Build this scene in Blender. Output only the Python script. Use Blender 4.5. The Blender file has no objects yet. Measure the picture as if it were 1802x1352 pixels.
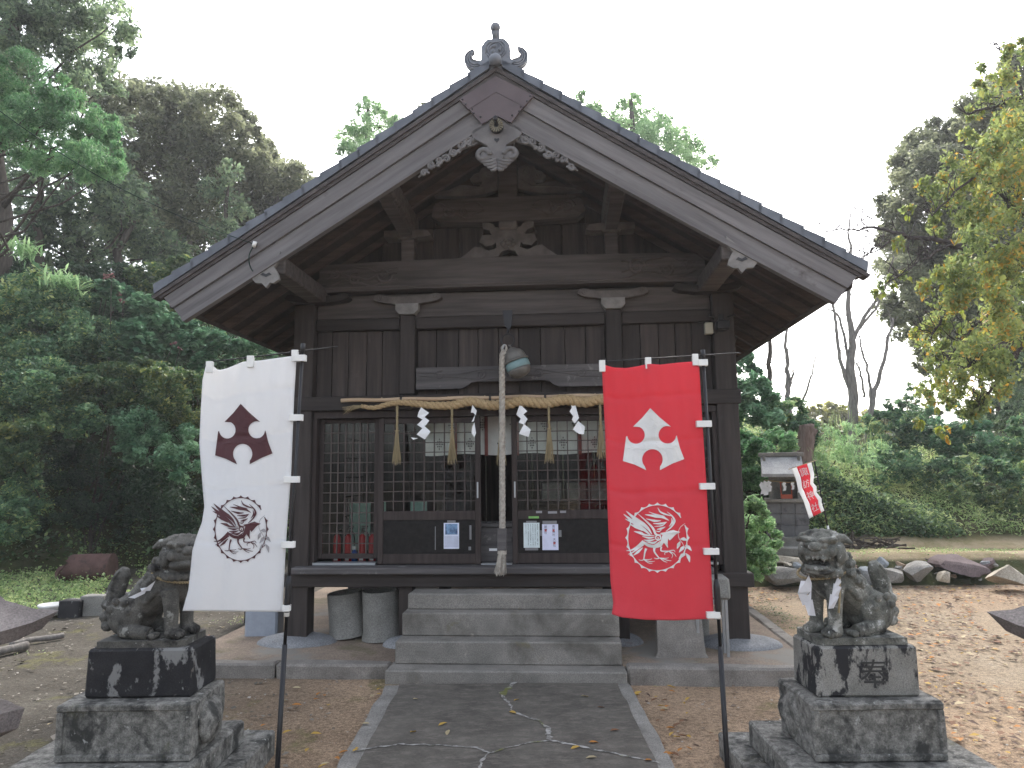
import bpy, bmesh, math, random
import numpy as np
from mathutils import Vector, Matrix, Euler, noise as mnoise
from mathutils.geometry import tessellate_polygon

SC = bpy.context.scene
COL = SC.collection
R = math.radians

# ------------------------------------------------------------------ camera, world, sun, exposure
CAM_H, PITCH, ROLL, FPX = 1.75, R(7.11), R(.66), 1250.0
cam_d = bpy.data.cameras.new('camera')
cam_d.sensor_width = 36.0
cam_d.lens = FPX / 1802 * 36.0
cam_d.clip_start = .05
cam_d.clip_end = 2000
cam = bpy.data.objects.new('camera', cam_d)
COL.objects.link(cam)
_fw0 = Vector((0, math.cos(PITCH), math.sin(PITCH)))
_up0 = Vector((0, -math.sin(PITCH), math.cos(PITCH)))
_rt0 = Vector((1, 0, 0))
_rt = _rt0 * math.cos(ROLL) - _up0 * math.sin(ROLL)
_up = _rt0 * math.sin(ROLL) + _up0 * math.cos(ROLL)
_m = Matrix((_rt, _up, -_fw0)).transposed().to_4x4()
_m.translation = (0, 0, CAM_H)
cam.matrix_world = _m
SC.camera = cam

SUN_EL, SUN_AZ = R(45), R(7)          # azimuth measured from +Y towards +X
world = bpy.data.worlds.new('World')
SC.world = world
world.use_nodes = True
wn, wl = world.node_tree.nodes, world.node_tree.links
wn.clear()
w_out = wn.new('ShaderNodeOutputWorld')
w_bg = wn.new('ShaderNodeBackground')
w_sky = wn.new('ShaderNodeTexSky')
w_sky.sky_type = 'NISHITA'
w_sky.sun_disc = False
w_sky.sun_elevation = SUN_EL
w_sky.sun_rotation = SUN_AZ
w_sky.air_density = 1.0
w_sky.dust_density = 4.0
w_hsv = wn.new('ShaderNodeHueSaturation')     # thin cloud over the whole sky: the blue is washed out
w_hsv.inputs['Saturation'].default_value = .42
w_hsv.inputs['Value'].default_value = 1.6
wl.new(w_sky.outputs[0], w_hsv.inputs['Color'])
wl.new(w_hsv.outputs[0], w_bg.inputs['Color'])
w_bg.inputs['Strength'].default_value = .15
wl.new(w_bg.outputs[0], w_out.inputs[0])

sun_d = bpy.data.lights.new('sun', 'SUN')
sun_d.energy = 1.0
sun_d.angle = R(10)
sun_d.color = (1, .94, .84)
sun = bpy.data.objects.new('sun', sun_d)
COL.objects.link(sun)
sun.rotation_euler = Vector((-math.sin(SUN_AZ) * math.cos(SUN_EL), -math.cos(SUN_AZ) * math.cos(SUN_EL), -math.sin(SUN_EL))).to_track_quat('-Z', 'Y').to_euler()

SC.view_settings.view_transform = 'Standard'
SC.view_settings.look = 'None'
SC.view_settings.gamma = 1
SC.view_settings.exposure = 1.16
SC.view_settings.use_curve_mapping = False

# ------------------------------------------------------------------ small helpers
def at(px, py, Y):
    """point at distance Y in front of the camera seen along a given direction of view"""
    d = _fw0 + _rt * ((px - 901) / FPX) - _up * ((py - 676) / FPX)
    return Vector((0, 0, CAM_H)) + d * (Y / d.y)

def px_of(p):
    d = Vector(p) - Vector((0, 0, CAM_H))
    k = d.dot(_fw0)
    return 901 + FPX * d.dot(_rt) / k, 676 - FPX * d.dot(_up) / k

def link(o, parent=None):
    COL.objects.link(o)
    if parent is not None:
        o.parent = parent
    return o

def tag(o, label=None, cat=None, group=None, kind=None):
    if label: o['label'] = label
    if cat: o['category'] = cat
    if group: o['group'] = group
    if kind: o['kind'] = kind
    return o

def empty(name, loc=(0, 0, 0), rz=0, label=None, cat=None, group=None):
    o = bpy.data.objects.new(name, None)
    o.empty_display_size = .1
    o.location = loc
    o.rotation_euler = (0, 0, rz)
    link(o)
    return tag(o, label, cat, group)

class MB:
    """collects shapes into one mesh"""
    def __init__(s):
        s.v, s.f, s.mi, s.cur = [], [], [], 0
    def add(s, vs, fs, M=None):
        b = len(s.v)
        for p in vs:
            s.v.append(tuple(M @ Vector(p)) if M else tuple(p))
        for f in fs:
            s.f.append(tuple(b + i for i in f))
            s.mi.append(s.cur)
        return s
    def box(s, x0, x1, y0, y1, z0, z1, bev=0, M=None):
        if bev <= 0:
            vs = [(x0, y0, z0), (x1, y0, z0), (x1, y1, z0), (x0, y1, z0), (x0, y0, z1), (x1, y0, z1), (x1, y1, z1), (x0, y1, z1)]
            fs = [(3, 2, 1, 0), (4, 5, 6, 7), (0, 1, 5, 4), (1, 2, 6, 5), (2, 3, 7, 6), (3, 0, 4, 7)]
            return s.add(vs, fs, M)
        bm = bmesh.new()
        bmesh.ops.create_cube(bm, size=1)
        for v in bm.verts:
            v.co = Vector(((x0 + x1) / 2 + v.co.x * (x1 - x0), (y0 + y1) / 2 + v.co.y * (y1 - y0), (z0 + z1) / 2 + v.co.z * (z1 - z0)))
        bmesh.ops.bevel(bm, geom=bm.edges[:], offset=bev, segments=1, affect='EDGES')
        return s.bm(bm, M)
    def bm(s, bm, M=None, free=True):
        bm.verts.index_update()
        s.add([v.co[:] for v in bm.verts], [[v.index for v in f.verts] for f in bm.faces], M)
        if free: bm.free()
        return s
    def prism(s, pts, a, b, axis='y', M=None):
        """polygon (two coordinates) extruded between a and b along an axis"""
        n = len(pts)
        def P(p, t):
            return (p[0], t, p[1]) if axis == 'y' else ((t, p[0], p[1]) if axis == 'x' else (p[0], p[1], t))
        vs = [P(p, a) for p in pts] + [P(p, b) for p in pts]
        tr = tessellate_polygon([[Vector((p[0], p[1], 0)) for p in pts]])
        fs = [tuple(t) for t in tr] + [tuple(n + i for i in reversed(t)) for t in tr]
        fs += [(i, (i + 1) % n, n + (i + 1) % n, n + i) for i in range(n)]
        return s.add(vs, fs, M)
    def tube(s, pts, rad, seg=8, cap=True, M=None):
        pts = [Vector(p) for p in pts]
        n = len(pts)
        if not hasattr(rad, '__len__'): rad = [rad] * n
        vs, fs = [], []
        ref = None
        for i, p in enumerate(pts):
            t = (pts[min(i + 1, n - 1)] - pts[max(i - 1, 0)])
            t = t.normalized() if t.length > 1e-9 else Vector((0, 0, 1))
            if ref is None:
                ref = t.orthogonal().normalized()
            ref = (ref - t * ref.dot(t))
            ref = ref.normalized() if ref.length > 1e-6 else t.orthogonal().normalized()
            bi = t.cross(ref)
            for k in range(seg):
                a = 2 * math.pi * k / seg
                vs.append(p + (ref * math.cos(a) + bi * math.sin(a)) * rad[i])
        for i in range(n - 1):
            for k in range(seg):
                k2 = (k + 1) % seg
                fs.append((i * seg + k, i * seg + k2, (i + 1) * seg + k2, (i + 1) * seg + k))
        if cap:
            fs.append(tuple(reversed(range(seg))))
            fs.append(tuple((n - 1) * seg + k for k in range(seg)))
        return s.add(vs, fs, M)
    def lathe(s, prof, seg=16, M=None):
        vs, fs = [], []
        n = len(prof)
        for r, z in prof:
            for k in range(seg):
                a = 2 * math.pi * k / seg
                vs.append((r * math.cos(a), r * math.sin(a), z))
        for i in range(n - 1):
            for k in range(seg):
                k2 = (k + 1) % seg
                fs.append((i * seg + k, i * seg + k2, (i + 1) * seg + k2, (i + 1) * seg + k))
        if prof[0][0] > 1e-6: fs.append(tuple(reversed(range(seg))))
        if prof[-1][0] > 1e-6: fs.append(tuple((n - 1) * seg + k for k in range(seg)))
        return s.add(vs, fs, M)
    def ball(s, c, r, sub=2, M=None, rot=None):
        bm = bmesh.new()
        bmesh.ops.create_icosphere(bm, subdivisions=sub, radius=1)
        r = r if hasattr(r, '__len__') else (r, r, r)
        T = Matrix.Translation(c) @ (rot.to_matrix().to_4x4() if rot else Matrix()) @ Matrix.Diagonal((*r, 1))
        if M: T = M @ T
        return s.bm(bm, T)
    def build(s, name, mat=None, parent=None, smooth=False, mats=None):
        me = bpy.data.meshes.new(name)
        me.from_pydata(s.v, [], s.f)
        ms = mats or ([mat] if mat else [])
        for m in ms: me.materials.append(m)
        if mats:
            me.polygons.foreach_set('material_index', s.mi)
        if smooth:
            me.polygons.foreach_set('use_smooth', [True] * len(me.polygons))
        me.update()
        return link(bpy.data.objects.new(name, me), parent)

def smooth_by_angle(o, deg=40):
    me = o.data
    bm = bmesh.new()
    bm.from_mesh(me)
    for f in bm.faces: f.smooth = True
    for e in bm.edges:
        e.smooth = len(e.link_faces) == 2 and e.calc_face_angle(0) < R(deg)
    bm.to_mesh(me)
    bm.free()
    return o

def roughen(o, amp, freq, cuts=0):
    """break up the surface of a stone or board with real relief"""
    me = o.data
    if cuts:
        bm = bmesh.new(); bm.from_mesh(me)
        bmesh.ops.subdivide_edges(bm, edges=bm.edges[:], cuts=cuts, use_grid_fill=True)
        bm.to_mesh(me); bm.free()
    me.update()
    off = Vector((hash(o.name) % 97, hash(o.name) % 31, 3))
    for v in me.vertices:
        n = mnoise.noise_vector(v.co * freq + Vector((len(o.name) * 3.1, 1.7, 9.2)))
        v.co += n * amp
    me.update()
    return o

def copy_tree(o, parent=None):
    c = o.copy()
    COL.objects.link(c)
    if parent is not None: c.parent = parent
    for ch in list(o.children): copy_tree(ch, c)
    return c

# ------------------------------------------------------------------ materials
def newmat(name):
    m = bpy.data.materials.new(name)
    m.use_nodes = True
    n = m.node_tree.nodes
    return m, n, m.node_tree.links, n['Principled BSDF']

def ramp(n, l, src, stops):
    r = n.new('ShaderNodeValToRGB')
    e = r.color_ramp.elements
    while len(e) < len(stops): e.new(.5)
    for i, (p, c) in enumerate(stops):
        e[i].position = p
        e[i].color = (*c, 1) if len(c) == 3 else c
    l.new(src, r.inputs[0])
    return r.outputs[0]

def mixc(n, l, fac, a, b):
    m = n.new('ShaderNodeMix')
    m.data_type = 'RGBA'
    if hasattr(fac, 'default_value') or hasattr(fac, 'is_linked'): l.new(fac, m.inputs[0])
    else: m.inputs[0].default_value = fac
    for s, i in ((a, 6), (b, 7)):
        if hasattr(s, 'links'): l.new(s, m.inputs[i])
        else: m.inputs[i].default_value = (*s, 1)
    return m.outputs[2]

def noise_tex(n, l, co, scale, detail=6, rough=.6, dist=0):
    t = n.new('ShaderNodeTexNoise')
    t.inputs['Scale'].default_value = scale
    t.inputs['Detail'].default_value = detail
    t.inputs['Roughness'].default_value = rough
    t.inputs['Distortion'].default_value = dist
    l.new(co, t.inputs['Vector'])
    return t.outputs['Fac']

def mapped(n, l, scale=(1, 1, 1), src='Object', rot=0):
    tc = n.new('ShaderNodeTexCoord')
    mp = n.new('ShaderNodeMapping')
    mp.inputs['Scale'].default_value = scale
    if rot:      # grain running along a slope: turn first, then stretch
        m0 = n.new('ShaderNodeMapping'); m0.inputs['Rotation'].default_value = (0, rot, 0)
        l.new(tc.outputs[src], m0.inputs[0]); l.new(m0.outputs[0], mp.inputs[0])
    else: l.new(tc.outputs[src], mp.inputs[0])
    return mp.outputs[0]

def MAT(name, c1, c2, stretch=(1, 1, 1), ns=6, rough=.8, bump=.25, spots=(), rnd=.0, metal=0, spec=.4, bdist=.01, lo=.3, hi=.7, fine=0, rot=0, streak=None):
    m, n, l, bs = newmat(name)
    co = mapped(n, l, stretch, rot=rot)
    f = noise_tex(n, l, co, ns)
    col = ramp(n, l, f, [(lo, c1), (hi, c2)])
    oc = mapped(n, l)
    if fine:
        g = noise_tex(n, l, oc, fine, 2, .7)
        gr = ramp(n, l, g, [(.35, (.74, .74, .74)), (.65, (1.24, 1.24, 1.24))])
        mm = n.new('ShaderNodeMix'); mm.data_type = 'RGBA'; mm.blend_type = 'MULTIPLY'
        mm.inputs[0].default_value = 1
        l.new(col, mm.inputs[6]); l.new(gr, mm.inputs[7])
        col = mm.outputs[2]
    for (c, sc, th, sf) in spots:
        g = noise_tex(n, l, mapped(n, l, streak) if streak else oc, sc, 8, .65, .3)
        k = ramp(n, l, g, [(th, (0, 0, 0)), (min(1, th + sf), (1, 1, 1))])
        col = mixc(n, l, k, col, c)
    if rnd:
        oi = n.new('ShaderNodeObjectInfo')
        mr = n.new('ShaderNodeMapRange')
        mr.inputs[3].default_value = 1 - rnd
        mr.inputs[4].default_value = 1 + rnd
        l.new(oi.outputs['Random'], mr.inputs[0])
        hs = n.new('ShaderNodeHueSaturation')
        l.new(mr.outputs[0], hs.inputs['Value'])
        l.new(col, hs.inputs['Color'])
        col = hs.outputs[0]
    l.new(col, bs.inputs['Base Color'])
    bs.inputs['Roughness'].default_value = rough
    bs.inputs['Metallic'].default_value = metal
    bs.inputs['Specular IOR Level'].default_value = spec
    if bump:
        b = n.new('ShaderNodeBump')
        b.inputs['Strength'].default_value = bump
        b.inputs['Distance'].default_value = bdist
        l.new(noise_tex(n, l, co, ns * 2.5, 8, .7), b.inputs['Height'])
        l.new(b.outputs[0], bs.inputs['Normal'])
    return m

def PLAIN(name, c, rough=.6, metal=0, spec=.4):
    return MAT(name, tuple(x * .9 for x in c), tuple(min(1, x * 1.08) for x in c), ns=12, rough=rough, bump=.05, metal=metal, spec=spec)

def LEAF(name, stops, trans=.35, rough=.5, glow=1.6):
    m, n, l, bs = newmat(name)
    a = n.new('ShaderNodeAttribute')
    a.attribute_name = 'tint'
    col = ramp(n, l, a.outputs['Fac'], stops)
    l.new(col, bs.inputs['Base Color'])
    bs.inputs['Roughness'].default_value = rough
    bs.inputs['Specular IOR Level'].default_value = .3
    tr = n.new('ShaderNodeBsdfTranslucent')
    hs = n.new('ShaderNodeHueSaturation')
    hs.inputs['Value'].default_value = glow
    hs.inputs['Saturation'].default_value = 1.1
    l.new(col, hs.inputs['Color'])
    l.new(hs.outputs[0], tr.inputs['Color'])
    mx = n.new('ShaderNodeMixShader')
    mx.inputs[0].default_value = trans
    l.new(bs.outputs[0], mx.inputs[1])
    l.new(tr.outputs[0], mx.inputs[2])
    l.new(mx.outputs[0], n['Material Output'].inputs['Surface'])
    return m

def wood(name, c1, c2, axis, rough=.75, rnd=.15, **k):
    st = {'x': (.6, 9, 9), 'y': (9, .6, 9), 'z': (9, 9, .6)}[axis]
    return MAT(name, c1, c2, st, ns=2.2, rough=rough, bump=.35, rnd=rnd, bdist=.006, **k)

W = {}
W['dark_z'] = wood('dark aged wood upright', (.021, .0165, .0145), (.054, .0425, .038), 'z')
W['dark_x'] = wood('dark aged wood level', (.02, .0155, .0138), (.05, .04, .0365), 'x')
W['dark_y'] = wood('dark aged wood deep', (.025, .019, .0175), (.06, .047, .042), 'y')
W['brown_x'] = wood('brown beam wood', (.045, .037, .034), (.118, .1, .092), 'x')
W['plank'] = wood('wall plank wood', (.019, .0145, .0128), (.066, .051, .045), 'z', rnd=.35, spots=[((.1, .085, .075), 2.2, .62, .15)])
W['soffit'] = wood('reddish rafter wood', (.042, .03, .026), (.092, .067, .056), 'x', rnd=.2)
W['soffit_deck'] = wood('dark soffit boards', (.02, .0145, .013), (.04, .029, .025), 'y', rnd=.2)
for _k, _r in (('barge_r', R(-32.5)), ('barge_l', R(32.5))):
    W[_k] = wood('silvery weathered board', (.105, .097, .098), (.195, .184, .184), 'x', rnd=.08, spots=[((.08, .07, .068), 3, .62, .12)], rot=_r)
W['barge_dark'] = wood('dark weathered moulding', (.04, .034, .033), (.082, .071, .069), 'x')
W['carve'] = MAT('grey weathered carving', (.095, .09, .09), (.185, .176, .174), ns=7, bump=.2)
W['carve_brown'] = MAT('brown carved wood', (.07, .06, .055), (.15, .132, .122), ns=7, bump=.3, rnd=.1)
W['cap'] = MAT('pale weathered cap', (.14, .132, .126), (.26, .247, .235), ns=9, bump=.2)
W['sill'] = wood('worn sill wood', (.055, .05, .051), (.13, .12, .118), 'x', spots=[((.24, .23, .22), 6, .6, .1)])
W['door'] = wood('brown door wood', (.028, .02, .018), (.055, .041, .037), 'z', rnd=.05)
W['lattice'] = wood('lattice bar wood', (.06, .046, .042), (.11, .088, .08), 'z', rnd=.05)
W['kick'] = MAT('black board panel', (.018, .0165, .0155), (.03, .0275, .026), ns=20, rough=.85, bump=.1, spec=.15)
W['tile'] = MAT('grey glazed roof tile', (.075, .085, .105), (.135, .148, .175), ns=5, rough=.42, bump=.12, rnd=.14, spec=.5)
W['orn'] = MAT('grey ridge tile', (.12, .132, .155), (.22, .235, .265), ns=6, rough=.5, bump=.15, spec=.5)
W['copper'] = MAT('brown copper sheet', (.07, .048, .05), (.105, .074, .076), ns=4, rough=.45, bump=.1, spec=.5)
W['granite'] = MAT('grey granite', (0.156, 0.148, 0.133), (0.281, 0.262, 0.235), ns=3, rough=.85, bump=.5, fine=110, spots=[((0.088, 0.081, 0.068), 1.7, .5, .2), ((0.146, 0.129, 0.078), 3.3, .64, .1), ((0.343, 0.317, 0.276), 9, .66, .06)], bdist=.004)
W['kerb'] = MAT('worn kerb stone', (.15, .135, .12), (.27, .25, .225), ns=4, rough=.9, bump=.5, fine=120, spots=[((.09, .082, .072), 3, .55, .2)])
W['foundation'] = MAT('blue grey natural stone', (.15, .155, .165), (.27, .275, .28), ns=4, rough=.75, bump=.3, rnd=.12, fine=70, spots=[((.16, .12, .09), 3, .62, .2)])
W['concrete'] = MAT('aged concrete', (.15, .145, .13), (.27, .265, .245), ns=3, rough=.9, bump=.4, fine=90, spots=[((.09, .085, .075), 4, .6, .15)])
W['ped'] = MAT('lichened granite', (.1, .098, .088), (.27, .262, .24), ns=24, rough=.9, bump=.7, fine=120, lo=.36, hi=.64, streak=(1, 1, .8), spots=[((.045, .045, .042), 8, .5, .12), ((.11, .105, .06), 3.5, .6, .12), ((.38, .38, .36), 20, .63, .05)], bdist=.006)
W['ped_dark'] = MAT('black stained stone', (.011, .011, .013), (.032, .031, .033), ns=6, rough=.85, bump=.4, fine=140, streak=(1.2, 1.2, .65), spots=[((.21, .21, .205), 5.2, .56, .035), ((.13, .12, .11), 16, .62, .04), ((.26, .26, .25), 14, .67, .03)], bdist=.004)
W['ped_mid'] = MAT('patchy stained stone', (.15, .147, .13), (.29, .283, .26), ns=5, rough=.85, bump=.4, fine=140, streak=(1.3, 1.3, .55), spots=[((.02, .02, .022), 4.6, .49, .035), ((.2, .195, .18), 12, .64, .03)], bdist=.004)
W['lion'] = MAT('green grey carved stone', (.06, .062, .053), (.2, .2, .175), ns=13, rough=.9, bump=.5, fine=130, spots=[((.03, .03, .028), 9, .55, .1), ((.34, .34, .31), 12, .58, .05), ((.42, .42, .4), 26, .63, .04)], bdist=.004)
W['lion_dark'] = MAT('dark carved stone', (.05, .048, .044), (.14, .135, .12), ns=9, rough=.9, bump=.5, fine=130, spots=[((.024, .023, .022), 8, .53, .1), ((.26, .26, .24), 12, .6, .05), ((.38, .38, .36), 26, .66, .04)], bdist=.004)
W['lantern'] = MAT('rough lantern stone', (.10, .088, .086), (.2, .18, .175), ns=7, rough=.95, bump=.6, fine=120, spots=[((.45, .45, .43), 4.5, .69, .02), ((.05, .047, .047), 6, .6, .1)])
W['straw'] = MAT('straw rope', (.3, .2, .1), (.52, .39, .22), (3, 3, 3), ns=25, rough=.9, bump=.6, bdist=.004)
W['straw_dry'] = MAT('dry straw', (.2, .155, .085), (.42, .34, .2), (12, 12, .6), ns=9, rough=.9, bump=.5)
W['hemp'] = MAT('grey hemp rope', (.26, .235, .2), (.5, .46, .4), ns=30, rough=.9, bump=.6, bdist=.003)
W['bamboo'] = MAT('dry bamboo', (.38, .26, .17), (.56, .42, .28), (.7, 6, 6), ns=4, rough=.5, bump=.1)
W['paper'] = PLAIN('white paper', (.82, .83, .84), .8)
W['black'] = PLAIN('black plastic', (.012, .012, .014), .4)
W['white_plastic'] = PLAIN('white tape', (.72, .72, .7), .5)
W['metal'] = PLAIN('grey aluminium', (.4, .42, .44), .35, .7)
W['iron'] = PLAIN('dark iron', (.03, .03, .033), .5, .4)
W['rust'] = MAT('rusty painted steel', (.07, .036, .031), (.135, .075, .065), ns=8, rough=.8, bump=.3, spots=[((.05, .03, .025), 6, .55, .12)])
W['brass'] = MAT('dull dark brass', (.035, .032, .022), (.12, .11, .08), ns=30, rough=.5, bump=.2, metal=.4)
W['bell'] = MAT('aged bronze', (.1, .095, .085), (.19, .18, .165), ns=8, rough=.6, bump=.2, metal=.2)
W['verdigris'] = MAT('green blue bronze', (.15, .24, .25), (.23, .34, .35), ns=9, rough=.6, bump=.2)
W['red_paint'] = PLAIN('red extinguisher paint', (.4, .012, .02), .35)
W['bark'] = MAT('tree bark', (.035, .028, .022), (.095, .078, .064), (4, 4, .8), ns=6, rough=.95, bump=.8, bdist=.02)
W['bark_grey'] = MAT('grey tree bark', (.12, .11, .1), (.26, .24, .22), (4, 4, 1), ns=6, rough=.95, bump=.6, bdist=.02)
W['cherry_bark'] = MAT('dark cherry bark', (.03, .024, .024), (.085, .07, .068), ns=12, rough=.9, bump=.5)
W['green_wall'] = PLAIN('pale green panel', (.34, .5, .42), .7)
W['soil'] = MAT('dark slope soil', (.022, .017, .011), (.065, .05, .033), ns=2, rough=1, bump=.6)
# ------------------------------------------------------------------ lettering (default font), cached as flat shapes
_gly = {}
def glyph(ch):
    if ch not in _gly:
        c = bpy.data.curves.new('lettering', 'FONT')
        c.body = ch
        c.resolution_u = 2
        o = bpy.data.objects.new('lettering', c)
        COL.objects.link(o)
        dg = bpy.context.evaluated_depsgraph_get()
        me = bpy.data.meshes.new_from_object(o.evaluated_get(dg))
        vs = np.array([v.co[:2] for v in me.vertices]) if len(me.vertices) else np.zeros((0, 2))
        fs = [tuple(p.vertices) for p in me.polygons]
        bpy.data.objects.remove(o); bpy.data.curves.remove(c); bpy.data.meshes.remove(me)
        if len(vs):
            mn, mx = vs.min(0), vs.max(0)
            vs = (vs - (mn + mx) / 2) / max(mx - mn)
        _gly[ch] = (vs, fs)
    return _gly[ch]
for _c in '諏訪神社奉龍天宮':
    glyph(_c)

# ------------------------------------------------------------------ ground
def ss(x):
    x = min(1, max(0, x))
    return x * x * (3 - 2 * x)
def lerp_tab(x, xs, ys):
    return float(np.interp(x, xs, ys))

def hill(X, Y):
    n = mnoise.noise(Vector((X * .35, Y * .35, 0))) * .35 + mnoise.noise(Vector((X * 1.1, Y * 1.1, 4))) * .12
    toe = lerp_tab(X, [-60, -22, -10, -5, 0, 3], [-2, 9, 13.4, 15.2, 17, 17.5])
    crest = lerp_tab(X, [-30, -12, -8, -3, 2, 6], [8.0, 6.6, 6.0, 4.7, 2.6, 2.2])
    s = Y - toe
    zl = crest * (.6 * ss(s / 1.5) + .4 * ss((s - .7) / 4.5)) - max(0, s - 9) * .12
    tr = lerp_tab(X, [2, 5, 7, 9, 14, 40], [13.2, 12.9, 12.9, 12.6, 12.2, 11])
    hf = lerp_tab(X, [2, 5.4, 6.6, 8.4, 14], [1.35, 1.3, .95, .35, .25])
    s2 = Y - tr
    zr = .4 * ss((Y - 11.15) / .3) + hf * ss(s2 / .8) + 2.0 * ss((s2 - .6) / 8) - max(0, s2 - 10) * .1
    w = ss((X - 1.5) / 2.2)
    z = zl * (1 - w) + zr * w
    amp = min(1, max(0, z) / 1.2)
    return z + n * amp - .06 * (1 - min(1, max(z, 0) / .1))

def ground_material():
    m, n, l, bs = newmat('courtyard earth')
    co = mapped(n, l)
    base = ramp(n, l, noise_tex(n, l, co, .9, 8, .65), [(.3, (0.241, 0.169, 0.112)), (.5, (0.332, 0.238, 0.159)), (.72, (0.458, 0.327, 0.220))])
    sep = n.new('ShaderNodeSeparateXYZ')
    l.new(co, sep.inputs[0])
    # the left of the yard is greyer, darker soil with moss; the right is dry sand
    mr = n.new('ShaderNodeMapRange')
    mr.inputs[1].default_value = -3.0; mr.inputs[2].default_value = -1.2
    l.new(sep.outputs[0], mr.inputs[0])
    grey = ramp(n, l, noise_tex(n, l, co, 1.6, 9, .7), [(.3, (0.053, 0.047, 0.038)), (.55, (0.091, 0.082, 0.068)), (.75, (0.143, 0.134, 0.112))])
    base = mixc(n, l, mr.outputs[0], grey, base)
    pale = noise_tex(n, l, co, .35, 5, .6)
    mr2 = n.new('ShaderNodeMapRange')
    mr2.inputs[1].default_value = 2.2; mr2.inputs[2].default_value = 4.2
    l.new(sep.outputs[0], mr2.inputs[0])
    mu = n.new('ShaderNodeMath'); mu.operation = 'MULTIPLY'
    l.new(mr2.outputs[0], mu.inputs[0])
    l.new(ramp(n, l, pale, [(.32, (.3, .3, .3)), (.55, (1, 1, 1))]), mu.inputs[1])
    sand = ramp(n, l, noise_tex(n, l, co, 2.2, 9, .7), [(.3, (0.222, 0.174, 0.121)), (.55, (0.296, 0.238, 0.171)), (.75, (0.325, 0.279, 0.212))])
    base = mixc(n, l, mu.outputs[0], base, sand)
    moss = noise_tex(n, l, co, 1.3, 9, .72)
    mk = ramp(n, l, moss, [(.545, (0, 0, 0)), (.64, (1, 1, 1))])
    mr3 = n.new('ShaderNodeMapRange')       # moss keeps to the left and the strip beside the hall
    mr3.inputs[1].default_value = 3.7; mr3.inputs[2].default_value = 3.0
    l.new(sep.outputs[0], mr3.inputs[0])
    mu3 = n.new('ShaderNodeMath'); mu3.operation = 'MULTIPLY'
    l.new(mk, mu3.inputs[0]); l.new(mr3.outputs[0], mu3.inputs[1])
    mu4 = n.new('ShaderNodeMath'); mu4.operation = 'MULTIPLY'
    mu4.inputs[1].default_value = .75
    l.new(mu3.outputs[0], mu4.inputs[0])
    base = mixc(n, l, mu4.outputs[0], base, (.13, .125, .045))
    peb = n.new('ShaderNodeTexVoronoi')
    peb.inputs['Scale'].default_value = 38
    l.new(co, peb.inputs['Vector'])
    pk = ramp(n, l, peb.outputs['Distance'], [(.1, (1, 1, 1)), (.17, (0, 0, 0))])
    gate = ramp(n, l, noise_tex(n, l, co, 3.5, 3, .6), [(.5, (0, 0, 0)), (.62, (.8, .8, .8))])
    mu2 = n.new('ShaderNodeMath'); mu2.operation = 'MULTIPLY'
    l.new(pk, mu2.inputs[0]); l.new(gate, mu2.inputs[1])
    base = mixc(n, l, mu2.outputs[0], base, (.4, .37, .33))
    dk = ramp(n, l, noise_tex(n, l, co, 26, 6, .8), [(.52, (0, 0, 0)), (.68, (.7, .7, .7))])
    base = mixc(n, l, dk, base, (.085, .065, .048))
    gt = ramp(n, l, noise_tex(n, l, co, 120, 3, .8), [(.3, (.6, .6, .6)), (.7, (1.4, 1.4, 1.4))])
    mm = n.new('ShaderNodeMix'); mm.data_type = 'RGBA'; mm.blend_type = 'MULTIPLY'; mm.inputs[0].default_value = 1
    l.new(base, mm.inputs[6]); l.new(gt, mm.inputs[7]); base = mm.outputs[2]
    g2 = ramp(n, l, noise_tex(n, l, co, 30, 6, .8), [(.35, (.62, .62, .62)), (.65, (1.35, 1.35, 1.35))])
    m2 = n.new('ShaderNodeMix'); m2.data_type = 'RGBA'; m2.blend_type = 'MULTIPLY'; m2.inputs[0].default_value = 1
    l.new(base, m2.inputs[6]); l.new(g2, m2.inputs[7]); base = m2.outputs[2]
    l.new(base, bs.inputs['Base Color'])
    bs.inputs['Roughness'].default_value = .95
    bs.inputs['Specular IOR Level'].default_value = .2
    b = n.new('ShaderNodeBump')
    b.inputs['Strength'].default_value = .6
    b.inputs['Distance'].default_value = .035
    l.new(noise_tex(n, l, co, 14, 10, .8), b.inputs['Height'])
    l.new(b.outputs[0], bs.inputs['Normal'])
    return m
GROUND_M = ground_material()

g = MB()
_xs = [-160, -100, -50] + list(np.arange(-16, 16.01, .16)) + [50, 100, 160]
_ys = [-120, -60, -20] + list(np.arange(-4, 14.01, .16)) + [40, 100, 220]
for y in _ys:
    for x in _xs:
        inn = abs(x) < 16.1 and -4.1 < y < 14.1
        z = (mnoise.noise(Vector((x * .5, y * .5, 2))) * .02 + mnoise.noise(Vector((x * 2.3, y * 2.3, 7))) * .008 - .03) if inn else -.03
        if abs(x) < 2.6 and y < 7.3: z = min(z, -.022)
        g.v.append((x, y, z))
_nx = len(_xs)
for j in range(len(_ys) - 1):
    for i in range(_nx - 1):
        g.f.append((j * _nx + i, j * _nx + i + 1, (j + 1) * _nx + i + 1, (j + 1) * _nx + i)); g.mi.append(0)
tag(g.build('ground', GROUND_M, smooth=True), kind='structure')

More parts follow.
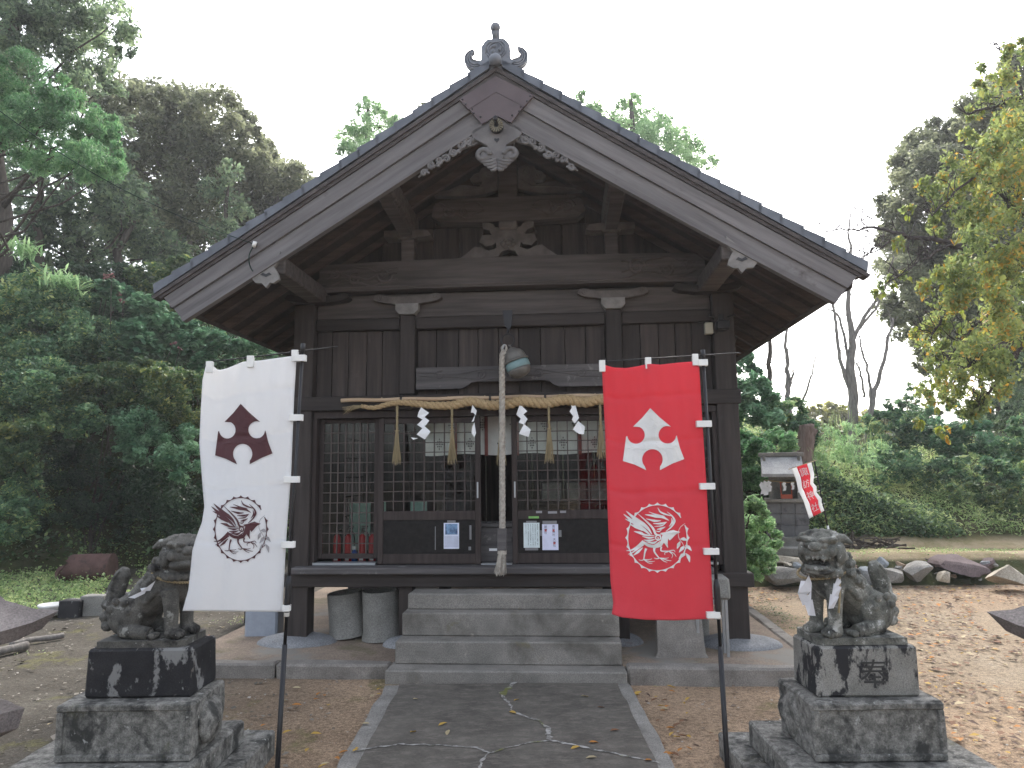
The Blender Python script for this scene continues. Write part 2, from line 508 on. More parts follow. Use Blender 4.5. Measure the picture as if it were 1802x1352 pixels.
def hill_material():
    m, n, l, bs = newmat('slope earth and litter')
    co = mapped(n, l)
    base = ramp(n, l, noise_tex(n, l, co, .8, 8, .7), [(.3, (.028, .026, .014)), (.5, (.042, .05, .022)), (.7, (.07, .09, .035))])
    lit = ramp(n, l, noise_tex(n, l, co, 9, 8, .75), [(.5, (0, 0, 0)), (.7, (.7, .7, .7))])
    base = mixc(n, l, lit, base, (.1, .08, .045))
    sep = n.new('ShaderNodeSeparateXYZ'); l.new(co, sep.inputs[0])
    def rng(i, a, b):
        r = n.new('ShaderNodeMapRange'); r.inputs[1].default_value = a; r.inputs[2].default_value = b
        l.new(sep.outputs[i], r.inputs[0]); return r.outputs[0]
    def mul(a, b):
        k = n.new('ShaderNodeMath'); k.operation = 'MULTIPLY'; l.new(a, k.inputs[0]); l.new(b, k.inputs[1]); return k.outputs[0]
    flat = mul(mul(rng(0, 3.0, 3.6), mul(rng(2, .55, .42), rng(2, .3, .36))), rng(1, 10.8, 11.1))   # the terrace above the boulder wall is bare sand and short grass
    sand = ramp(n, l, noise_tex(n, l, co, 1.2, 9, .7), [(.35, (.2, .18, .08)), (.5, (.36, .29, .19)), (.7, (.45, .37, .26))])
    base = mixc(n, l, flat, base, sand)
    l.new(base, bs.inputs['Base Color'])
    bs.inputs['Roughness'].default_value = 1
    bs.inputs['Specular IOR Level'].default_value = .1
    b = n.new('ShaderNodeBump'); b.inputs['Strength'].default_value = .8; b.inputs['Distance'].default_value = .06
    l.new(noise_tex(n, l, co, 6, 8, .75), b.inputs['Height']); l.new(b.outputs[0], bs.inputs['Normal'])
    return m
h = MB()
_xs = [-90, -70, -55, -45] + list(np.arange(-38, 34.01, .4)) + [40, 50, 65, 90]
_ys = [0, 4, 7] + list(np.arange(9, 30.01, .3)) + [34, 40, 50, 65]
for y in _ys:
    for x in _xs: h.v.append((x, y, hill(x, y)))
_nx = len(_xs)
for j in range(len(_ys) - 1):
    for i in range(_nx - 1):
        h.f.append((j * _nx + i, j * _nx + i + 1, (j + 1) * _nx + i + 1, (j + 1) * _nx + i)); h.mi.append(0)
tag(h.build('hillside', hill_material(), smooth=True), kind='structure')

# ------------------------------------------------------------------ approach path: dark cracked concrete slab with pale edge strips
PX0, PX1 = -1.085, .945
def path_material():
    m, n, l, bs = newmat('stained path concrete')
    co = mapped(n, l)
    base = ramp(n, l, noise_tex(n, l, co, 1.9, 10, .75), [(.3, (.052, .046, .038)), (.46, (.088, .079, .066)), (.6, (.125, .113, .095)), (.74, (.21, .19, .16))])
    k = ramp(n, l, noise_tex(n, l, mapped(n, l, (1, 2.2, 1)), 6, 10, .85), [(.48, (0, 0, 0)), (.62, (.8, .8, .8))])
    base = mixc(n, l, k, base, (0.188, 0.165, 0.143))
    k = ramp(n, l, noise_tex(n, l, co, 60, 3, .7), [(.6, (0, 0, 0)), (.7, (.5, .5, .5))])
    base = mixc(n, l, k, base, (0.038, 0.035, 0.030))
    l.new(base, bs.inputs['Base Color'])
    bs.inputs['Roughness'].default_value = .9
    b = n.new('ShaderNodeBump'); b.inputs['Strength'].default_value = .4; b.inputs['Distance'].default_value = .008
    l.new(noise_tex(n, l, co, 45, 6, .7), b.inputs['Height']); l.new(b.outputs[0], bs.inputs['Normal'])
    return m
mb = MB()
EY = [-6, -2, 2, 3] + [3.2 + i * .12 for i in range(26)]
def ragged(x, y, k): return x + mnoise.noise(Vector((y * 3.1, k, 0))) * .018 + mnoise.noise(Vector((y * 9, k, 3))) * .008
for i, y in enumerate(EY):
    y = min(y, 6.23)
    mb.v += [(ragged(PX0 + .12, y, 1), y, -.1), (ragged(PX0 + .12, y, 1), y, .004), (ragged(PX1 - .1, y, 2), y, .004), (ragged(PX1 - .1, y, 2), y, -.1)]
    if i:
        a = (i - 1) * 4
        for q in range(3): mb.f.append((a + q, a + q + 1, a + q + 5, a + q + 4)); mb.mi.append(0)
path = tag(mb.build('path', path_material()), kind='structure')
EDGE_M = MAT('pale mortar edge', (.16, .15, .135), (.3, .285, .26), ns=5, rough=.95, bump=.5, fine=90, spots=[((.36, .35, .33), 4, .6, .12), ((.1, .1, .05), 5, .62, .1)])
for sx, (a, b2) in enumerate(((PX0, PX0 + .12), (PX1 - .1, PX1))):
    e = MB()
    for i, y in enumerate(EY):
        y = min(y, 6.23)
        xa = ragged(a, y, 5) if sx == 0 else ragged(a, y, 2)
        xb = ragged(b2, y, 1) if sx == 0 else ragged(b2, y, 6)
        e.v += [(xa, y, -.1), (xa, y, -.002), (xb, y, -.002), (xb, y, -.1)]
        if i:
            q0 = (i - 1) * 4
            for q in range(3): e.f.append((q0 + q, q0 + q + 1, q0 + q + 5, q0 + q + 4)); e.mi.append(0)
    tag(e.build('path_edge', EDGE_M, path))
def gnd(px, py, z=0):
    d = _fw0 + _rt * ((px - 901) / FPX) - _up * ((py - 676) / FPX)
    t = (z - CAM_H) / d.z
    return Vector((d.x * t, d.y * t, z))
CRACK_M = MAT('pale crack filler', (.1, .095, .085), (.42, .405, .38), ns=22, lo=.38, hi=.6, rough=.95, bump=.3, spots=[((.15, .155, .05), 2.6, .56, .06)])
def crack(pts, w):
    P = [gnd(400 + x * .4717, 1180 + y * .4717) for x, y in pts]
    out = []
    for a, b in zip(P[:-1], P[1:]):
        nn = max(2, int((b - a).length / .022))
        for i in range(nn): out.append(a.lerp(b, i / nn))
    out.append(P[-1])
    c = MB()
    rr = random.Random(len(out))
    for i, p in enumerate(out):
        t = (out[min(i + 1, len(out) - 1)] - out[max(0, i - 1)]).normalized()
        nn = Vector((-t.y, t.x, 0))
        j = mnoise.noise(p * 14) * .016 + rr.uniform(-.004, .004)
        ww = w * (.35 + 1.1 * rr.random()) * .5
        c.v += [tuple(p + nn * (j - ww) + Vector((0, 0, .008))), tuple(p + nn * (j + ww) + Vector((0, 0, .008)))]
        if i:
            q = 2 * (i - 1)
            c.f.append((q, q + 1, q + 3, q + 2)); c.mi.append(0)
    return c.build('crack', CRACK_M, path)
crack([(1075, 42), (1050, 68), (1030, 85), (1030, 105)], .05)
crack([(1030, 105), (1052, 125), (1060, 150), (1100, 172), (1160, 190), (1198, 215)], .022)
crack([(1198, 215), (1198, 262)], .035)
crack([(1198, 262), (1330, 290), (1460, 318), (1530, 330), (1610, 350)], .024)
crack([(1198, 266), (1120, 275), (1040, 295), (975, 315)], .014)
crack([(975, 315), (930, 292), (800, 283), (640, 280), (560, 290), (480, 303)], .018)
crack([(975, 315), (945, 345), (935, 400)], .02)
# ------------------------------------------------------------------ shrine hall (x along the front, y into the hall, z up)
PSI = R(4.16)
BX0, BD = -.014, 7.229
def bw(x, y, z):
    return Vector((BX0 + math.cos(PSI) * x + math.sin(PSI) * y, BD - math.sin(PSI) * x + math.cos(PSI) * y, z))
hall = empty('shrine_hall', (BX0, BD, 0), -PSI, 'old dark wooden shrine hall with a wide tiled gable roof and lattice doors', 'building')
YB = 4.6                                   # depth of the hall
def part(name, mat, f, parent=None, smooth=False):
    m = MB(); f(m)
    return m.build(name, mat, parent or hall, smooth)
def beam(name, mat, x0, x1, y0, y1, z0, z1, bev=.008, parent=None):
    return part(name, mat, lambda m: m.box(x0, x1, y0, y1, z0, z1, bev), parent)

# platform with kerb stones
plat = MB()
plat.prism([(-3.05, -.72), (-1.0, -.72), (-1.0, -.3), (1.0, -.3), (1.0, -.8), (2.62, -.8), (2.62, 6), (-3.05, 6)], -.1, .095, 'z')
pf = plat.build('platform', MAT('packed platform earth', (.17, .13, .1), (.3, .235, .18), ns=2.5, rough=.95, bump=.5, fine=70, spots=[((.12, .115, .05), 1.6, .56, .15), ((.22, .205, .18), 1.1, .52, .1)]))
pf.location = hall.location; pf.rotation_euler = hall.rotation_euler
tag(pf, kind='structure')
kerb_prev = None
def kerb(x0, x1, y0, y1, z1, name='kerb_stone'):
    m = MB(); m.box(x0, x1, y0, y1, -.1, z1, .018)
    o = m.build(name, W['kerb'], pf)
    return roughen(o, .012, 5, 3)
for a, b in ((-3.1, -2.05), (-2.045, -1.03)): kerb(a, b, -.86, -.71, .1)
for a, b in ((1.03, 2.66),): kerb(a, b, -.93, -.79, .115)
for i, (a, b) in enumerate(((-.78, .45), (.46, 1.7), (1.71, 3.0), (3.01, 4.3))):
    kerb(2.62, 2.76, a, b, .11)

# foundation stones and lower posts
for (x, y, rx, ry) in ((-2.17, 0, .42, .3), (2.17, 0, .4, .3), (-1.06, -.1, .22, .2), (1.06, .05, .22, .2), (-2.17, 2.3, .3, .3), (2.17, 2.3, .3, .3), (-2.17, YB, .3, .3), (2.17, YB, .3, .3)):
    m = MB(); m.ball((x, y, .075), (rx, ry, .105), 3)
    roughen(m.build('foundation_stone', W['foundation'], hall, True), .022, 3)
for x in (-2.15, 2.15):
    for y in (0, 2.3, YB):
        beam('pillar', W['dark_z'], x - .105, x + .105, y - .105, y + .105, .15, 3.52)
for x in (-1.06, 1.06):
    beam('pillar', W['dark_z'], x - .08, x + .08, -.075, .075, 2.56, 3.39)
    beam('floor_post', W['dark_z'], x - .07, x + .07, -.07, .07, .13, .645)
    beam('floor_post', W['dark_z'], x - .07, x + .07, 2.2, 2.34, .1, .645)
beam('floor_beam', W['dark_x'], -2.31, 2.31, -.14, .14, .645, .775)
beam('floor_beam', W['dark_x'], -2.31, 2.31, YB - .12, YB + .12, .645, .775)
for s in (-1, 1):
    beam('side_beam', W['dark_y'], s * 2.17 - .1, s * 2.17 + .1, .145, YB - .125, .65, .77)
    beam('side_beam', W['dark_y'], s * 2.17 - .09, s * 2.17 + .09, .145, YB - .125, 2.42, 2.53)
roughen(beam('sill', W['sill'], -2.18, 1.92, -.23, .1, .778, .843, .01), .004, 4, 3)
beam('floor', W['dark_y'], -2.08, 2.08, .11, YB - .13, .74, .84, 0)
beam('header_beam', W['dark_x'], -2.28, 2.28, -.12, .12, 2.4, 2.545)
beam('door_head', W['door'], -2.04, 2.04, -.06, .06, 2.325, 2.396, .004)

# upper front wall of upright planks
rw = random.Random(4)
def planks(x0, x1, z0, z1, y, n, name='wall_plank'):
    e = [x0 + (x1 - x0) * i / n for i in range(n + 1)]
    for i in range(1, n): e[i] += rw.uniform(-.025, .025)
    for a, b in zip(e[:-1], e[1:]):
        d = rw.uniform(-.006, .006)
        beam(name, W['plank'], a + .003, b - .003, y + d, y + d + .03, z0, z1, .004)
planks(-2.04, -1.145, 2.55, 3.24, .0, 5)
planks(-.975, .975, 2.55, 3.24, .02, 9)
planks(1.145, 2.04, 2.55, 3.24, .0, 5)
planks(-1.95, 1.95, 3.96, 4.35, .07, 14, 'gable_plank')
planks(-1.33, 1.33, 4.36, 4.62, .07, 10, 'gable_plank')
planks(-.85, .85, 4.63, 4.95, .07, 6, 'gable_plank')
planks(-.4, .4, 4.955, 5.12, .07, 3, 'gable_plank')
for a, b in ((-2.04, -1.145), (-.975, .975), (1.145, 2.04)):
    beam('upper_rail', W['dark_x'], a, b, -.05, .05, 3.243, 3.365)
for s in (-1, 1):                               # side and back walls
    n = 10
    for z0, z1, nm in ((.78, 1.0, 'wall_plank'), (2.54, 3.5, 'wall_plank')):
        for i in range(n):
            y0 = .12 + (YB - .25) * i / n
            beam(nm, W['plank'], s * 2.15 - .015, s * 2.15 + .015, y0, y0 + (YB - .25) / n - .006, z0, z1, 0)
    for z0, z1, ya, yb in ((1.0, 2.42, .12, 1.3), (1.0, 2.42, 2.1, YB - .13)):
        nn = int((yb - ya) / .3)
        for i in range(nn):
            y0 = ya + (yb - ya) * i / nn
            beam('wall_plank', W['plank'], s * 2.15 - .015, s * 2.15 + .015, y0, y0 + (yb - ya) / nn - .001, z0, z1, 0)
    w = part('side_window', W['dark_z'], lambda m: [m.box(s * 2.15 - .02, s * 2.15 + .02, 1.3 + i * .133, 1.32 + i * .133, 1.0, 2.42) for i in range(7)] + [m.box(s * 2.15 - .022, s * 2.15 + .022, 1.3, 2.1, 1.0 + k * .235, 1.02 + k * .235) for k in range(7)])
for i in range(16):
    x0 = -2.04 + 4.08 * i / 16
    beam('wall_plank', W['plank'], x0, x0 + .249, YB - .02, YB + .02, .78, 3.5, 0)

# carved lintel under the planks
def lintel(m):
    pts = [(-.965, 2.83), (.965, 2.83), (.965, 2.605), (.5, 2.605), (.44, 2.63), (.4, 2.665), (.34, 2.675), (-.34, 2.675), (-.4, 2.665), (-.44, 2.63), (-.5, 2.605), (-.965, 2.605)]
    m.prism(pts, -.085, -.03)
lt = part('carved_lintel', W['sill'], lintel)
def waves(m, x0, x1, z0, z1, y, n=1, rad=.007, seed=1):
    r = random.Random(seed)
    for k in range(n):
        pts = []
        ph = r.uniform(0, 6)
        zc = z0 + (z1 - z0) * (k + .5) / n
        N = 26
        for i in range(N + 1):
            t = i / N
            x = x0 + (x1 - x0) * t
            pts.append((x, y, zc + math.sin(t * 9 + ph) * (z1 - z0) * .2 / max(1, n * .5) + math.sin(t * 23 + ph * 2) * .008))
        m.tube(pts, rad, 5)
def spiral(m, cx, cz, y, r0, turns=1.6, rad=.008, sgn=1, a0=0, tail=None):
    pts = []
    N = 22
    for i in range(N + 1):
        t = i / N
        a = a0 + sgn * turns * 2 * math.pi * t
        r = r0 * (1 - .85 * t)
        pts.append((cx + r * math.cos(a), y, cz + r * math.sin(a)))
    if tail: pts = [(cx + tail[0], y, cz + tail[1])] + pts
    m.tube(pts, [rad * (1.2 - .5 * i / len(pts)) for i in range(len(pts))], 6)
def lint_carv(m):
    waves(m, -.93, .93, 2.69, 2.81, -.087, 2, .006, 3)
    for x, s in ((-.72, 1), (-.3, -1), (.3, 1), (.72, -1)):
        spiral(m, x, 2.745, -.088, .05, 1.4, .007, s, 1)
part('wave_carving', W['sill'], lint_carv, lt)

# brackets on the two middle pillars, beams of the gable
def wing(m, cx, z0, half, hgt, y0, y1):
    prof = [(-1, .55), (-.93, .95), (-.8, 1), (-.62, .8), (-.45, .72), (-.3, .72), (.3, .72), (.45, .72), (.62, .8), (.8, 1), (.93, .95), (1, .55), (.88, .3), (.68, .16), (.5, .1), (.36, -.0), (-.36, -.0), (-.5, .1), (-.68, .16), (-.88, .3)]
    m.prism([(cx + a * half, z0 + b * hgt) for a, b in prof], y0, y1)
for x in (-1.06, 1.06):
    part('bearing_block', W['cap'], lambda m: (m.prism([(x - .08, 3.39), (x + .08, 3.39), (x + .12, 3.435), (x + .12, 3.5), (x - .12, 3.5), (x - .12, 3.435)], -.12, .05)))
    b = part('bracket_arm', W['carve_brown'], lambda m: wing(m, x, 3.5, .36, .11, -.10, .04))
    def sw(m):
        for s in (-1, 1): spiral(m, x + s * .29, 3.573, -.103, .03, 1.3, .006, s, .5)
    part('swirl_carving', W['carve_brown'], sw, b)
for x, s in ((-2.0, -1), (2.0, 1)):
    part('bracket_arm', W['dark_x'], lambda m: wing(m, x, 3.52, .34, .1, -.16, -.02))
beam('lower_beam', W['brown_x'], -2.04, 2.04, -.02, .1, 3.37, 3.625)
def rainbow(m):
    top = [(-1.98 + 3.96 * i / 24, 3.955 - .03 * abs(-1 + 2 * i / 24) ** 2) for i in range(25)]
    bot = [(1.98 - 3.96 * i / 24, 3.628 + .02 * (1 - abs(-1 + 2 * i / 24) ** 4)) for i in range(25)]
    m.prism(top + bot, -.15, .06)
rb = part('main_beam', W['brown_x'], rainbow)
def rb_carv(m):
    for s in (-1, 1):
        waves(m, s * 1.15, s * 1.9, 3.68, 3.9, -.153, 3, .012, 5 + s)
        spiral(m, s * 1.3, 3.8, -.154, .09, 1.6, .014, s, 0, None)
        spiral(m, s * 1.6, 3.76, -.154, .07, 1.5, .013, -s, 1)
        spiral(m, s * 1.82, 3.82, -.154, .06, 1.5, .012, s, 2)
    m.tube([(-1.95, -.152, 3.668), (-1, -.152, 3.672), (0, -.152, 3.678), (1, -.152, 3.672), (1.95, -.152, 3.668)], .012, 6)
part('wave_carving', W['brown_x'], rb_carv, rb)
for x in (-1.06, 1.06):
    beam('short_post', W['brown_x'], x - .068, x + .068, -.1, .03, 3.93, 4.19, .006)
    def arm(m, s=(1 if x > 0 else -1)):
        m.prism([(x - s * .26, 4.215), (x - s * .22, 4.265), (x - s * .14, 4.275), (x + s * .24, 4.275), (x + s * .24, 4.205), (x + s * .1, 4.205), (x + s * .08, 4.185), (x - s * .08, 4.185), (x - s * .1, 4.2), (x - s * .2, 4.2)], -.15, .04)
    part('bracket_arm', W['carve_brown'], arm)
def upb(m):
    top = [(-.8, 4.42), (-.78, 4.53), (-.7, 4.585), (-.5, 4.6), (.5, 4.6), (.7, 4.585), (.78, 4.53), (.8, 4.42)]
    bot = [(.72, 4.36), (.5, 4.35), (.3, 4.34), (-.3, 4.34), (-.5, 4.35), (-.72, 4.36)]
    m.prism(top + bot, -.13, .05)
ub = part('upper_beam', W['brown_x'], upb)
def upc(m):
    for s in (-1, 1):
        spiral(m, s * .62, 4.47, -.134, .075, 1.7, .013, s, 0, None)
        spiral(m, s * .46, 4.46, -.134, .05, 1.4, .012, -s, 2)
        waves(m, s * .25, s * .76, 4.38, 4.56, -.133, 2, .01, 8)
part('swirl_carving', W['brown_x'], upc, ub)
def frog(m):
    half = [(.0, 4.17), (.1, 4.16), (.13, 4.1), (.12, 4.06), (.2, 4.03), (.28, 4.07), (.35, 4.08), (.41, 4.03), (.47, 3.985), (.5, 3.965), (.2, 3.96), (.1, 3.97), (.07, 4.02), (0, 4.04)]
    top = [(.0, 4.28), (.13, 4.28), (.15, 4.31), (.2, 4.335), (.27, 4.33), (.26, 4.27), (.2, 4.25), (.17, 4.2), (.27, 4.2), (.3, 4.13), (.24, 4.08), (.16, 4.09), (.13, 4.12)]
    out = [(.0, 4.28)] + top[1:] + half[3:]
    ring = out + [(-a, b) for a, b in reversed(out[1:-1])]
    m.prism(ring, -.12, .02)
fr = part('frog_leg_strut', W['carve_brown'], frog)
part('bearing_block', W['carve_brown'], lambda m: m.box(-.095, .095, -.16, .0, 4.25, 4.335, .012))
part('flower_carving', W['carve_brown'], lambda m: [m.ball((.055 * math.cos(a), -.12, 4.1 + .045 * math.sin(a)), (.03, .02, .026), 2) for a in [k * math.pi / 3 for k in range(6)]] + [m.ball((0, -.125, 4.1), .028, 2)], fr)
beam('king_post', W['brown_x'], -.1, .1, -.1, .05, 4.603, 5.0, .008)
def kpw(m):
    for s in (-1, 1):
        pts = [(.11, 4.93), (.2, 4.97), (.28, 4.94), (.3, 4.9), (.36, 4.88), (.4, 4.83), (.37, 4.79), (.27, 4.79), (.3, 4.74), (.42, 4.76), (.5, 4.77), (.62, 4.72), (.72, 4.7), (.78, 4.66), (.6, 4.65), (.4, 4.64), (.24, 4.66), (.11, 4.7)]
        m.prism([(s * a, b) for a, b in (pts if s > 0 else reversed(pts))], -.09, -.01)
kw = part('leaf_carving', W['carve_brown'], kpw)
def kpc(m):
    for s in (-1, 1):
        spiral(m, s * .2, 4.88, -.094, .05, 1.4, .011, s, 1)
        spiral(m, s * .32, 4.84, -.094, .035, 1.3, .01, -s, 1)
        m.tube([(s * .14, -.093, 4.8), (s * .25, -.093, 4.72), (s * .5, -.093, 4.71), (s * .7, -.093, 4.68)], .011, 5)
part('swirl_carving', W['carve_brown'], kpc, kw)

# ------------------------------------------------------------------ roof
YF = -1.27                                   # face of the bargeboards
YR = YB + 1.2
def zf(x, f):
    """height on the roof's section at |x|, f from the lip (0) to the tile tops (1)"""
    x = abs(x)
    zl = 4.878 - .628 * x
    zt = 5.44 - .655 * x
    sag = -.012 * math.sin(min(1, x / 3.0) * math.pi)
    return zl + (zt - zl) * f + sag
def layer(m, s, f0, f1, y0, y1, x0=0.0, xa=2.8, n=14):
    """band of the section between two fractions, cut square to the slope at its lower end"""
    xe0, xe1 = xa + f0 * .27, xa + f1 * .27
    lo = [(x0 + (xe0 - x0) * i / n) for i in range(n + 1)]
    hi = [(x0 + (xe1 - x0) * i / n) for i in range(n + 1)]
    pts = [(s * x, zf(x, f0)) for x in lo] + [(s * x, zf(x, f1)) for x in reversed(hi)]
    if s < 0: pts.reverse()
    m.prism(pts, y0, y1)
roof = part('roof', W['soffit_deck'], lambda m: [layer(m, s, .52, .8, YF + .06, YR - .05) for s in (-1, 1)])
for s in (-1, 1):
    for yy in (YF, YR):
        sg = 1 if yy == YF else -1
        b = part('bargeboard', W['barge_r' if s > 0 else 'barge_l'], lambda m: layer(m, s, .36, .655, yy - sg * .03, yy + sg * .055))
        def lower(m):
            layer(m, s, .02, .352, yy - sg * .005, yy + sg * .05)
            # frame line near the lower end of the upper board
        part('lower_board', W['barge_r' if s > 0 else 'barge_l'], lower, b)
        part('lip_moulding', W['barge_r' if s > 0 else 'barge_l'], lambda m: layer(m, s, -.045, .055, yy - sg * .035, yy + sg * .03), b)
        part('upper_moulding', W['barge_dark'], lambda m: (layer(m, s, .66, .725, yy - sg * .045, yy + sg * .05, 0, 2.82), layer(m, s, .725, .80, yy - sg * .06, yy + sg * .05, 0, 2.86)), b)
    part('eave_board', W['barge_dark'], lambda m: m.prism([(s * 2.93, zf(2.93, .5)), (s * 2.97, zf(2.97, .5)), (s * 2.99, zf(2.99, .8)), (s * 2.95, zf(2.95, .8))][::(1 if s > 0 else -1)], YF + .06, YR - .06))
# rafters under the deck, sharing one mesh for each slope
for s in (-1, 1):
    r = part('rafter', W['soffit'], lambda m: m.prism([(s * x, zf(x, f)) for x, f in ((.02, .34), (2.86, .34), (2.93, .52), (.02, .52))][::(1 if s > 0 else -1)], -.03, .03))
    ys = [-.98, -.66, -.3] + [.08 + i * .36 for i in range(15)]
    for i, y in enumerate(ys):
        o = r if i == 0 else r.copy()
        if i: COL.objects.link(o)
        o.location = (0, y, 0)
# purlins with their carved end boards
def purlin(x, w, z0, z1, y0, y1):
    return beam('purlin', W['brown_x'], x - w, x + w, y0, y1, z0, z1, .012)
for s in (-1, 1):
    purlin(s * 2.0, .095, 3.525, 3.66 + .02, YF + .03, .1)
    purlin(s * 2.15, .09, 3.53, 3.66, .1, YB + 1.1)
    purlin(s * 1.06, .085, 4.28, 4.275 + .2, YF + .08, YB + 1.1)
    # strut under the mid purlin reaching forward
    def strut(m):
        m.prism([(-.02, 4.28), (-.16, 4.2), (YF + .35, 4.24), (YF + .25, 4.28)], s * 1.06 - .06, s * 1.06 + .06, 'x')
    part('purlin_strut', W['brown_x'], strut)
    CAPP = [(1.935, 3.715), (1.947, 3.62), (1.985, 3.575), (1.95, 3.51), (1.937, 3.462), (1.985, 3.43), (2.02, 3.433), (2.052, 3.388), (2.092, 3.43), (2.148, 3.433), (2.18, 3.47), (2.158, 3.525), (2.145, 3.56), (2.12, zf(2.12, 0))]
    def pcap(m):
        q = CAPP
        m.prism([(s * x, z) for x, z in (q if s > 0 else q[::-1])], YF - .02, YF + .02)
    pc = part('purlin_cap', W['cap'], pcap)
    def cut(m):
        c = s * 2.055
        m.prism([(c - .05, 3.505), (c - .03, 3.525), (c, 3.51), (c + .03, 3.525), (c + .05, 3.505), (c + .02, 3.495), (c, 3.485), (c - .02, 3.495)], YF - .025, YF - .018)
    part('cut_out', W['iron'], cut, pc)  # raised dark inlay, painting the shade of an opening
purlin(0, .09, 4.99, 5.12, YF + .06, YB + 1.1)

# gable peak: copper cover plates, pendant, side carvings
def plate(m):
    m.prism([(-.3, zf(.3, .36) + .065), (0, zf(0, .66) - .005), (.3, zf(.3, .36) + .065), (.22, 4.93), (0, 5.06), (-.22, 4.93)], YF - .04, YF - .02)
pl = part('cover_plate', W['copper'], lambda m: (m.prism([(-.33, 5.035), (0, 5.235), (.33, 5.035), (.245, 4.935), (0, 5.085), (-.245, 4.935)], YF - .062, YF - .03), m.prism([(-.245, 4.945), (0, 5.095), (.245, 4.945), (.13, 4.795), (0, 4.865), (-.13, 4.795)], YF - .058, YF - .04)))
part('rivets', W['iron'], lambda m: [m.ball((sx * x, YF - .062, z), .009, 1) for sx in (-1, 1) for x, z in ((.3, 5.03), (.27, 4.985), (.215, 4.935), (.2, 4.895), (.14, 4.86))], pl)
def pend(m):
    half = [(0, 4.865), (.13, 4.795), (.22, 4.745), (.22, 4.7), (.19, 4.66), (.13, 4.63), (.09, 4.6), (.075, 4.555), (.085, 4.53), (.07, 4.5), (.04, 4.48), (.02, 4.465), (0, 4.46)]
    m.prism(half + [(-a, b) for a, b in reversed(half[1:-1])], YF - .035, YF + .02)
pn = part('gable_pendant', W['carve'], pend)
for s in (-1, 1):
    def curl(m):
        spiral(m, s * .125, 4.515, YF - .03, .062, 1.35, .024, -s, (math.pi if s > 0 else 0))
        m.ball((s * .105, YF - .02, 4.5), (.06, .03, .05), 2)
        m.tube([(s * .08, YF - .035, 4.6), (s * .13, YF - .035, 4.635), (s * .2, YF - .035, 4.68)], .008, 6)
    part('scroll_carving', W['carve'], curl, pn, True)
def tails(m):
    for k in range(4):
        z = 4.475 - k * .026
        wv = .155 - k * .032
        for s in (-1, 1):
            m.tube([(s * .004, YF - .03, z), (s * wv * .45, YF - .035, z - .022), (s * wv * .85, YF - .03, z - .02), (s * wv, YF - .02, z - .002)], [.016, .017, .013, .006], 6)
part('tail_carving', W['carve'], tails, pn, True)
def boss(m):
    m.tube([(0, YF - .03, 4.765), (0, YF - .08, 4.765)], [.06, .056], 18)
    m.tube([(0, YF - .07, 4.775), (0, YF - .14, 4.79)], [.016, .014], 8)
    m.ball((0, YF - .14, 4.797), (.021, .021, .028), 2)
    m.prism([(-.02, 4.665), (0, 4.66), (.02, 4.665), (.022, 4.65), (0, 4.625), (-.022, 4.65)][::-1], YF - .042, YF - .036)
fb = part('flower_boss', W['iron'], boss, pn)
def petals(m):
    for k in range(16):
        a = 2 * math.pi * k / 16
        m.tube([(.022 * math.cos(a), YF - .084, 4.765 + .022 * math.sin(a)), (.061 * math.cos(a), YF - .084, 4.765 + .061 * math.sin(a))], [.004, .0085], 5)
part('petals', MAT('worn brass', (.14, .125, .085), (.26, .235, .17), ns=20, rough=.5, bump=.1), petals, pn)
for s in (-1, 1):
    def sidecarv(m):
        r = random.Random(7)
        for k in range(7):
            t = k / 6
            x = .25 + .4 * t
            z = zf(x, -.02) - .055 + .02 * math.sin(k * 1.7)
            spiral(m, s * x, z, YF - .02, .042 - .012 * t, 1.5, .0125, s * (1 if k % 2 else -1), k, None)
        pts = [(s * (.2 + .5 * t), YF - .012, zf(.2 + .5 * t, -.02) - .06 + .012 * math.sin(t * 17)) for t in [i / 16 for i in range(17)]]
        m.tube(pts, [.02 - .012 * i / 16 for i in range(17)], 6)
        for k in range(9):
            t = (k + .5) / 9
            x = .22 + .42 * t
            m.ball((s * x, YF - .02, zf(x, -.02) - .09 + .02 * (k % 2)), (.022, .014, .014), 1)
    part('side_carving', W['carve'], sidecarv, hall, True)
    part('carving_board', W['carve'], lambda m: m.prism([(s * .12, zf(.12, -.05)), (s * .36, zf(.36, -.05)), (s * .3, 4.60), (s * .2, 4.63), (s * .13, 4.66)][::(1 if s > 0 else -1)], YF - .01, YF + .02))

